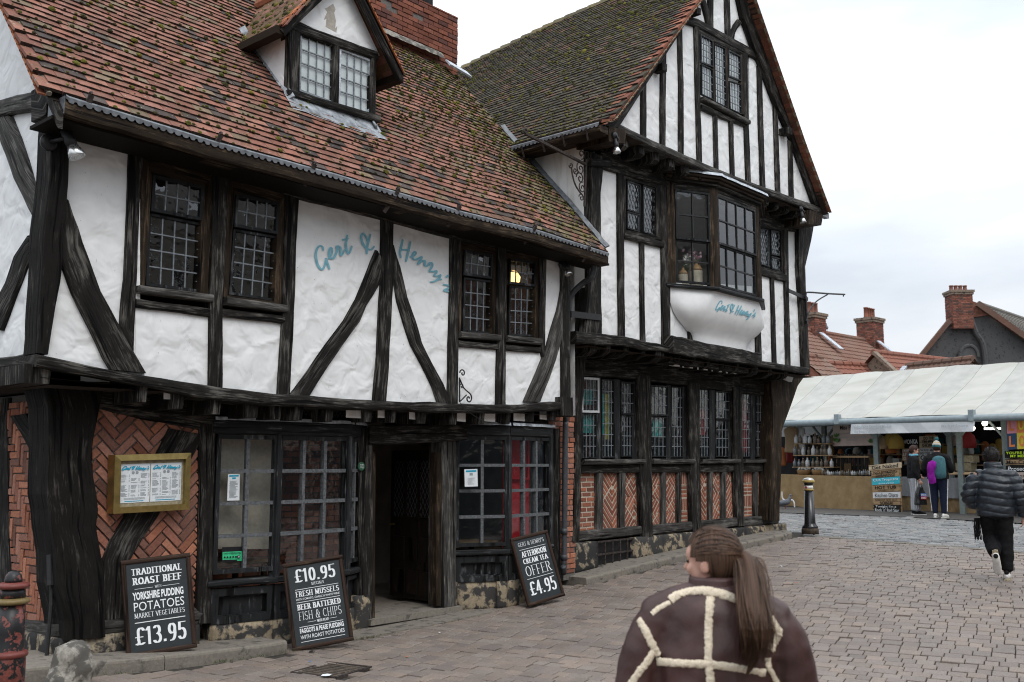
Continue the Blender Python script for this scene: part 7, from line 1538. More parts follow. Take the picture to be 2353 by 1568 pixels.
def hair_shell(c, R, s, keep, mat, parent, X, thick=.012, name='hair'):
 V = []; k, m = 40, 26
 for i in range(m + 1):
  th = math.pi * i / m
  for j in range(k):
   ph = 2 * math.pi * j / k; d = Vector((math.sin(th) * math.cos(ph), math.sin(th) * math.sin(ph), math.cos(th))); base = Vector((.076 * d.x, .095 * d.y, .098 * d.z)); st = noise.noise(Vector((ph * 6, th * 1.0, 3))) * .004 + noise.noise(Vector((ph * 17, th * 1.5, 5))) * .002
   V.append(Vector((0, -.012, .02)) + base + d * (thick + st))
 F = [[i * k + j, i * k + (j + 1) % k, (i + 1) * k + (j + 1) % k, (i + 1) * k + j] for i in range(m) for j in range(k)]
 F = [f for f in F if keep(sum((V[q] for q in f), Vector()) / 4)]
 return mk(name, [X @ (Vector(c) + R @ (v * s)) for v in V], F, M[mat], parent, True, [(j / k * 3, i / m) for i in range(m + 1) for j in range(k)])
def m_hair(name, d, l, sc=60):
 b = NB(name); uv = b.coord('UV', (sc, 2.0, 1)); f = b.noise(uv, 1.0, 5, .6, .3)
 return b.fin(b.ramp(f, [(.35, d), (.55, tuple((x + y) / 2 for x, y in zip(d, l))), (.72, l)]), .55, b.bump(f, .4, .004), .2)
m_hair('hair_brown', (.014, .008, .0055), (.15, .082, .050), 46); m_hair('hair_black', (.006, .005, .005), (.028, .024, .022)); m_hair('hair_auburn', (.02, .009, .007), (.06, .028, .018))
def m_skin():
 b = NB('skin'); f = b.noise(b.world(), 25, 3); b.b.inputs['Subsurface Weight'].default_value = .12; b.b.inputs['Subsurface Radius'].default_value = (.01, .004, .002)
 return b.fin(b.mix(f, (.50, .27, .20), (.58, .34, .26)), .5, None, .35)
m_skin(); simple('eye_dark', (.02, .015, .012), .3)
def m_leather(name, a, c, rough=.45):
 b = NB(name); v = b.world(); f = b.noise(v, 9, 5, .6, .3); g = b.noise(v, 120, 3); w = b.noise(b.world((1, 1, .5)), 16, 4, .55, .6)
 return b.fin(b.mix(b.ramp(f, [(.3, 0.), (.75, 1.)]), a, c), rough, b.bump(g, .15, .002, b.bump(w, .35, .012)), .4)
m_leather('coat_leather', (.036, .0155, .0135), (.075, .035, .031), .5)
def m_fleece():
 b = NB('fleece'); v = b.world(); f = b.noise(v, 260, 4, .7); g = b.noise(v, 90, 3)
 return b.fin(b.mix(b.ramp(f, [(.3, 0.), (.7, 1.)]), (.56, .46, .33), (.84, .75, .60)), .95, b.bump(f, .6, .004, b.bump(g, .5, .006)), .1)
m_fleece(); plain('denim_dark', (.03, .035, .05), .9, .1, 0, .3, 60, .2); plain('cloth_black', (.010, .010, .011), .85, .15, 0, .4, 30, .15); plain('shoe_white', (.72, .71, .68), .6, .3, 0, .1, 30, .05); plain('sole_tan', (.38, .32, .22), .8, .2, 0, .3, 60, .3)
def puffer():
 b = NB('puffer'); v = b.world(); f = b.noise(v, 22, 4, .6, .5); g = b.noise(b.world((1, 1, .4)), 45, 3)
 return b.fin(b.mix(f, (.009, .013, .019), (.024, .032, .042)), .42, b.bump(f, .5, .012, b.bump(g, .3, .005)), .45)
puffer(); plain('trouser_grey', (.36, .37, .39), .9, .1, 0, .1, 30, .1); plain('navy', (.012, .016, .035), .85, .15, 0, .2, 30, .1); plain('pack_teal', (.05, .13, .15), .8, .2, 0, .2, 30, .15); plain('purple', (.22, .012, .25), .85, .15, 0, .2, 30, .2); plain('knit_grey', (.42, .40, .36), .95, .1, 0, .2, 120, .6); plain('knit_teal', (.03, .11, .12), .95, .1, 0, .2, 120, .6); plain('knit_mustard', (.45, .30, .08), .95, .1, 0, .2, 120, .6); plain('scarf_blue', (.12, .30, .40), .95, .1, 0, .3, 80, .5)
def frame_at(p, fwd):
 f = Vector((fwd[0], fwd[1], 0)).normalized(); r = Vector((f.y, -f.x, 0)); return Matrix(((r.x, f.x, 0, p[0]), (r.y, f.y, 0, p[1]), (0, 0, 1, p[2]), (0, 0, 0, 1)))
def Rz(a): return Matrix.Rotation(a, 3, 'Z')
def shoe(mb, ankle, fwd, s=1.0, pitch=0.0):
 a = Vector(ankle); f = Vector(fwd).normalized(); u = Vector((0, 0, 1)) if abs(f.z) < .7 else Vector((0, -1, 0)).normalized(); u = (u - f * u.dot(f)).normalized()
 chain(mb, [a - f * .055 * s - u * .045 * s, a + f * .0 - u * .042 * s, a + f * .09 * s - u * .052 * s, a + f * .165 * s - u * .058 * s, a + f * .20 * s - u * .06 * s], [(.034 * s, .040 * s), (.040 * s, .046 * s), (.045 * s, .036 * s), (.042 * s, .027 * s), (.026 * s, .02 * s)], 3, 12, f.cross(u))
def sole(mb, ankle, fwd, s=1.0):
 a = Vector(ankle); f = Vector(fwd).normalized(); u = Vector((0, 0, 1)) if abs(f.z) < .7 else Vector((0, -1, 0)).normalized(); u = (u - f * u.dot(f)).normalized(); l = f.cross(u)
 out_ = [(-.095, .0), (-.085, .03), (-.02, .036), (.06, .044), (.15, .046), (.20, .03), (.215, 0), (.20, -.03), (.15, -.046), (.06, -.044), (-.02, -.036), (-.085, -.03)]
 mb.prism([a + f * x * s + l * y * s - u * .078 * s for x, y in out_], -u * .022 * s)
gp_ = CAM + ray(1640, 1300) * (3.6 / FPX); gp_.z = gz(gp_.x, gp_.y)
HT = 1.63; X = frame_at(gp_, (math.cos(math.radians(33)), math.sin(math.radians(33))))
per = root('person', gp_, 'person with a long brown ponytail in a brown shearling trimmed coat, seen from behind', 'person')
hc = Vector((-.005, .035, 1.515)); RH = Rz(math.radians(62)) @ Matrix.Rotation(math.radians(-3), 3, 'X')
b = MB(); head_parts(b, hc, RH); chain(b, [(0, .01, 1.30), (0, .015, 1.38), (0, .025, 1.45)], [(.065, .06), (.054, .054), (.05, .055)], 3)
chain(b, [(0, 0, .86), (0, .01, .98), (0, 0, 1.12), (0, 0, 1.26), (0, .0, 1.33)], [(.155, .11), (.13, .095), (.14, .10), (.165, .09), (.08, .06)], 4, 18)
for s in (-1, 1):
 chain(b, [(s * .155, 0, 1.28), (s * .23, -.01, 1.04), (s * .265, .05, .84)], [.05, .042, .03], 4); hand(b, (s * .265, .05, .84), (s * .02, .1, -1), (-s, .2, 0), (0, 1, 0), .5, .92)
 chain(b, [(s * .09, 0, .86), (s * .10, .02, .48), (s * .10, 0, .10)], [.08, .055, .038], 4)
body = weld('body', b, X, 'skin', per, .008, 3); eyes(hc, RH, per, X)
c = MB(); chain(c, [(0, .0, .72), (0, .0, .86), (0, -.005, 1.04), (0, -.015, 1.19), (0, -.012, 1.315), (0, .0, 1.40), (0, .005, 1.44)], [(.235, .17), (.235, .165), (.235, .16), (.238, .15), (.21, .12), (.125, .095), (.088, .082)], 5, 24)
for s in (-1, 1): chain(c, [(s * .05, 0, 1.385), (s * .14, -.006, 1.345), (s * .22, -.012, 1.30)], [.075, .078, .08], 4, 16)
for s in (-1, 1): chain(c, [(s * .10, -.005, 1.34), (s * .215, -.012, 1.285), (s * .268, -.02, 1.15), (s * .285, -.005, 1.02), (s * .285, .06, .90), (s * .27, .12, .82)], [(.07, .06), (.082, .085), (.082, .088), (.080, .085), (.075, .078), (.062, .066)], 5, 18)
fold = lambda p: .010 * noise.noise(Vector((p.x * 5, p.y * 5, p.z * 9))) + .007 * noise.noise(Vector((p.x * 13, p.y * 13, p.z * 20))) - .012 * max(0, 1 - abs(abs(p.x) - .205) / .03) * (p.z < 1.2)
coat = weld('coat', c, X, 'coat_leather', per, .011, 6, fold)
cb = BVHTree.FromPolygons([v.co for v in coat.data.vertices], [list(p.vertices) for p in coat.data.polygons])
def oncoat(u, v):
 h = cb.ray_cast(CAM, ray(u, v).normalized()); h = h if h[0] is not None else cb.find_nearest(CAM + ray(u, v) * (3.55 / FPX)); return h[0], h[1]
def fluffy(name, uvp, r, mat='fleece'):
 H = [oncoat(u, v) for u, v in uvp]; P = catmull([h[0] for h in H], 14); NN = catmull([h[1] for h in H], 14); k = 16; v = []; n_ = len(P)
 for i, p in enumerate(P):
  t = (P[min(i + 1, n_ - 1)] - P[max(i - 1, 0)]).normalized(); n = NN[i].normalized(); c = t.cross(n).normalized()
  for j in range(k):
   a = 2 * math.pi * j / k; d = c * (math.cos(a) * r * 1.05) + n * (math.sin(a) * r * .5); q = p + d; v.append(q + d.normalized() * (r * .22 * noise.noise(q * 110) + r * .26 * noise.noise(q * 260)))
 f = [[i * k + j, i * k + (j + 1) % k, (i + 1) * k + (j + 1) % k, (i + 1) * k + j] for i in range(n_ - 1) for j in range(k)] + [list(range(k))[::-1], [(n_ - 1) * k + j for j in range(k)]]
 mk(name, v, f, M[mat], per, True)
fluffy('collar_trim', [(1540, 1380), (1558, 1367), (1583, 1360), (1618, 1358), (1653, 1364), (1690, 1376), (1722, 1388)], .0155)
fluffy('shoulder_trim', [(1540, 1384), (1514, 1398), (1498, 1412)], .009); fluffy('armhole_trim', [(1468, 1424), (1483, 1449), (1498, 1479), (1511, 1505)], .013); fluffy('sleeve_trim', [(1504, 1494), (1486, 1523), (1466, 1548), (1445, 1580)], .012)
fluffy('back_seam_trim', [(1633, 1372), (1630, 1400), (1628, 1440), (1628, 1480), (1629, 1525), (1632, 1560), (1634, 1620)], .0135); fluffy('yoke_trim', [(1508, 1520), (1553, 1524), (1600, 1526), (1640, 1528), (1690, 1535), (1758, 1547)], .013)
fluffy('armhole_trim', [(1768, 1418), (1782, 1440), (1790, 1454), (1780, 1475), (1770, 1496)], .013); fluffy('sleeve_trim', [(1764, 1512), (1768, 1535), (1778, 1555), (1792, 1585)], .012)
cm_ = MB(); pts = []
for i in range(22):
 a = math.pi * 2 * i / 21; pts.append((math.cos(a) * .082, math.sin(a) * .078 + .005, 0))
V = [X @ Vector((p[0] * s_, p[1] * s_ + .005, z)) for z, s_ in ((1.38, 1.25), (1.41, 1.12), (1.455, 1.12), (1.468, 1.05), (1.43, .95)) for p in pts]
mk('collar', V, [[i * 22 + j, i * 22 + j + 1, (i + 1) * 22 + j + 1, (i + 1) * 22 + j] for i in range(4) for j in range(21)], M['coat_leather'], per, True)
tr_ = MB()
chain(tr_, [(0, 0, .92), (0, 0, .82), (0, 0, .76)], [(.165, .12), (.175, .125), (.15, .11)], 3, 18)
for s in (-1, 1): chain(tr_, [(s * .09, 0, .82), (s * .10, .02, .48), (s * .10, 0, .08)], [.095, .07, .055], 5)
weld('trousers', tr_, X, 'denim_dark', per, .014, 4)
for s in (-1, 1): sh = MB(); shoe(sh, (s * .10, 0, .085), (0, 1, 0)); weld('shoe', sh, X, 'cloth_black', per, .008, 2)
hair_shell(hc, RH, 1.0, lambda p: not (p.y > .045 and p.z < .075) and p.z > -.075 and not (abs(p.x) > .045 and -.03 < p.y < .06 and p.z < .012) and not (p.y > .02 and p.z < .02), 'hair_brown', per, X, .013)
tie = CAM + ray(1692, 1278) * (3.62 / FPX); end_ = [CAM + ray(u, v) * (d / FPX) for u, v, d in ((1692, 1278, 3.62), (1714, 1282, 3.56), (1724, 1315, 3.50), (1731, 1380, 3.40), (1738, 1440, 3.33), (1736, 1500, 3.32), (1716, 1552, 3.33))]
core = MB(); chain(core, end_, [.016, .022, .028, .030, .028, .018, .005], 5, 12); V0 = core.v; mk('ponytail', core.v, core.f, M['hair_brown'], per, True, [(i % 12 / 12 * 2, i / len(V0) * 1.0) for i in range(len(V0))])
stv, stf, stuv = [], [], []; spl = catmull(end_, 6); nS = 1100; SM = MB()
for k in range(nS):
 a = rnd.uniform(0, 6.283); q = rnd.uniform(.5, 1.1) + (rnd.random() < .06) * .5; ln = rnd.uniform(.45, 1.0) ** .6; w0 = rnd.uniform(-.5, .5); pts = []
 for i in range(0, int((len(spl) - 1) * ln) + 1, 2):
  t = i / (len(spl) - 1); rr = float(np.interp(t, [0, .12, .4, .7, .9, 1], [.014, .026, .043, .051, .046, .026])) * q
  pts.append(spl[i] + RT * (rr * math.cos(a + w0 * t * 3)) - FW * (rr * .8 * math.sin(a + w0 * t * 3)) + Vector((0, 0, .004 * noise.noise(Vector((k, t * 6, 0))))) + RT * (.016 * t * noise.noise(Vector((k * 3.3, t * 3, 1))) + .010 * noise.noise(Vector((k // 40 * 2.7, t * 2.5, 5)))))
 if len(pts) < 3: continue
 wd = rnd.uniform(.0010, .0036); base = len(SM.v); vv = []
 for i, p in enumerate(pts):
  ww = wd * (1 - .92 * (i / (len(pts) - 1)) ** 1.5); vv += [p - RT * ww, p + RT * ww + FW * .001]
 SM.add(vv, [[2 * i, 2 * i + 1, 2 * i + 3, 2 * i + 2] for i in range(len(pts) - 1)], None, [(k * .37 + (j % 2) * .01, (j // 2) / len(pts)) for j in range(len(vv))])
o = mk('ponytail_strands', SM.v, SM.f, M['hair_brown'], per, False, SM.uv); o['kind'] = 'stuff'
t_ = MB(); ball(t_, tie, .019, 12, 8); t_.build('hair_tie', M['cloth_black'], per, True)
SM = MB(); hb = [X @ (hc + RH @ Vector((0, -.012, .02)))][0]
for k in range(260):
 th = rnd.uniform(.15, 1.9); ph = rnd.uniform(-2.6, 2.6); d0 = Vector((math.sin(th) * math.sin(ph), math.sin(th) * math.cos(ph), math.cos(th)))
 if d0.y > .45 and d0.z < .68: continue
 if abs(d0.x) > .5 and d0.z < .1: continue
 tl = X.to_3x3().inverted() @ (tie - hb); tl = RH.inverted() @ tl; d1 = tl.normalized(); pts = []
 for i in range(8):
  t = i / 7; d = d0.lerp(d1, t).normalized(); pts.append(X @ (hc + RH @ (Vector((0, -.012, .02)) + Vector((.077 * d.x, .096 * d.y, .099 * d.z)) + d * (.0145 + .002 * noise.noise(Vector((k, t * 3, 0)))))))
 wv = rnd.uniform(.0015, .0035); vv = []
 for i, p in enumerate(pts): tt_ = (pts[min(i + 1, 7)] - pts[max(i - 1, 0)]).normalized(); sdv = tt_.cross((p - hb).normalized()).normalized() * wv; vv += [p - sdv, p + sdv]
 SM.add(vv, [[2 * i, 2 * i + 1, 2 * i + 3, 2 * i + 2] for i in range(7)], None, [(k * .41 + (j % 2) * .01, (j // 2) / 8) for j in range(16)])
o = mk('hair_strands', SM.v, SM.f, M['hair_brown'], per, False, SM.uv); o['kind'] = 'stuff'
mp2 = onZ(2298, 1333, .36); mp2.z = gz(mp2.x, mp2.y); fw2 = Vector((mp2.x, mp2.y, 0)).normalized(); S = 1.04
X = frame_at(mp2, (fw2.x, fw2.y)) @ Matrix.Diagonal((S, S, S, 1))
per = root('person', mp2, 'person in a dark blue quilted jacket and black trousers striding towards the market', 'person')
hc = Vector((-.02, .07, 1.60)); RH = Rz(math.radians(8)) @ Matrix.Rotation(math.radians(-12), 3, 'X')
b = MB(); head_parts(b, hc, RH, 1.02); chain(b, [(-.01, .0, 1.38), (-.01, .03, 1.46), (-.015, .05, 1.53)], [(.075, .065), (.06, .06), (.056, .06)], 3)
chain(b, [(0, 0, .90), (0, 0, 1.04), (0, 0, 1.20), (0, 0, 1.36), (0, .01, 1.42)], [(.165, .115), (.15, .105), (.17, .115), (.195, .10), (.09, .07)], 4, 18)
LA = [(-.19, 0, 1.37), (-.31, -.06, 1.12), (-.19, .09, .96)]; RA = [(.19, 0, 1.37), (.30, -.05, 1.10), (.315, .05, .83)]
chain(b, LA, [.055, .048, .034], 4); chain(b, RA, [.055, .048, .032], 4); hand(b, RA[2], (.02, .1, -1), (-1, .1, 0), (0, 1, 0), .6); hand(b, LA[2], (.5, .5, -.5), (0, -1, 0), (1, 0, 0), .4)
RL = [(.085, 0, .90), (.09, .03, .50), (.085, 0, .10)]; LL = [(-.085, 0, .90), (-.075, .10, .52), (-.035, -.24, .30)]
chain(b, RL, [.09, .06, .042], 4); chain(b, LL, [.09, .06, .042], 4)
weld('body', b, X, 'skin', per, .009, 3)
j = MB(); chain(j, [(0, -.005, .84), (0, -.005, .95), (0, -.01, 1.10), (0, -.015, 1.24), (0, -.01, 1.36), (0, .01, 1.44), (-.01, .02, 1.49)], [(.235, .165), (.24, .175), (.245, .175), (.245, .165), (.20, .135), (.115, .105), (.10, .095)], 6, 26)
chain(j, [(-.13, 0, 1.36), (-.22, -.01, 1.32), (-.315, -.05, 1.13), (-.30, .0, 1.02), (-.21, .08, .95)], [.085, .10, .092, .085, .07], 6, 18); chain(j, [(.13, 0, 1.36), (.22, -.01, 1.32), (.30, -.05, 1.10), (.31, .0, .96), (.318, .05, .85)], [.085, .10, .092, .082, .066], 6, 18)
quilt = lambda p: .020 * (abs(math.sin((p.z * 1.0 + .02 * math.sin(p.x * 9)) * math.pi / .098)) ** .5 - .6) + .008 * noise.noise(Vector((p.x * 14, p.y * 14, p.z * 22)))
weld('jacket', j, X, 'puffer', per, .010, 4, quilt)
t = MB(); chain(t, [(0, 0, 1.0), (0, 0, .90), (0, 0, .82)], [(.185, .13), (.20, .145), (.16, .12)], 3, 20)
chain(t, [(.095, 0, .88), (.10, .035, .52), (.095, .005, .13)], [(.115, .12), (.092, .10), (.075, .085)], 6, 16); chain(t, [(-.095, 0, .88), (-.085, .11, .54), (-.045, -.17, .355)], [(.115, .12), (.095, .10), (.080, .085)], 6, 16)
weld('trousers', t, X, 'cloth_black', per, .012, 4, lambda p: .010 * noise.noise(Vector((p.x * 8, p.y * 8, p.z * 14))))
for ank, f in (((.085, 0, .105), (.05, 1, 0)), ((-.03, -.27, .27), (.06, .38, -.92))):
 sh = MB(); shoe(sh, ank, f, 1.15); so = weld('shoe', sh, X, 'shoe_white', per, .008, 2); sl_ = MB(); sole(sl_, ank, f, 1.12); o = sl_.build('sole', M['sole_tan'], so); o.data.transform(X)
 hp = MB(); a_ = Vector(ank); fv = Vector(f).normalized(); u_ = Vector((0, 0, 1)) if abs(fv.z) < .7 else Vector((0, -1, 0)); u_ = (u_ - fv * u_.dot(fv)).normalized(); ball(hp, a_ - fv * .062 + u_ * -.005, (.030, .022, .032), 10, 7); o = hp.build('heel_tab', M['cloth_black'], so, True); o.data.transform(X)
hair_shell(hc, RH, 1.06, lambda p: not (p.y > .06 and p.z < .07) and p.z > -.06 and not (abs(p.x) > .06 and -.01 < p.y and p.z < .0), 'hair_black', per, X, .020)
hm = MB()
for k in range(420):
 th = rnd.uniform(0, 1.8); ph = rnd.uniform(-3.14, 3.14); d = Vector((math.sin(th) * math.sin(ph), -abs(math.sin(th) * math.cos(ph)) if rnd.random() < .6 else math.sin(th) * math.cos(ph), math.cos(th)))
 if d.y > .5 and d.z < .6: continue
 p = hc + RH @ ((Vector((0, -.012, .02)) + Vector((.080 * d.x, .099 * d.y, .102 * d.z)) + d * .014) * 1.04); q = p + RH @ (d * .6 + Vector((rnd.gauss(0, .5), rnd.gauss(0, .4), -.35))).normalized() * rnd.uniform(.02, .05); sdv = (q - p).cross(d).normalized() * .004
 hm.add([X @ (p - sdv), X @ (p + sdv), X @ q], [[0, 1, 2]], None, [(k, 0), (k + .1, 0), (k + .05, 1)])
o = mk('hair_tufts', hm.v, hm.f, M['hair_black'], per, False, hm.uv); o['kind'] = 'stuff'
cl = MB(); V = []
for i in range(20):
 a = 2 * math.pi * i / 19; V.append((math.cos(a) * .098, math.sin(a) * .092))
mk('collar', [X @ Vector((p[0] * s_ - .01, p[1] * s_ + .02, z)) for z, s_ in ((1.46, 1.1), (1.52, 1.12), (1.545, 1.02), (1.52, .92)) for p in V], [[i * 20 + q, i * 20 + q + 1, (i + 1) * 20 + q + 1, (i + 1) * 20 + q] for i in range(3) for q in range(19)], M['puffer'], per, True)
scf = MB(); p0 = Vector((-.23, -.02, .80))
for k in range(26):
 a = p0 + Vector((rnd.gauss(0, .018), rnd.gauss(0, .02), 0)); scf.tube([X @ a, X @ (a + Vector((rnd.gauss(-.005, .01), rnd.gauss(0, .01), -.12))), X @ (a + Vector((rnd.gauss(0, .015), rnd.gauss(0, .015), rnd.uniform(-.2, -.3))))], .005, 5)
o = scf.build('scarf_fringe', M['cloth_black'], per); o['kind'] = 'stuff'
def shopper(p, fwd, S, label, spec):
 X = frame_at(p, fwd) @ Matrix.Diagonal((S, S, S, 1)); per = root('person', p, label, 'person'); hc = Vector((0, .03, 1.52)); RH = Rz(spec.get('yaw', 0)) @ Matrix.Rotation(math.radians(-14), 3, 'X'); w = spec.get('w', 1.0)
 b = MB(); head_parts(b, hc, RH); chain(b, [(0, .0, 1.31), (0, .015, 1.39), (0, .02, 1.46)], [(.07, .06), (.055, .055), (.052, .055)], 3)
 chain(b, [(0, 0, .86), (0, 0, 1.0), (0, 0, 1.14), (0, 0, 1.28), (0, 0, 1.35)], [(.16 * w, .12), (.145 * w, .11), (.155 * w, .11), (.175, .10), (.08, .065)], 4, 18)
 for s in (-1, 1):
  A = spec['arms'][0 if s < 0 else 1]; chain(b, A, [.052, .044, .032], 4); d = (Vector(A[2]) - Vector(A[1])).normalized(); hand(b, A[2], d, (-s, 0, 0), (0, 1, 0) if abs(d.z) > .6 else (0, 0, 1), .6, .95); chain(b, [(s * .08, 0, .86), (s * .085, .02, .48), (s * .085, 0, .09)], [.085, .058, .04], 4)
 weld('body', b, X, 'skin', per, .010, 3)
 j = MB(); lo = spec.get('hem', .84); chain(j, [(0, 0, lo), (0, 0, lo + .12), (0, 0, 1.12), (0, -.01, 1.26), (0, 0, 1.36), (0, .01, 1.41)], [(.21 * w, .155), (.20 * w, .15), (.20 * w, .145), (.20, .13), (.15, .105), (.075, .07)], 5, 22)
 for s in (-1, 1): A = [Vector(q) for q in spec['arms'][0 if s < 0 else 1]]; chain(j, [(s * .12, 0, 1.33), A[0], A[1], A[2] - (A[2] - A[1]) * .12], [.07, .078, .068, .052], 5, 16)
 weld('coat', j, X, spec['coat'], per, .012, 4, lambda q: .010 * noise.noise(Vector((q.x * 8, q.y * 8, q.z * 12))))
 t = MB(); chain(t, [(0, 0, .98), (0, 0, .88), (0, 0, .80)], [(.17 * w, .13), (.185 * w, .145), (.15, .12)], 3, 18)
 for s in (-1, 1): chain(t, [(s * .09, 0, .86), (s * .095, .02, .50), (s * .09, 0, .10)], spec['leg'], 5, 16)
 weld('trousers', t, X, spec['trousers'], per, .013, 4)
 for s in (-1, 1):
  sh = MB(); shoe(sh, (s * .09, 0, .09), (s * .12, 1, 0)); so = weld('shoe', sh, X, spec['shoe'], per, .009, 2); sl_ = MB(); sole(sl_, (s * .09, 0, .09), (s * .12, 1, 0)); o = sl_.build('sole', M['shoe_white'], so); o.data.transform(X)
  st = MB(); pts = [(s * (.09 + r), .0, z) for z, r in ((.84, .115), (.66, .10), (.48, .088), (.3, .075), (.14, .065))]
  for dx in (spec.get('stripes') or ()): st.tube([X @ Vector((q[0] + s * .004, q[1] + dx, q[2])) for q in pts], .010, 5)
  if st.v: st.build('side_stripe', M['white_paint'], per)
 return per, X, hc, RH
S_P1 = Vector((26.2, 12.8, 0)); S_d = Vector((-.167, -.986, 0)).normalized(); S_n = Vector((S_d.y, -S_d.x, 0)); S_n = S_n if S_n.x < 0 else -S_n
pb = onZ(2105, 1188, .70); pb.z = gz(pb.x, pb.y) + .03
per, X, hc, RH = shopper(pb, (.55, -.83), 1.0, 'person in a black jacket and pale grey tracksuit trousers holding a black carrier bag', dict(arms=[[(-.185, 0, 1.29), (-.25, -.03, 1.05), (-.22, .16, .92)], [(.185, 0, 1.29), (.23, -.05, 1.04), (.235, .05, .82)]], coat='cloth_black', trousers='trouser_grey', leg=[(.11, .12), (.088, .10), (.075, .09)], shoe='cloth_black', stripes=(-.02, .02), hem=.86))
hair_shell(hc, RH, 1.03, lambda p: not (p.y > .05 and p.z < .07) and p.z > -.07 and not (abs(p.x) > .05 and -.03 < p.y and p.z < .015), 'hair_auburn', per, X, .014)
pt_ = MB(); chain(pt_, [hc + Vector((0, -.10, .02)), hc + Vector((.0, -.15, -.06)), hc + Vector((0, -.15, -.22)), hc + Vector((0, -.12, -.38))], [.02, .035, .035, .012], 4, 10); o = mk('ponytail', [X @ v for v in pt_.v], pt_.f, M['hair_auburn'], per, True, [(i % 10 / 5, i / len(pt_.v)) for i in range(len(pt_.v))])
sc_ = MB(); chain(sc_, [(.10 * math.cos(a), .09 * math.sin(a) + .01, 1.405 + .01 * math.sin(a * 3)) for a in np.linspace(0, 6.28, 10)], [.032] * 10, 3, 10); o = sc_.build('scarf', M['scarf_blue'], per, True); o.data.transform(X)
hb_ = X @ Vector((.24, .06, .72)); bg_ = root('carrier_bag', (hb_.x, hb_.y, pb.z + .22), 'black plastic carrier bag with blue and red printed label hanging from a hand', 'bag'); bm = MB()
rv = Vector((RT.x, RT.y, 0)); fv = Vector((FW.x, FW.y, 0)).normalized()
chain(bm, [hb_ + Vector((0, 0, .0)), hb_ + Vector((0, 0, -.10)), hb_ + Vector((0, 0, -.25)), hb_ + Vector((0, 0, -.46)), hb_ + Vector((0, 0, -.48))], [(.018, .015), (.075, .05), (.135, .075), (.15, .085), (.13, .06)], 5, 18, rv)
o = mk('bag', [v + Vector((.012 * noise.noise(v * 9), .012 * noise.noise(v * 9 + Vector((5, 0, 0))), 0)) for v in bm.v], bm.f, M['black_gloss'], bg_, True)
simple('print_blue', (.03, .12, .45), .5)
lab = lambda a, z, off=.096: hb_ + rv * a - fv * off + Vector((0, 0, z))
for (z0, z1, mt, tx) in ((-.21, -.285, 'print_blue', 'SPORTS'), (-.285, -.35, 'sign_red', 'DIRECT')):
 mk('printed_panel', [lab(-.03, z0), lab(.11, z0), lab(.11, z1), lab(-.03, z1)], [[0, 1, 2, 3]], M[mt], bg_); place_text(sans_text(tx, .03), -.02, .10, z0 - .012, z1 + .012, lambda a, z: lab(a, z), -fv, 'lettering', 'white_ink', bg_, .003)
pc = onZ(2160, 1193, .70); pc.z = gz(pc.x, pc.y) + .03
per, X, hc, RH = shopper(pc, (.96, .05), 1.05, 'person in a bobble hat and black coat with a teal backpack browsing the stall', dict(w=1.12, arms=[[(-.2, 0, 1.28), (-.28, .02, 1.05), (-.22, .24, 1.0)], [(.2, 0, 1.28), (.27, .04, 1.05), (.2, .26, 1.0)]], coat='cloth_black', trousers='navy', leg=[(.115, .125), (.082, .09), (.055, .06)], shoe='shoe_white', stripes=(0,), hem=.84))
hh = MB(); V = []
for mt, z0, z1 in (('knit_teal', -.01, .035), ('knit_grey', .035, .09), ('knit_mustard', .09, .105), ('knit_grey', .105, .15)):
 prof = [(math.sqrt(max(0, 1 - ((z - .02) / .14) ** 2)) * .105 if z > .02 else .104, z) for z in np.linspace(z0, z1, 5)]; vv, ff = lathevf(prof, 24); mk('hat_band', [X @ (hc + RH @ Vector((v[0] * .86, v[1] * 1.02 - .012, v[2]))) for v in vv], ff, M[mt], per, True)
pm = MB(); ball(pm, hc + RH @ Vector((0, -.01, .19)), .045, 14, 10); o = mk('pompom', [X @ (v + Vector((0, 0, 0)) + (v - (hc + RH @ Vector((0, -.01, .19)))) * .3 * noise.noise(v * 70)) for v in pm.v], pm.f, M['knit_teal'], per, True)
hair_shell(hc, RH, 1.0, lambda p: p.z < .02 and p.z > -.08 and p.y < .02, 'hair_auburn', per, X, .010)
bk = root('backpack', X @ Vector((.08, -.2, 1.0)), 'teal backpack with a purple jumper tied to it on a shopper back', 'backpack'); bm = MB(); chain(bm, [(.09, -.20, .86), (.09, -.215, .95), (.09, -.21, 1.10), (.09, -.19, 1.26), (.09, -.17, 1.32)], [(.13, .06), (.15, .09), (.15, .095), (.135, .08), (.08, .05)], 5, 20); weld('pack', bm, X, 'pack_teal', bk, .012, 4)
bm = MB(); chain(bm, [(-.0, -.29, 1.22), (-.03, -.32, 1.12), (-.05, -.315, .98), (-.04, -.31, .84), (-.02, -.30, .74)], [(.06, .03), (.095, .04), (.075, .035), (.085, .03), (.07, .02)], 5, 16); weld('purple_jumper', bm, X, 'purple', bk, .010, 3, lambda q: .014 * noise.noise(Vector((q.x * 25, q.y * 10, q.z * 9))))
S_in = -S_n
def SF(t, o=0.0, z=0.0):            # point on the stall's own grid: t along the front, o inwards, z above ground
 p = S_P1 + S_d * t + S_in * o; return Vector((p.x, p.y, gz(p.x, p.y) + .03 + z))
def SM_(u, v, o=0.0): return onP(u, v, S_P1 + S_in * o, S_n)
def m_canvas():
 b = NB('canvas'); v = b.world(); f = b.noise(b.world((1, .35, 1)), 1.6, 5, .6, .3); g = b.noise(v, 9, 5, .6)
 c = b.mix(b.ramp(f, [(.38, 0.), (.68, 1.)]), (.47, .465, .425), (.385, .38, .335)); c = b.mix(b.ramp(g, [(.62, 0.), (.8, .5)]), c, (.42, .40, .30))
 return b.fin(c, .7, b.bump(f, .3, .03), .3)
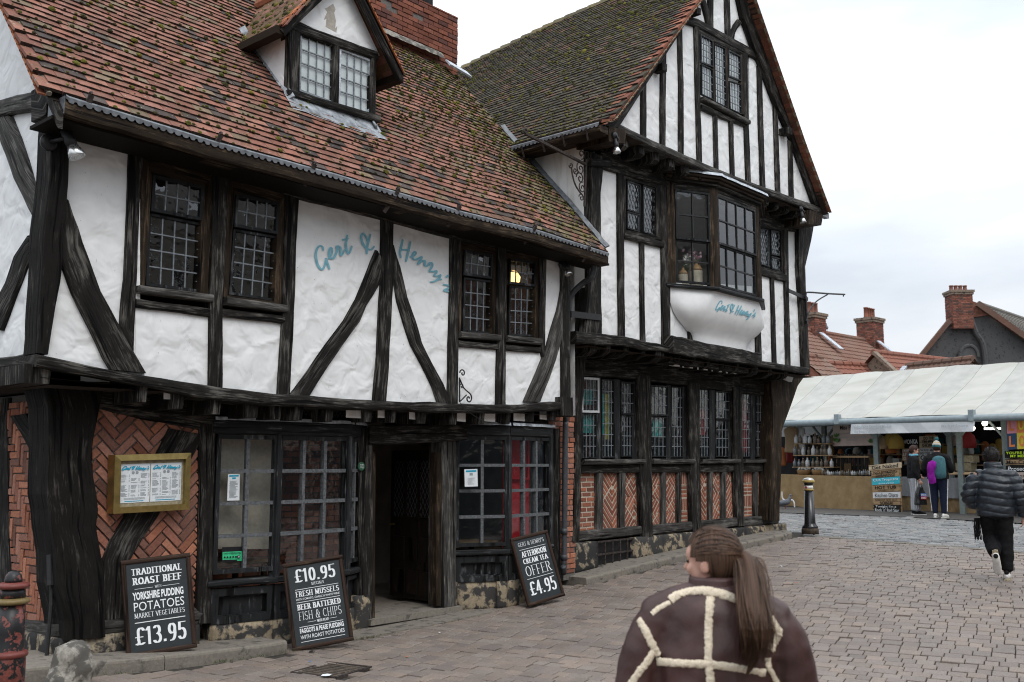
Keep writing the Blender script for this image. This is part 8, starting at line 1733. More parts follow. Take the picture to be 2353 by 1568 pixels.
m_canvas(); plain('canvas_grey', (.405, .402, .37), .7, .3, 0, .12, 3, .1); plain('stall_green', (.20, .235, .225), .6, .3, 0, .15, 20, .1); plain('stall_gutter', (.24, .29, .31), .5, .4, 0, .12, 10, .05); plain('grey_cloth', (.30, .31, .32), .9, .1, 0, .08, 14, .1)
def m_burlap():
 b = NB('burlap'); v = b.world(); f = b.noise(v, 5, 5, .6, .2); w = b.noise(b.world((60, 60, 60)), 4, 2)
 return b.fin(b.mix(b.ramp(f, [(.35, 0.), (.7, 1.)]), (.32, .225, .12), (.235, .16, .082)), .95, b.bump(w, .5, .004, b.bump(f, .4, .03)), .1)
m_burlap(); plain('banner_white', (.62, .64, .65), .7, .2, 0, .05, 8, .05); plain('banner_text', (.42, .45, .48), .7, .2, 0, .05, 8, 0); plain('banner_pink', (.44, .35, .31), .8, .1, 0, .08, 6, .05); plain('ink_black', (.015, .014, .013), .8, .2, 0, .1, 20, 0); plain('dark_backdrop', (.03, .029, .03), .9, .1, 0, .3, 3, .1); plain('sky_blue', (.05, .42, .52), .7, .2, 0, .06, 10, 0); plain('lime', (.45, .65, .03), .7, .2, 0, .05, 10, 0); plain('wicker', (.22, .13, .06), .9, .1, 0, .4, 70, .6); plain('bottle_glass', (.16, .13, .10), .15, .5, 0, .4, 30, 0); plain('cork', (.40, .27, .15), .9, .1, 0, .2, 40, .1)
stall = root('market_stall', SF(3.0, 1.2), 'long open market stall with a white canvas roof', 'stall')
T0, T1 = -4.0, 7.35
n_sh = 12; EH, RH_, RD = 2.42, 3.78, 2.5
for i in range(n_sh):
 a, b_ = T0 + (T1 - T0) * i / n_sh, T0 + (T1 - T0) * (i + 1) / n_sh - .006; V = []; K1, K2 = 4, 9
 for r in range(K2 + 1):
  s = r / K2
  for c in range(K1 + 1):
   t = a + (b_ - a) * c / K1; sag = -.10 * math.sin(math.pi * s) + .03 * noise.noise(Vector((t * 1.2, s * 2, 0))) + (.012 if 0 < c < K1 else 0); V.append(SF(t, -.30 + (RD + .3) * s, EH - .05 + (RH_ - EH + .05) * s + sag))
 mk('canvas_sheet', V, [[r * (K1 + 1) + c, r * (K1 + 1) + c + 1, (r + 1) * (K1 + 1) + c + 1, (r + 1) * (K1 + 1) + c] for r in range(K2) for c in range(K1)], M['canvas' if i % 2 else 'canvas_grey'], stall, True)
 V2 = [SF(t, RD + (RD + .2) * s, RH_ - (RH_ - EH) * s) for s in (0, .5, 1) for t in (a, b_)]; mk('canvas_sheet', V2, [[0, 1, 3, 2], [2, 3, 5, 4]], M['canvas'], stall)
mb = MB(); mb.tube([SF(T0, -.36, EH - .10), SF(T1, -.36, EH - .10)], .085, 10); mb.build('gutter', M['stall_gutter'], stall, True)
for t in (1.95, 5.55): mb = MB(); mb.box(SF(t, -.36, EH - .06), (.10, .06, .13)); mb.build('gutter_clip', M['stall_gutter'], stall)
MB().tube([SM_(1985, 972, -.3), SM_(2030, 952, .3), SM_(2048, 935, .9), SM_(2065, 915, 1.6)], .02, 6).build('slack_rope', M['black_iron'], stall)
for (u, o_) in ((2019, 0.15), (2190, 0.9), (2212, .15), (2318, .15), (1900, 1.9)):
 p = SM_(u, 1150, o_); g = gz(p.x, p.y); mb = MB(); mb.box((p.x, p.y, g + 1.22), (.06, .06, 1.2)); mb.build('post', M['stall_green'], stall)
 for s in (-1, 1): mb = MB(); mb.bar(Vector((p.x, p.y, g + 1.85)), Vector((p.x, p.y, g + 2.35)) + S_d * (.42 * s), .05, .05, S_n); mb.build('knee_brace', M['stall_green'], stall)
for o_ in (.15, RD, 2 * RD): mb = MB(); mb.bar(SF(T0, o_, EH - .06 if o_ != RD else RH_ - .12), SF(T1, o_, EH - .06 if o_ != RD else RH_ - .12), .10, .08, S_n); mb.build('beam', M['stall_green'], stall)
bk_ = board3('rear_sheet', [SF(T0, 4.6, 0), SF(T1 + 3, 4.6, 0), SF(T1 + 3, 4.6, 2.5), SF(T0, 4.6, 2.5)], S_n, .02, 'dark_backdrop', stall)  # sheet added as a backdrop to darken the stall behind the goods
mk('rear_light_strip', [SM_(1790, 982, 4.0), SM_(1990, 978, 4.0), SM_(1990, 1000, 4.0), SM_(1790, 1004, 4.0)], [[0, 1, 2, 3]], M['banner_white'], stall)
def cloth_front(name, label, u0, u1, vt0, vt1, vb0, vb1, o, mat, cat='table', ground=True):
 K = 40; V = []
 for r, f in enumerate((0, .02, .3, .65, 1.0)):
  for i in range(K + 1):
   s = i / K; u = u0 + (u1 - u0) * s; vt = vt0 + (vt1 - vt0) * s; vb = vb0 + (vb1 - vb0) * s; p = SM_(u, vt + (vb - vt) * f, o); p = p + S_n * (.03 * f * math.sin(s * 37 + 2 * math.sin(s * 9)) + .02 * noise.noise(Vector((s * 12, f * 2, o)))); V.append(p)
 top = [p + S_in * .75 for p in V[:K + 1]]; b0 = len(V); V = V + top
 F = [[r * (K + 1) + i, r * (K + 1) + i + 1, (r + 1) * (K + 1) + i + 1, (r + 1) * (K + 1) + i] for r in range(4) for i in range(K)] + [[b0 + i, b0 + i + 1, i + 1, i] for i in range(K)]
 ob = mk(name, V, F, M[mat], None, True); tag(ob, label, cat); return ob
cloth_front('covered_table', 'long trestle table draped to the ground in brown hessian', 1760, 2010, 1090, 1096, 1158, 1180, 0.0, 'burlap')
cloth_front('covered_table', 'table draped in hessian behind the two shoppers', 2066, 2246, 1098, 1102, 1176, 1184, .55, 'burlap'); cloth_front('table_cover', 'grey cloth hanging half way down the hessian table behind the shoppers', 2068, 2246, 1096, 1100, 1140, 1148, .50, 'grey_cloth', 'table cover')
t_ = SM_(1958, 975, -.42); q = [SM_(u, v, -.42) for u, v in ((1956, 975), (2240, 969), (2238, 992), (1954, 998))]; bn = mk('banner', [q[0].lerp(q[1], i / 12) + S_n * .02 * math.sin(i) for i in range(13)] + [q[3].lerp(q[2], i / 12) + S_n * .03 * math.sin(i * 1.7) for i in range(13)], [[i, i + 1, 14 + i, 13 + i] for i in range(12)], M['banner_white']); tag(bn, 'grey white banner hung along the stall gutter', 'banner')
bq = lambda s, t: (q[0].lerp(q[1], s)).lerp(q[3].lerp(q[2], s), t) + S_n * .04
place_text(sans_text('Welcome to Shambles Market', .01), .02, .36, .12, .52, bq, S_n, 'lettering', 'banner_text', bn, .01); place_text(sans_text('the Heart of York', .0), .04, .25, .66, .9, bq, S_n, 'lettering', 'banner_text', bn, .01); place_text(sans_text('Market Square', .01), .76, .96, .25, .62, bq, S_n, 'lettering', 'banner_text', bn, .01)
def sign(label, quad, o, base, rows, cat='sign', planks=1, th=.03):
 q = [SM_(u, v, o) for u, v in quad]; t = root('sign', (q[0] + q[2]) / 2, label, cat); f = lambda s, w: (q[0].lerp(q[1], s)).lerp(q[3].lerp(q[2], s), w)
 for i in range(planks): a, b_ = i / planks + .004, (i + 1) / planks - .004; board3('plank' if planks > 1 else 'panel', [f(0, a), f(1, a), f(1, b_), f(0, b_)], S_n, th, base[i % len(base)] if isinstance(base, (list, tuple)) else base, t)
 for (s, x0, x1, y0, y1, mt, bold) in rows: place_text(sans_text(s, bold), x0, x1, y0, y1, f, S_n, 'lettering', mt, t, .012)
 return t
for nm in ('sky_blue', 'banner_white', 'banner_pink', 'ink_black'): pass
aq = [(1999, 1070), (2070, 1062), (2073, 1176), (2006, 1174)]; aq3 = [SM_(u, v, -.35) for u, v in aq]; af = lambda s, w: (aq3[0].lerp(aq3[1], s)).lerp(aq3[3].lerp(aq3[2], s), w); ab = root('plank_sign_board', SM_(2036, 1178, -.35), 'upright board of painted plank signs leaning at the stall corner', 'sign')
board3('backing', [af(.02, .05), af(.98, .05), af(.99, 1.05), af(.01, 1.05)], S_n, .03, 'plank', ab)
for (y0, y1, mt, txts, x0, x1) in ((.0, .115, 'pine', [('Get Naked', .1, .9, .15, .85, 'ink_black', .01)], -.03, 1.03), (.14, .275, 'plank', [('NO F**KING', .08, .92, .02, .48, 'ink_black', .01), ('SWEARING!', .15, .85, .52, .98, 'ink_black', .01)], .05, .95), (.29, .435, 'sky_blue', [('Club Tropicana', .06, .95, .10, .60, 'white_ink', .0), ('drinks are free', .25, .8, .70, .95, 'white_ink', .0)], .04, .96), (.45, .585, 'plank', [('HOT TUB', .1, .88, .10, .62, 'ink_black', .03), ('what happens stays', .2, .8, .72, .92, 'ink_black', .0)], .05, .95), (.60, .725, 'banner_white', [('Kitchen Disco', .08, .92, .18, .85, 'ink_black', .005)], .05, .97), (.735, .86, 'plank', [('NOBODY GETS OUT', .08, .9, .05, .42, 'ink_black', .005), ('SOBER!', .25, .75, .5, .98, 'ink_black', .02)], .05, .95), (.87, 1.01, 'ink_black', [("Tonight I'm a", .08, .85, .05, .48, 'white_ink', .0), ("Rock 'n' Roll Star", .05, .95, .52, .98, 'white_ink', .0)], .05, .96)):
 if mt == 'pine' and 'pine' not in MATS: wood('pine', (.42, .32, .20), (.52, .42, .29), (.60, .51, .38), .6, .8, .2)
 pf = lambda s, w, y0=y0, y1=y1, x0=x0, x1=x1: af(x0 + (x1 - x0) * s, y0 + (y1 - y0) * w) + S_n * .02
 board3('plank', [pf(0, 0), pf(1, 0), pf(1, 1), pf(0, 1)], S_n, .02, mt, ab)
 for (s, a, b_, c, d, m2, bo) in txts: place_text(sans_text(s, bo), a, b_, c, d, pf, S_n, 'lettering', m2, ab, .008)
wood('chalk_black', (.010, .010, .010), (.016, .015, .014), (.03, .028, .026), .6, .8, .2)
sign('black sign reading Wonka bars hanging in the stall', [(2072, 1004), (2112, 1002), (2113, 1030), (2073, 1031)], 1.2, 'chalk_black', [('WONKA', .08, .92, .25, .65, 'white_ink', .03), ('BARS', .55, .9, .72, .93, 'white_ink', .01)])
sign('pale plank sign reading do the truffle shuffle', [(2112, 1003), (2154, 1001), (2155, 1029), (2113, 1030)], 1.2, 'pine', [('DO THE', .25, .8, .06, .32, 'ink_black', .03), ('TRUFFLE', .15, .9, .37, .64, 'ink_black', .03), ('SHUFFLE', .15, .9, .69, .95, 'ink_black', .03)], planks=3)
sign('grey plank sign reading wake me up before you go go', [(2113, 1031), (2160, 1030), (2160, 1058), (2113, 1059)], 1.2, 'banner_white', [('WAKE ME UP', .05, .9, .06, .25, 'ink_black', .01), ('BEFORE YOU', .05, .9, .3, .5, 'ink_black', .01), ('GO', .05, .55, .56, .96, 'ink_black', .03)])
sign('brown sign with white script about gin behind the first shopper', [(2073, 1031), (2112, 1030), (2112, 1060), (2073, 1060)], 1.2, 'plank', [("I'M FEELING", .05, .8, .05, .28, 'white_ink', .01), ('SUPERSONIC', .05, .85, .36, .6, 'white_ink', .01), ('GIN', .08, .4, .68, .92, 'white_ink', .01)])
sign('brown plank sign low behind the second shopper', [(2112, 1060), (2158, 1059), (2158, 1078), (2112, 1079)], 1.15, 'plank', [('RIDE ME', .1, .8, .2, .8, 'ink_black', .01)])
sign('pinkish banner with leaves hung at the back of the stall', [(1914, 973), (2009, 968), (2009, 1024), (1914, 1026)], .5, 'banner_pink', [('Miss Pots Plants', .18, .85, .12, .3, 'ink_black', .01), ('handmade gifts and', .15, .8, .44, .52, 'grey_ink', 0), ('botanical treasures for', .1, .85, .58, .66, 'grey_ink', 0), ('everyone', .35, .6, .72, .8, 'grey_ink', 0)], 'banner')
for ki, (u, v) in enumerate(((1923, 1005), (1918, 1015), (1926, 1017), (2002, 1018), (1932, 978))):
 mb = MB(); c0 = SM_(u, v, .46)
 for k in range(7): d = Vector((0, 0, 1)) * rnd.uniform(.3, 1) + S_d * rnd.gauss(0, .5); d.normalize(); s_ = d.cross(S_n) * .025; mb.add([c0, c0 + d * .06 + s_, c0 + d * .13, c0 + d * .06 - s_], [[0, 1, 2, 3]])
 o = mb.build('leaf_sprig', M['leaf_green']); tag(o, 'green leaf motif %s of the pinkish banner' % ('on the left', 'at the lower left edge', 'above the bottom left', 'at the right foot', 'beside the title')[ki], 'leaf', 'leaf motifs on the pinkish banner')
sh = root('ladder_shelf', SM_(1860, 1090, .4), 'black A-shaped ladder shelf loaded with bottles on the hessian table', 'shelf')
for (a, b_) in (((1853, 1085), (1870, 998)), ((1888, 1085), (1872, 998)), ((1844, 1086), (1864, 1000)), ((1896, 1086), (1878, 1000))): mb = MB(); mb.bar(SM_(*a, .45), SM_(*b_, .45), .05, .04, S_n); mb.build('rail', M['ink_black'], sh)
for (u0, u1, v) in ((1826, 1908, 1019), (1822, 1912, 1046), (1820, 1916, 1073)): board3('shelf_board', [SM_(u0, v, .3), SM_(u1, v, .3), SM_(u1, v, .3) + S_in * .3, SM_(u0, v, .3) + S_in * .3], (0, 0, 1), .025, 'plank', sh)
bcol = ['bottle_glass', 'cork', 'came', 'banner_pink', 'bottle_glass']; kb = 0
def bottle(p, h, label, group):
 t = root('bottle', p, label, 'bottle', group); r = h * .22; MB().lathe([(r, 0), (r, h * .55), (r * .9, h * .62), (r * .4, h * .74), (r * .38, h * .9)], p, 10).build('glass_body', M[rnd.choice(['bottle_glass', 'came', 'bottle_glass', 'banner_white'])], t, True); MB().lathe([(r * .34, h * .88), (r * .36, h * 1.0)], p, 8).build('stopper', M['cork'], t)
for v, us in ((1019, np.linspace(1830, 1904, 8)), (1046, np.linspace(1828, 1908, 9)), (1073, np.linspace(1826, 1910, 9))):
 for k, u in enumerate(us): bottle(SM_(float(u) + rnd.uniform(-2, 2), v, .36), rnd.uniform(.20, .30), '%s corked bottle from the left on the %s board of the ladder shelf' % (ORD[k], {1019: 'top', 1046: 'middle', 1073: 'bottom'}[v]), 'corked bottles on the ladder shelf')
for i in range(26): bottle(SM_(1890 + i * 4.3, 1092, .10 + (i % 2) * .05), rnd.uniform(.10, .15), '%s tiny bottle from the left along the edge of the hessian table' % ORD[i], 'tiny bottles along the table edge')
for (u, lab) in ((1848, 'wicker basket of trinkets at the left end of the hessian table'), (1882, 'wicker basket of trinkets in front of the ladder shelf')):
 p = SM_(u, 1092, .2); t = root('wicker_basket', p, lab, 'basket'); MB().lathe([(.15, 0), (.18, .06), (.20, .13), (.185, .14), (.15, .05)], p, 16).build('basket', M['wicker'], t, True)
 mb = MB()
 for k in range(30): ball(mb, p + Vector((rnd.gauss(0, .07), rnd.gauss(0, .07), .13 + rnd.uniform(0, .06))), .03, 6, 4)
 o = mb.build('trinkets', M['knit_grey'], t, True); o['kind'] = 'stuff'
cr_ = root('slatted_crate', SM_(1955, 1090, .5), 'black slatted crate standing behind the row of tiny bottles', 'crate')
for i in range(9): mb = MB(); u = 1918 + i * 9.0; mb.bar(SM_(u, 1043, .6), SM_(u, 1085, .6), .085, .02, S_n); mb.build('slat', M['ink_black'], cr_)
mb = MB(); mb.bar(SM_(1914, 1050, .56), SM_(1996, 1050, .56), .05, .03, S_n); mb.build('shelf_edge', M['plank'], cr_); mb = MB(); mb.bar(SM_(1940, 1074, .5), SM_(1956, 1074, .5), .20, .02, S_n); mb.build('price_card', M['plank'], cr_)
cols_ = ['purple', 'knit_mustard', 'red_cloth', 'knit_teal', 'cloth_black', 'knit_grey', 'banner_pink', 'navy', 'scarf_blue', 'litter_orange']
def garment(u, v, h, w, mt, o_, label, group):
 p = SM_(u, v, o_); mb = MB(); chain(mb, [p + Vector((0, 0, h / 2)), p + Vector((0, 0, h * .35)), p, p + Vector((0, 0, -h / 2))], [(w * .25, .03), (w * .5, .06), (w * .42, .06), (w * .5, .05)], 4, 12, S_d); o = mb.build('hanging_garment', M[mt], None, True); tag(o, label, 'garment', group)
simple('tan_cloth', (.42, .30, .18)); garment(1818, 1010, .75, .5, 'tan_cloth', 1.5, 'tan shirt hanging at the left end of the stall', None); garment(1836, 1008, .70, .45, 'banner_white', 1.6, 'white shirt hanging beside the tan shirt', None)
for i in range(16): garment(1800 + i * 17 + rnd.uniform(-4, 4), 1052 + rnd.uniform(-6, 10), rnd.uniform(.4, .6), rnd.uniform(.22, .34), rnd.choice(cols_), 3.2 + (i % 3) * .2, '%s garment from the left at the back behind the ladder shelf and bottles' % ORD[i], 'goods hanging at the back of the stall')
for i in range(18): garment(2040 + i * 17 + rnd.uniform(-4, 4), 1040 + rnd.uniform(-20, 12), rnd.uniform(.35, .6), rnd.uniform(.2, .32), rnd.choice(cols_), 3.4 + (i % 3) * .2, '%s garment from the left at the back behind the two shoppers' % ORD[i], 'goods hanging at the back of the stall')
def hat(u, v, mt, o_, label, s=1.0):
 p = SM_(u, v, o_); o = MB().lathe([(.15 * s, -.14 * s), (.16 * s, -.05 * s), (.13 * s, .08 * s), (.06 * s, .15 * s), (.01, .17 * s)], p, 14).build('knitted_hat', M[mt], None, True); tag(o, label, 'hat', 'knitted hats hanging in the stall')
hat(2026, 1018, 'tan_cloth', .9, 'tan knitted hat hanging beside the stall post', 1.2); hat(2044, 1012, 'knit_mustard', 1.0, 'pale yellow knitted hat hanging second from the stall post', 1.1); hat(2059, 1016, 'knit_mustard', .9, 'mustard knitted hat hanging left of the Wonka sign', 1.3); hat(2048, 1030, 'litter_orange', 1.3, 'orange knitted hat hanging low left of the Wonka sign', 1.0); hat(2222, 1012, 'red_cloth', 1.2, 'dark red knitted hat hanging right of the shoppers', 1.4); hat(2203, 1010, 'banner_pink', 1.2, 'dusty pink knitted hat hanging right of the shoppers', 1.2)
for (u0, u1, v0, v1, lab) in ((2196, 2230, 1064, 1082, 'cardboard box on the grey covered table beneath another box'), (2202, 2236, 1047, 1063, 'cardboard box stacked on top at the right of the table')):
 a = SM_(u0, v1, .35); b_ = SM_(u1, v0, .35); mb = MB(); c = (a + b_) / 2 + S_in * .15; mb.box(c, (.15, abs((a - b_).dot(S_d)) / 2, abs(a.z - b_.z) / 2), Matrix((S_in, S_d, Z_)).transposed()); o = mb.build('cardboard_box', M['old_card']); tag(o, lab, 'box')
simple('kraft', (.46, .33, .20))
for i in range(9): p = SM_(2178 + i * 7, 1094, .15); mb = MB(); mb.box(p + Vector((0, 0, .06)), (.05, .075, .012), Matrix.Rotation(-.6, 3, 'Y')); o = mb.build('gift_card', M['kraft']); tag(o, '%s kraft brown gift card from the left on the grey covered table' % ORD[i], 'card', 'kraft cards on the grey covered table')
k_ = 0
for r_ in range(3):
 vv = 1020 + r_ * 24; o = board3('back_shelf', [SM_(1905, vv, 2.3), SM_(2250, vv, 2.3), SM_(2250, vv, 2.3) + S_in * .3, SM_(1905, vv, 2.3) + S_in * .3], (0, 0, 1), .03, 'plank', stall)
 for i in range(18):
  u = 1912 + i * 19 + rnd.uniform(-4, 4); h = rnd.uniform(.12, .26); w = rnd.uniform(.07, .13); p = SM_(u, vv, 2.4); mt = rnd.choice(['kraft', 'plank', 'banner_white', 'knit_mustard', 'red_cloth', 'knit_teal', 'banner_pink', 'knit_grey', 'litter_orange', 'cloth_black']); mb = MB()
  if rnd.random() < .5: mb.cbox(p + Vector((0, 0, h / 2)), (w, w * .8, h / 2), .01)
  else: mb.lathe([(w * .8, 0), (w, h * .3), (w * .8, h * .8), (w * .4, h)], p, 10)
  o = mb.build('boxed_gift', M[mt]); tag(o, '%s small item from the left on the %s back shelf of the stall' % (ORD[i], ('upper', 'middle', 'lower')[r_]), 'gift', 'small goods on the back shelves')
M_BULB = emit('bulb_glow', (1.0, .93, .78), 9.0)
for (u, v, lab) in ((2234, 984, 'lit round bulb at the end of the welcome banner'), (2263, 973, 'lit round bulb hanging right of the welcome banner')):
 p = SM_(u, v, -.1); t = root('light_bulb', p, lab, 'bulb'); mb = MB(); ball(mb, p, .065, 14, 10); mb.build('bulb', M_BULB, t, True); MB().lathe([(.03, .05), (.03, .12)], p, 8).build('cap', M['black_iron'], t)
mb = MB(); a, b_ = SM_(2262, 985, 1.5), SM_(2312, 985, 1.5); mb.tube([a, b_], .03, 8); o = mb.build('strip_light', emit('tube_glow', (1, .97, .9), 3.0)); tag(o, 'lit white strip light under the canopy beside the posts', 'light')
st2 = root('market_stall', SF(9.6, 1.2), 'next market stall at the right edge with colourful poster and printed signs', 'stall')
V = [SF(t, -.3 + 2.6 * s, 2.45 + 1.2 * s) for s in (0, 1) for t in (7.36, 11.5)]; mk('canvas_sheet', V, [[0, 1, 3, 2]], M['canvas'], st2)
for t in (7.45, 11.4): mb = MB(); p = SF(t, 0, 0); mb.box(p + Vector((0, 0, 1.2)), (.06, .06, 1.2)); mb.build('post', M['stall_green'], st2)
board3('counter', [SF(7.5, .0, .85), SF(11.4, .0, .85), SF(11.4, .0, .05), SF(7.5, .0, .05)], S_n, .6, 'plank', st2)
pq = [SM_(u, v, -.15) for u, v in ((2313, 960), (2380, 955), (2384, 1030), (2315, 1034))]; pf = lambda s, w: (pq[0].lerp(pq[1], s)).lerp(pq[3].lerp(pq[2], s), w); po = root('poster', pf(.5, .5), 'colourful patchwork poster with big letters on the right hand stall', 'poster')
simple('pos_pink', (.62, .25, .30)); simple('pos_yellow', (.62, .48, .05)); simple('pos_navy', (.03, .06, .12)); simple('pos_magenta', (.40, .03, .14)); simple('pos_orange', (.65, .20, .06))
for i, (cols, row) in enumerate(((('pos_pink', 'pos_orange', 'pos_yellow'), 'LUD'), (('pos_navy', 'pos_yellow', 'pos_magenta'), 'LOC'))):
 for k in range(3):
  x0, x1, y0, y1 = k / 3, (k + 1) / 3, i / 2, (i + 1) / 2; mk('poster_square', [pf(x0, y0), pf(x1, y0), pf(x1, y1), pf(x0, y1)], [[0, 1, 2, 3]], M[cols[k]], po); place_text(sans_text(row[k], .03), x0 + .07, x1 - .07, y0 + .08, y1 - .08, pf, S_n, 'lettering', 'pos_orange' if cols[k] != 'pos_orange' else 'pos_yellow', po, .01)
sign("black sign with lime green letters on the right hand stall", [(2308, 1037), (2376, 1036), (2376, 1052), (2309, 1053)], -.15, 'chalk_black', [("YOU'RE LIKE", .05, .95, .08, .46, 'lime', .02), ('MY MELON', .2, .95, .54, .92, 'lime', .02)])
sign('brown plank sign under the lime lettered sign', [(2310, 1055), (2376, 1054), (2376, 1068), (2310, 1069)], -.15, 'plank', [('Man Cave', .05, .9, .2, .85, 'ink_black', .01)]); sign('black script sign third down on the right hand stall', [(2311, 1070), (2376, 1069), (2376, 1084), (2311, 1085)], -.15, 'chalk_black', [('Prosecco', .1, .9, .2, .85, 'white_ink', .0)]); sign('pale pink plank sign low on the right hand stall', [(2312, 1086), (2376, 1085), (2376, 1101), (2312, 1102)], -.15, 'banner_pink', [('Queen', .1, .7, .2, .85, 'ink_black', .0)])
o = MB().tube(catmull([SM_(1797, 1130, -.1), SM_(1800, 1148, -.1), SM_(1822, 1150, -.1), SM_(1826, 1166, -.1)], 4), .02, 7).build('folding_leg', M['white_paint']); tag(o, 'white folding table leg showing beside the timber corner', 'table leg')
plain('pigeon_grey', (.13, .14, .16), .7, .2, 0, .3, 40, .1)
def pigeon(p, a, label, s=1.0):
 X = Matrix.Translation(p) @ Matrix.Rotation(a, 4, 'Z') @ Matrix.Diagonal((s, s, s, 1)); t = root('pigeon', p, label, 'pigeon', 'pigeons'); b = MB(); chain(b, [(-.16, 0, .09), (-.06, 0, .12), (.05, 0, .14), (.10, 0, .20), (.115, 0, .255)], [(.012, .02), (.045, .05), (.055, .06), (.032, .034), (.020, .022)], 4, 12, (0, 1, 0)); ball(b, (.122, 0, .27), (.028, .024, .024)); weld('body', b, X, 'pigeon_grey', t, .008, 3)
 MB().tube([X @ Vector((.145, 0, .268)), X @ Vector((.172, 0, .258))], [.007, .002], 6).build('beak', M['ink_black'], t)
 for s_ in (-1, 1): MB().tube([X @ Vector((.02, s_ * .022, .09)), X @ Vector((.02, s_ * .025, .0))], .006, 5).build('leg', M['bollard_red'], t)
p = onZ(1803, 1174, .72); p.z = gz(p.x, p.y) + (.03 if p.x > 23.6 else 0); pigeon(p, -1.2, 'grey pigeon on the ground near the black bollard', 1.35)
def atd(u, v, d): return CAM + ray(u, v) * (d / FPX)
def m_pant(name, a, b2):
 b = NB(name); v = b.world(); f = b.noise(v, .6, 5, .6); g = b.noise(v, 5, 4, .6); h = b.noise(v, 22, 3)
 c = b.mix(b.ramp(g, [(.35, 0.), (.65, 1.)]), a, tuple(x * .75 for x in a)); c = b.mix(b.ramp(f, [(.42, 0.), (.62, 1.)]), c, b2); c = b.mix(b.ramp(h, [(.55, 0.), (.75, .5)]), c, tuple(x * .5 for x in a))
 return b.fin(c, .9, b.bump(h, .3, .02), .15)
m_pant('pantile_old', (.225, .12, .09), (.21, .145, .115)); m_pant('pantile_red', (.27, .115, .08), (.235, .11, .085)); m_pant('pantile_brown', (.17, .095, .07), (.14, .095, .075)); m_pant('slate', (.20, .185, .165), (.16, .15, .135))
m_stone('render_grey', (.105, .105, .105), (.085, .085, .086), (.05, .05, .05), .40); m_stone('rubble', (.27, .21, .16), (.17, .13, .10), (.08, .065, .055), .42)
def pantiles(name, A, B, C, D, mat, parent, pw=.24, gauge=.32, amp=.035):
 W = ((B - A).length + (C - D).length) / 2; H = ((D - A).length + (C - B).length) / 2; nc = max(2, int(W / pw)); nr = max(2, int(H / gauge)); n = (B - A).cross(D - A).normalized(); n = n if n.z > 0 else -n; V = []; F = []; K = nc * 4
 for r in range(nr):
  for e in (0, 1):
   t = (r + e) / nr
   for i in range(K + 1):
    s = i / K; p = (A.lerp(B, s)).lerp(D.lerp(C, s), t); w = amp * (.5 + .5 * math.sin(2 * math.pi * s * nc)) + (.03 if e else 0); V.append(p + n * w)
 for r in range(2 * nr - 1):
  for i in range(K): F.append([r * (K + 1) + i, r * (K + 1) + i + 1, (r + 1) * (K + 1) + i + 1, (r + 1) * (K + 1) + i])
 o = mk(name, V, F, M[mat], parent); o['kind'] = 'stuff'; return o
def ridge_row(A, B, mat, parent, r=.14):
 n = max(2, int((B - A).length / .42)); d = (B - A).normalized(); z = d; x = Vector((0, 0, 1)); x = (x - z * x.dot(z)).normalized(); R = Matrix((z.cross(x), x, z)).transposed() if False else Matrix((x, z.cross(x), z)).transposed(); mb = MB()
 for i in range(n): mb.lathe([(r * .95, 0), (r, .40)], A + d * (i * (B - A).length / n), 8, R)
 mb.build('ridge_tiles', M[mat], parent)
def stack(c, w, d, z0, z1, ax, pots, parent, h=.55):
 ax = Vector((ax.x, ax.y, 0)).normalized(); R = Matrix((ax, Vector((-ax.y, ax.x, 0)), Vector((0, 0, 1)))).transposed(); base = MB().box((c.x, c.y, (z0 + z1) / 2), (w / 2 - .012, d / 2 - .012, (z1 - z0) / 2), R).build('chimney', M['mortar_grey'], parent); rs = MB()
 for (o_, nn, half, along) in ((Vector((0, -d / 2, 0)), (0, -1, 0), w / 2, (1, 0, 0)), (Vector((0, d / 2, 0)), (0, 1, 0), w / 2, (1, 0, 0)), (Vector((-w / 2, 0, 0)), (-1, 0, 0), d / 2, (0, 1, 0)), (Vector((w / 2, 0, 0)), (1, 0, 0), d / 2, (0, 1, 0))):
  cells = brick_cells([(-half, z0), (half, z0), (half, z1), (-half, z1)], 0, .24, .085, .014); al = Vector(along); lay_bricks(cells, lambda a, b: Vector((c.x, c.y, 0)) + R @ (o_ + al * a) + Vector((0, 0, b)), R @ Vector(nn), .006, None, False, [(.27, .10, .07), (.20, .085, .065), (.30, .13, .09), (.14, .08, .065)], rest=rs, jit=.003)
 o = rs.build('brickwork', M['brick_tint'], base); o['kind'] = 'stuff'
 for k, e in ((0, .05), (1, .09)): MB().box((c.x, c.y, z1 + .06 + k * .12), (w / 2 + e, d / 2 + e, .06), R).build('chimney_head', M['rubble'], base)
 for i in range(pots): p = Vector((c.x, c.y, z1 + .23)) + ax * ((i + .5) / pots - .5) * w * .9; MB().lathe([(.12, 0), (.13, .05), (.105, .1), (.095, h - .06), (.115, h - .05), (.11, h)], p, 12).build('chimney_pot', M['pantile_red'], base, True)
DN = lambda A, B, side=-1: (lambda d: Vector((d.y, -d.x, 0)) if Vector((d.y, -d.x, 0)).dot(CAM - A) > 0 else Vector((-d.y, d.x, 0)))((B - A).normalized())
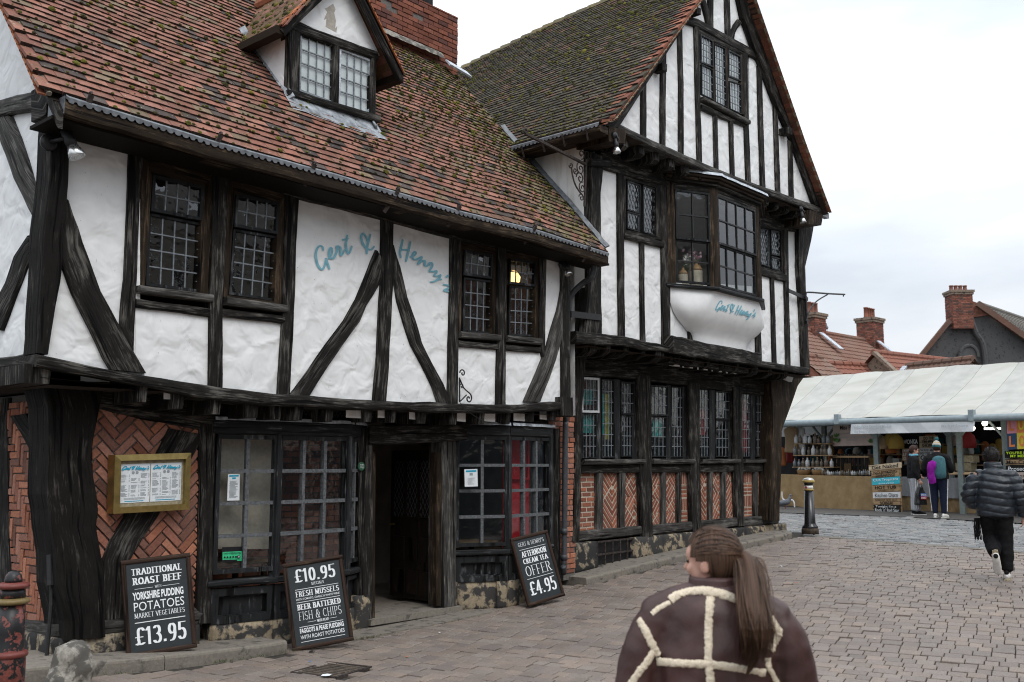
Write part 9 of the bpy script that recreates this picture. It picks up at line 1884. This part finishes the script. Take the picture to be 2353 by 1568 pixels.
def house(label, A, B, run, drop, rmat, wmat, back=True, eav=.3):
 n = DN(A, B); t = root('house', ((A + B) / 2).to_2d().to_3d() + Vector((0, 0, gz(A.x, A.y))), label, 'house', 'houses beyond the market'); D, C = A + n * run - Vector((0, 0, drop)), B + n * run - Vector((0, 0, drop)); pantiles('pantile_slope', A, B, C, D, rmat, t)
 D2, C2 = A - n * run - Vector((0, 0, drop)), B - n * run - Vector((0, 0, drop)); mk('rear_slope', [A, B, C2, D2], [[0, 1, 2, 3]], M[rmat], t); ridge_row(A + Vector((0, 0, .02)), B + Vector((0, 0, .02)), rmat, t)
 d = (B - A).normalized() * .15; g = gz(A.x, A.y) - .3
 for nm, P, s in (('gable_wall', A + d, 1), ('gable_wall', B - d, -1)):
  e0, e1 = P + n * (run - .2) - Vector((0, 0, drop - .1)), P - n * (run - .2) - Vector((0, 0, drop - .1)); mk(nm, [P - Vector((0, 0, .1)), e0, Vector((e0.x, e0.y, g)), Vector((e1.x, e1.y, g)), e1], [[0, 1, 2, 3, 4]], M[wmat], t)
 a, b_ = A + d + n * (run - .25), B - d + n * (run - .25); mk('front_wall', [Vector((a.x, a.y, A.z - drop + .1)), Vector((b_.x, b_.y, B.z - drop + .1)), Vector((b_.x, b_.y, g)), Vector((a.x, a.y, g))], [[0, 1, 2, 3]], M[wmat], t)
 return t, n
A1, B1 = atd(1851, 760, 46), atd(2027, 788, 51); dr_ = (B1 - A1).normalized(); A0 = A1 - dr_ * 7; A0.z = A1.z; B1.z = A1.z
plain('brick_wall_far', (.26, .12, .085), .9, .2, 0, .35, 6, .3)
hA, nA = house('long house with a high weathered pantile roof and two brick chimneys', A0, B1, 5.0, 4.4, 'pantile_old', 'brick_wall_far')
p = atd(1868, 757, 46.6); stack(p, 1.0, .8, p.z - 1.2, atd(1868, 733, 46.6).z, dr_, 3, hA); p = atd(2000, 778, 50.0); stack(p, 1.05, .9, p.z - 1.2, atd(2000, 743, 50.0).z, dr_, 4, hA)
for c0 in (atd(1878, 766, 46.2), atd(2010, 785, 49.6)): mb = MB(); mb.bar(c0 + nA * .2, c0 + nA * 1.2 - Vector((0, 0, .85)), .35, .05, nA + Vector((0, 0, 1))); mb.build('flashing', M['lead_light'], hA)
A, B = atd(1895, 836, 41.5), atd(1995, 838, 42.5); B.z = A.z; house('low house with a bright red pantile roof behind the left end of the canopy', A, B, 3.5, 3.2, 'pantile_red', 'brick_wall_far')
A, B = atd(1835, 818, 40.5), atd(1893, 820, 41.5); B.z = A.z; house('low brown pantile roof just right of the timber corner', A, B, 4.0, 3.4, 'pantile_old', 'brick_wall_far')
A, B = atd(2006, 811, 42.0), atd(2190, 824, 45.5); B.z = A.z; hC, nC = house('house with a rubble stone gable and dark red pantile roof', A, B, 3.4, 3.1, 'pantile_red', 'rubble')
mb = MB(); a = A + nC * .2; mb.bar(A - (B - A).normalized() * .05 + nC * .1, A + nC * 3.3 - Vector((0, 0, 3.0)) - (B - A).normalized() * .05, .3, .12, nC + Vector((0, 0, 1))); mb.build('gable_coping', M['rubble'], hC)
A, B = atd(2084, 842, 41.5), atd(2240, 824, 38.6); B.z = A.z; hD, nD = house('low house with a mossy brown pantile roof right behind the canopy', A, B, 3.0, 2.9, 'pantile_brown', 'rubble')
mb = MB(); mb.bar(A + nD * .1, A + nD * 1.6 - Vector((0, 0, 1.45)), .25, .06, nD + Vector((0, 0, 1))); mb.build('flashing', M['lead_light'], hD)
p = atd(2212, 838, 38.3)
hE = root('house', atd(2230, 1070, 52) - Vector((0, 0, 1.0)), 'tall house with a dark grey rendered gable and a brick chimney stack', 'house', 'houses beyond the market'); DE = 52.0
gpts = [(2100, 838), (2182, 737), (2276, 722), (2365, 782), (2420, 820), (2420, 1065), (2100, 1065)]; gw_ = [atd(u, v, DE) for u, v in gpts]
fwd_ = Vector((FW.x, FW.y, 0)).normalized(); mk('gable_wall', gw_, [list(range(7))], M['render_grey'], hE)
arc = [(2207 + 19.5 + 19.5 * math.cos(a), 820 - 24 * math.sin(a)) for a in np.linspace(0, math.pi, 12)]; mb = MB(); cen = [atd(u, v, DE - .12) for u, v in arc]; mb.add(cen + [atd(2207, 850, DE - .12), atd(2246, 850, DE - .12)][::1], [list(range(12)) + [12, 13]]); mb.build('blind_arch', M['far_ground'], hE)
mb = MB(); mb.tube([atd(2207 + 19.5 + 21 * math.cos(a), 820 - 26 * math.sin(a), DE - .12) for a in np.linspace(0, math.pi, 14)], .09, 6); mb.build('arch_surround', M['render_grey'], hE)
mb = MB(); mb.tube(catmull([atd(2232, 735, DE - .15), atd(2243, 765, DE - .15), atd(2258, 790, DE - .15), atd(2264, 830, DE - .15), atd(2264, 900, DE - .15)], 5), .14, 8); mb.build('flue_ridge', M['render_grey'], hE)
c = [atd(u, v, DE - .2) for u, v in ((2189, 681), (2236, 681), (2236, 738), (2187, 742))]; rtv = Vector((RT.x, RT.y, 0)); pc_ = (c[0] + c[1] + c[2] + c[3]) / 4; stack(pc_ + fwd_ * .4, (c[1] - c[0]).length, .9, c[2].z - .4, c[0].z + .1, rtv, 4, hE, .32)
V = [atd(2234, 692, DE - .1), atd(2262, 702, DE - .1), atd(2290, 722, DE - .1), atd(2182, 737, DE - .1)]; mk('brick_shoulder', V, [[0, 1, 2, 3]], M['brick_wall_far'], hE)
A, B = atd(2250, 699, DE), atd(2420, 716, DE + 10); B.z = A.z; C_, D_ = B + rtv * 7 - Vector((0, 0, 6.2)), atd(2400, 806, DE - .3); pantiles('slate_slope', A, B, C_, D_, 'slate', hE, .3, .3, .012); ridge_row(A, B, 'slate', hE)
mb = MB(); mb.bar(atd(2246, 698, DE - .3), atd(2400, 806, DE - .3), .3, .2, -fwd_); mb.build('verge', M['pantile_brown'], hE); mb = MB(); mb.bar(atd(2100, 838, DE - .2), atd(2182, 737, DE - .2), .22, .2, -fwd_); mb.build('verge', M['pantile_brown'], hE)
for (u0, u1, v0, v1) in ((2298, 2318, 843, 856), (2331, 2353, 841, 852)):
 q = [atd(u, v, DE - .1) for u, v in ((u0, v0), (u1, v0), (u1, v1 + 30), (u0, v1 + 30))]; mb = MB(); ringbars(mb, *q, .08, .12, -fwd_); f = mb.build('window', M['white_paint'], hE)
 glaze(f, q[0], q[1], q[2], q[3], 2, 3, -fwd_, .05, .06, 'white_paint', 'glass_clear', .003)
pigeon(Vector((A0.x, A0.y, A0.z)).lerp(B1, .62) + Vector((0, 0, .12)), .5, 'pigeon perched on the ridge between the two chimneys', 1.5)
plain('render_cream', (.36, .33, .28), .9, .2, 0, .1, 4, .1); plain('shop_front', (.04, .06, .07), .5, .4, 0, .2, 6, .05)
xx = -6.0
for i in range(9):
 w = (6.2, 7.0, 5.6, 8.0, 6.6, 7.4, 6.0, 8.2, 7.0)[i]; h = (7.2, 8.4, 7.6, 9.0, 7.4, 8.2, 8.8, 7.6, 8.4)[i]; Y0 = -8.5; mt = ('render_cream', 'render_cream', 'brick_wall_far')[i % 3]
 t = root('townhouse', (xx + w / 2, Y0 - 4, gz(xx, -8)), 'townhouse %s across the street behind the camera, showing only as a reflection' % ('first', 'second', 'third', 'fourth', 'fifth', 'sixth', 'seventh', 'eighth', 'ninth')[i], 'house', 'townhouses across the street')
 z0 = gz(xx, -8) - .2; mb = MB(); mb.box((xx + w / 2, Y0 - 4, z0 + h / 2), (w / 2, 4, h / 2)); mb.build('wall', M[mt], t)
 rf = MB(); rf.add([(xx, Y0 + .3, z0 + h), (xx + w, Y0 + .3, z0 + h), (xx + w, Y0 - 4, z0 + h + 3), (xx, Y0 - 4, z0 + h + 3), (xx, Y0 - 8.3, z0 + h), (xx + w, Y0 - 8.3, z0 + h)], [[0, 1, 2, 3], [3, 2, 5, 4], [0, 3, 4], [1, 5, 2]]); rf.build('roof', M['slate'], t)
 mb = MB(); mb.box((xx + w / 2, Y0 + .06, z0 + 1.5), (w / 2 - .4, .08, 1.35)); mb.build('shop_front', M['shop_front'], t)
 for r in range(2):
  for k in range(3):
   cx = xx + w * (k + .5) / 3; cz = z0 + 4.3 + r * 2.4
   if cz + .8 > z0 + h: continue
   f = MB().box((cx, Y0 + .03, cz), (.55, .06, .8)).build('window', M['white_paint'], t)
   for sx in (-1, 1):
    for sz in (-1, 1): MB().box((cx + sx * .25, Y0 + .10, cz + sz * .37), (.21, .01, .32)).build('pane', M['black_gloss'], f)
 xx += w + .02
bpy.data.scenes.remove(TMP)
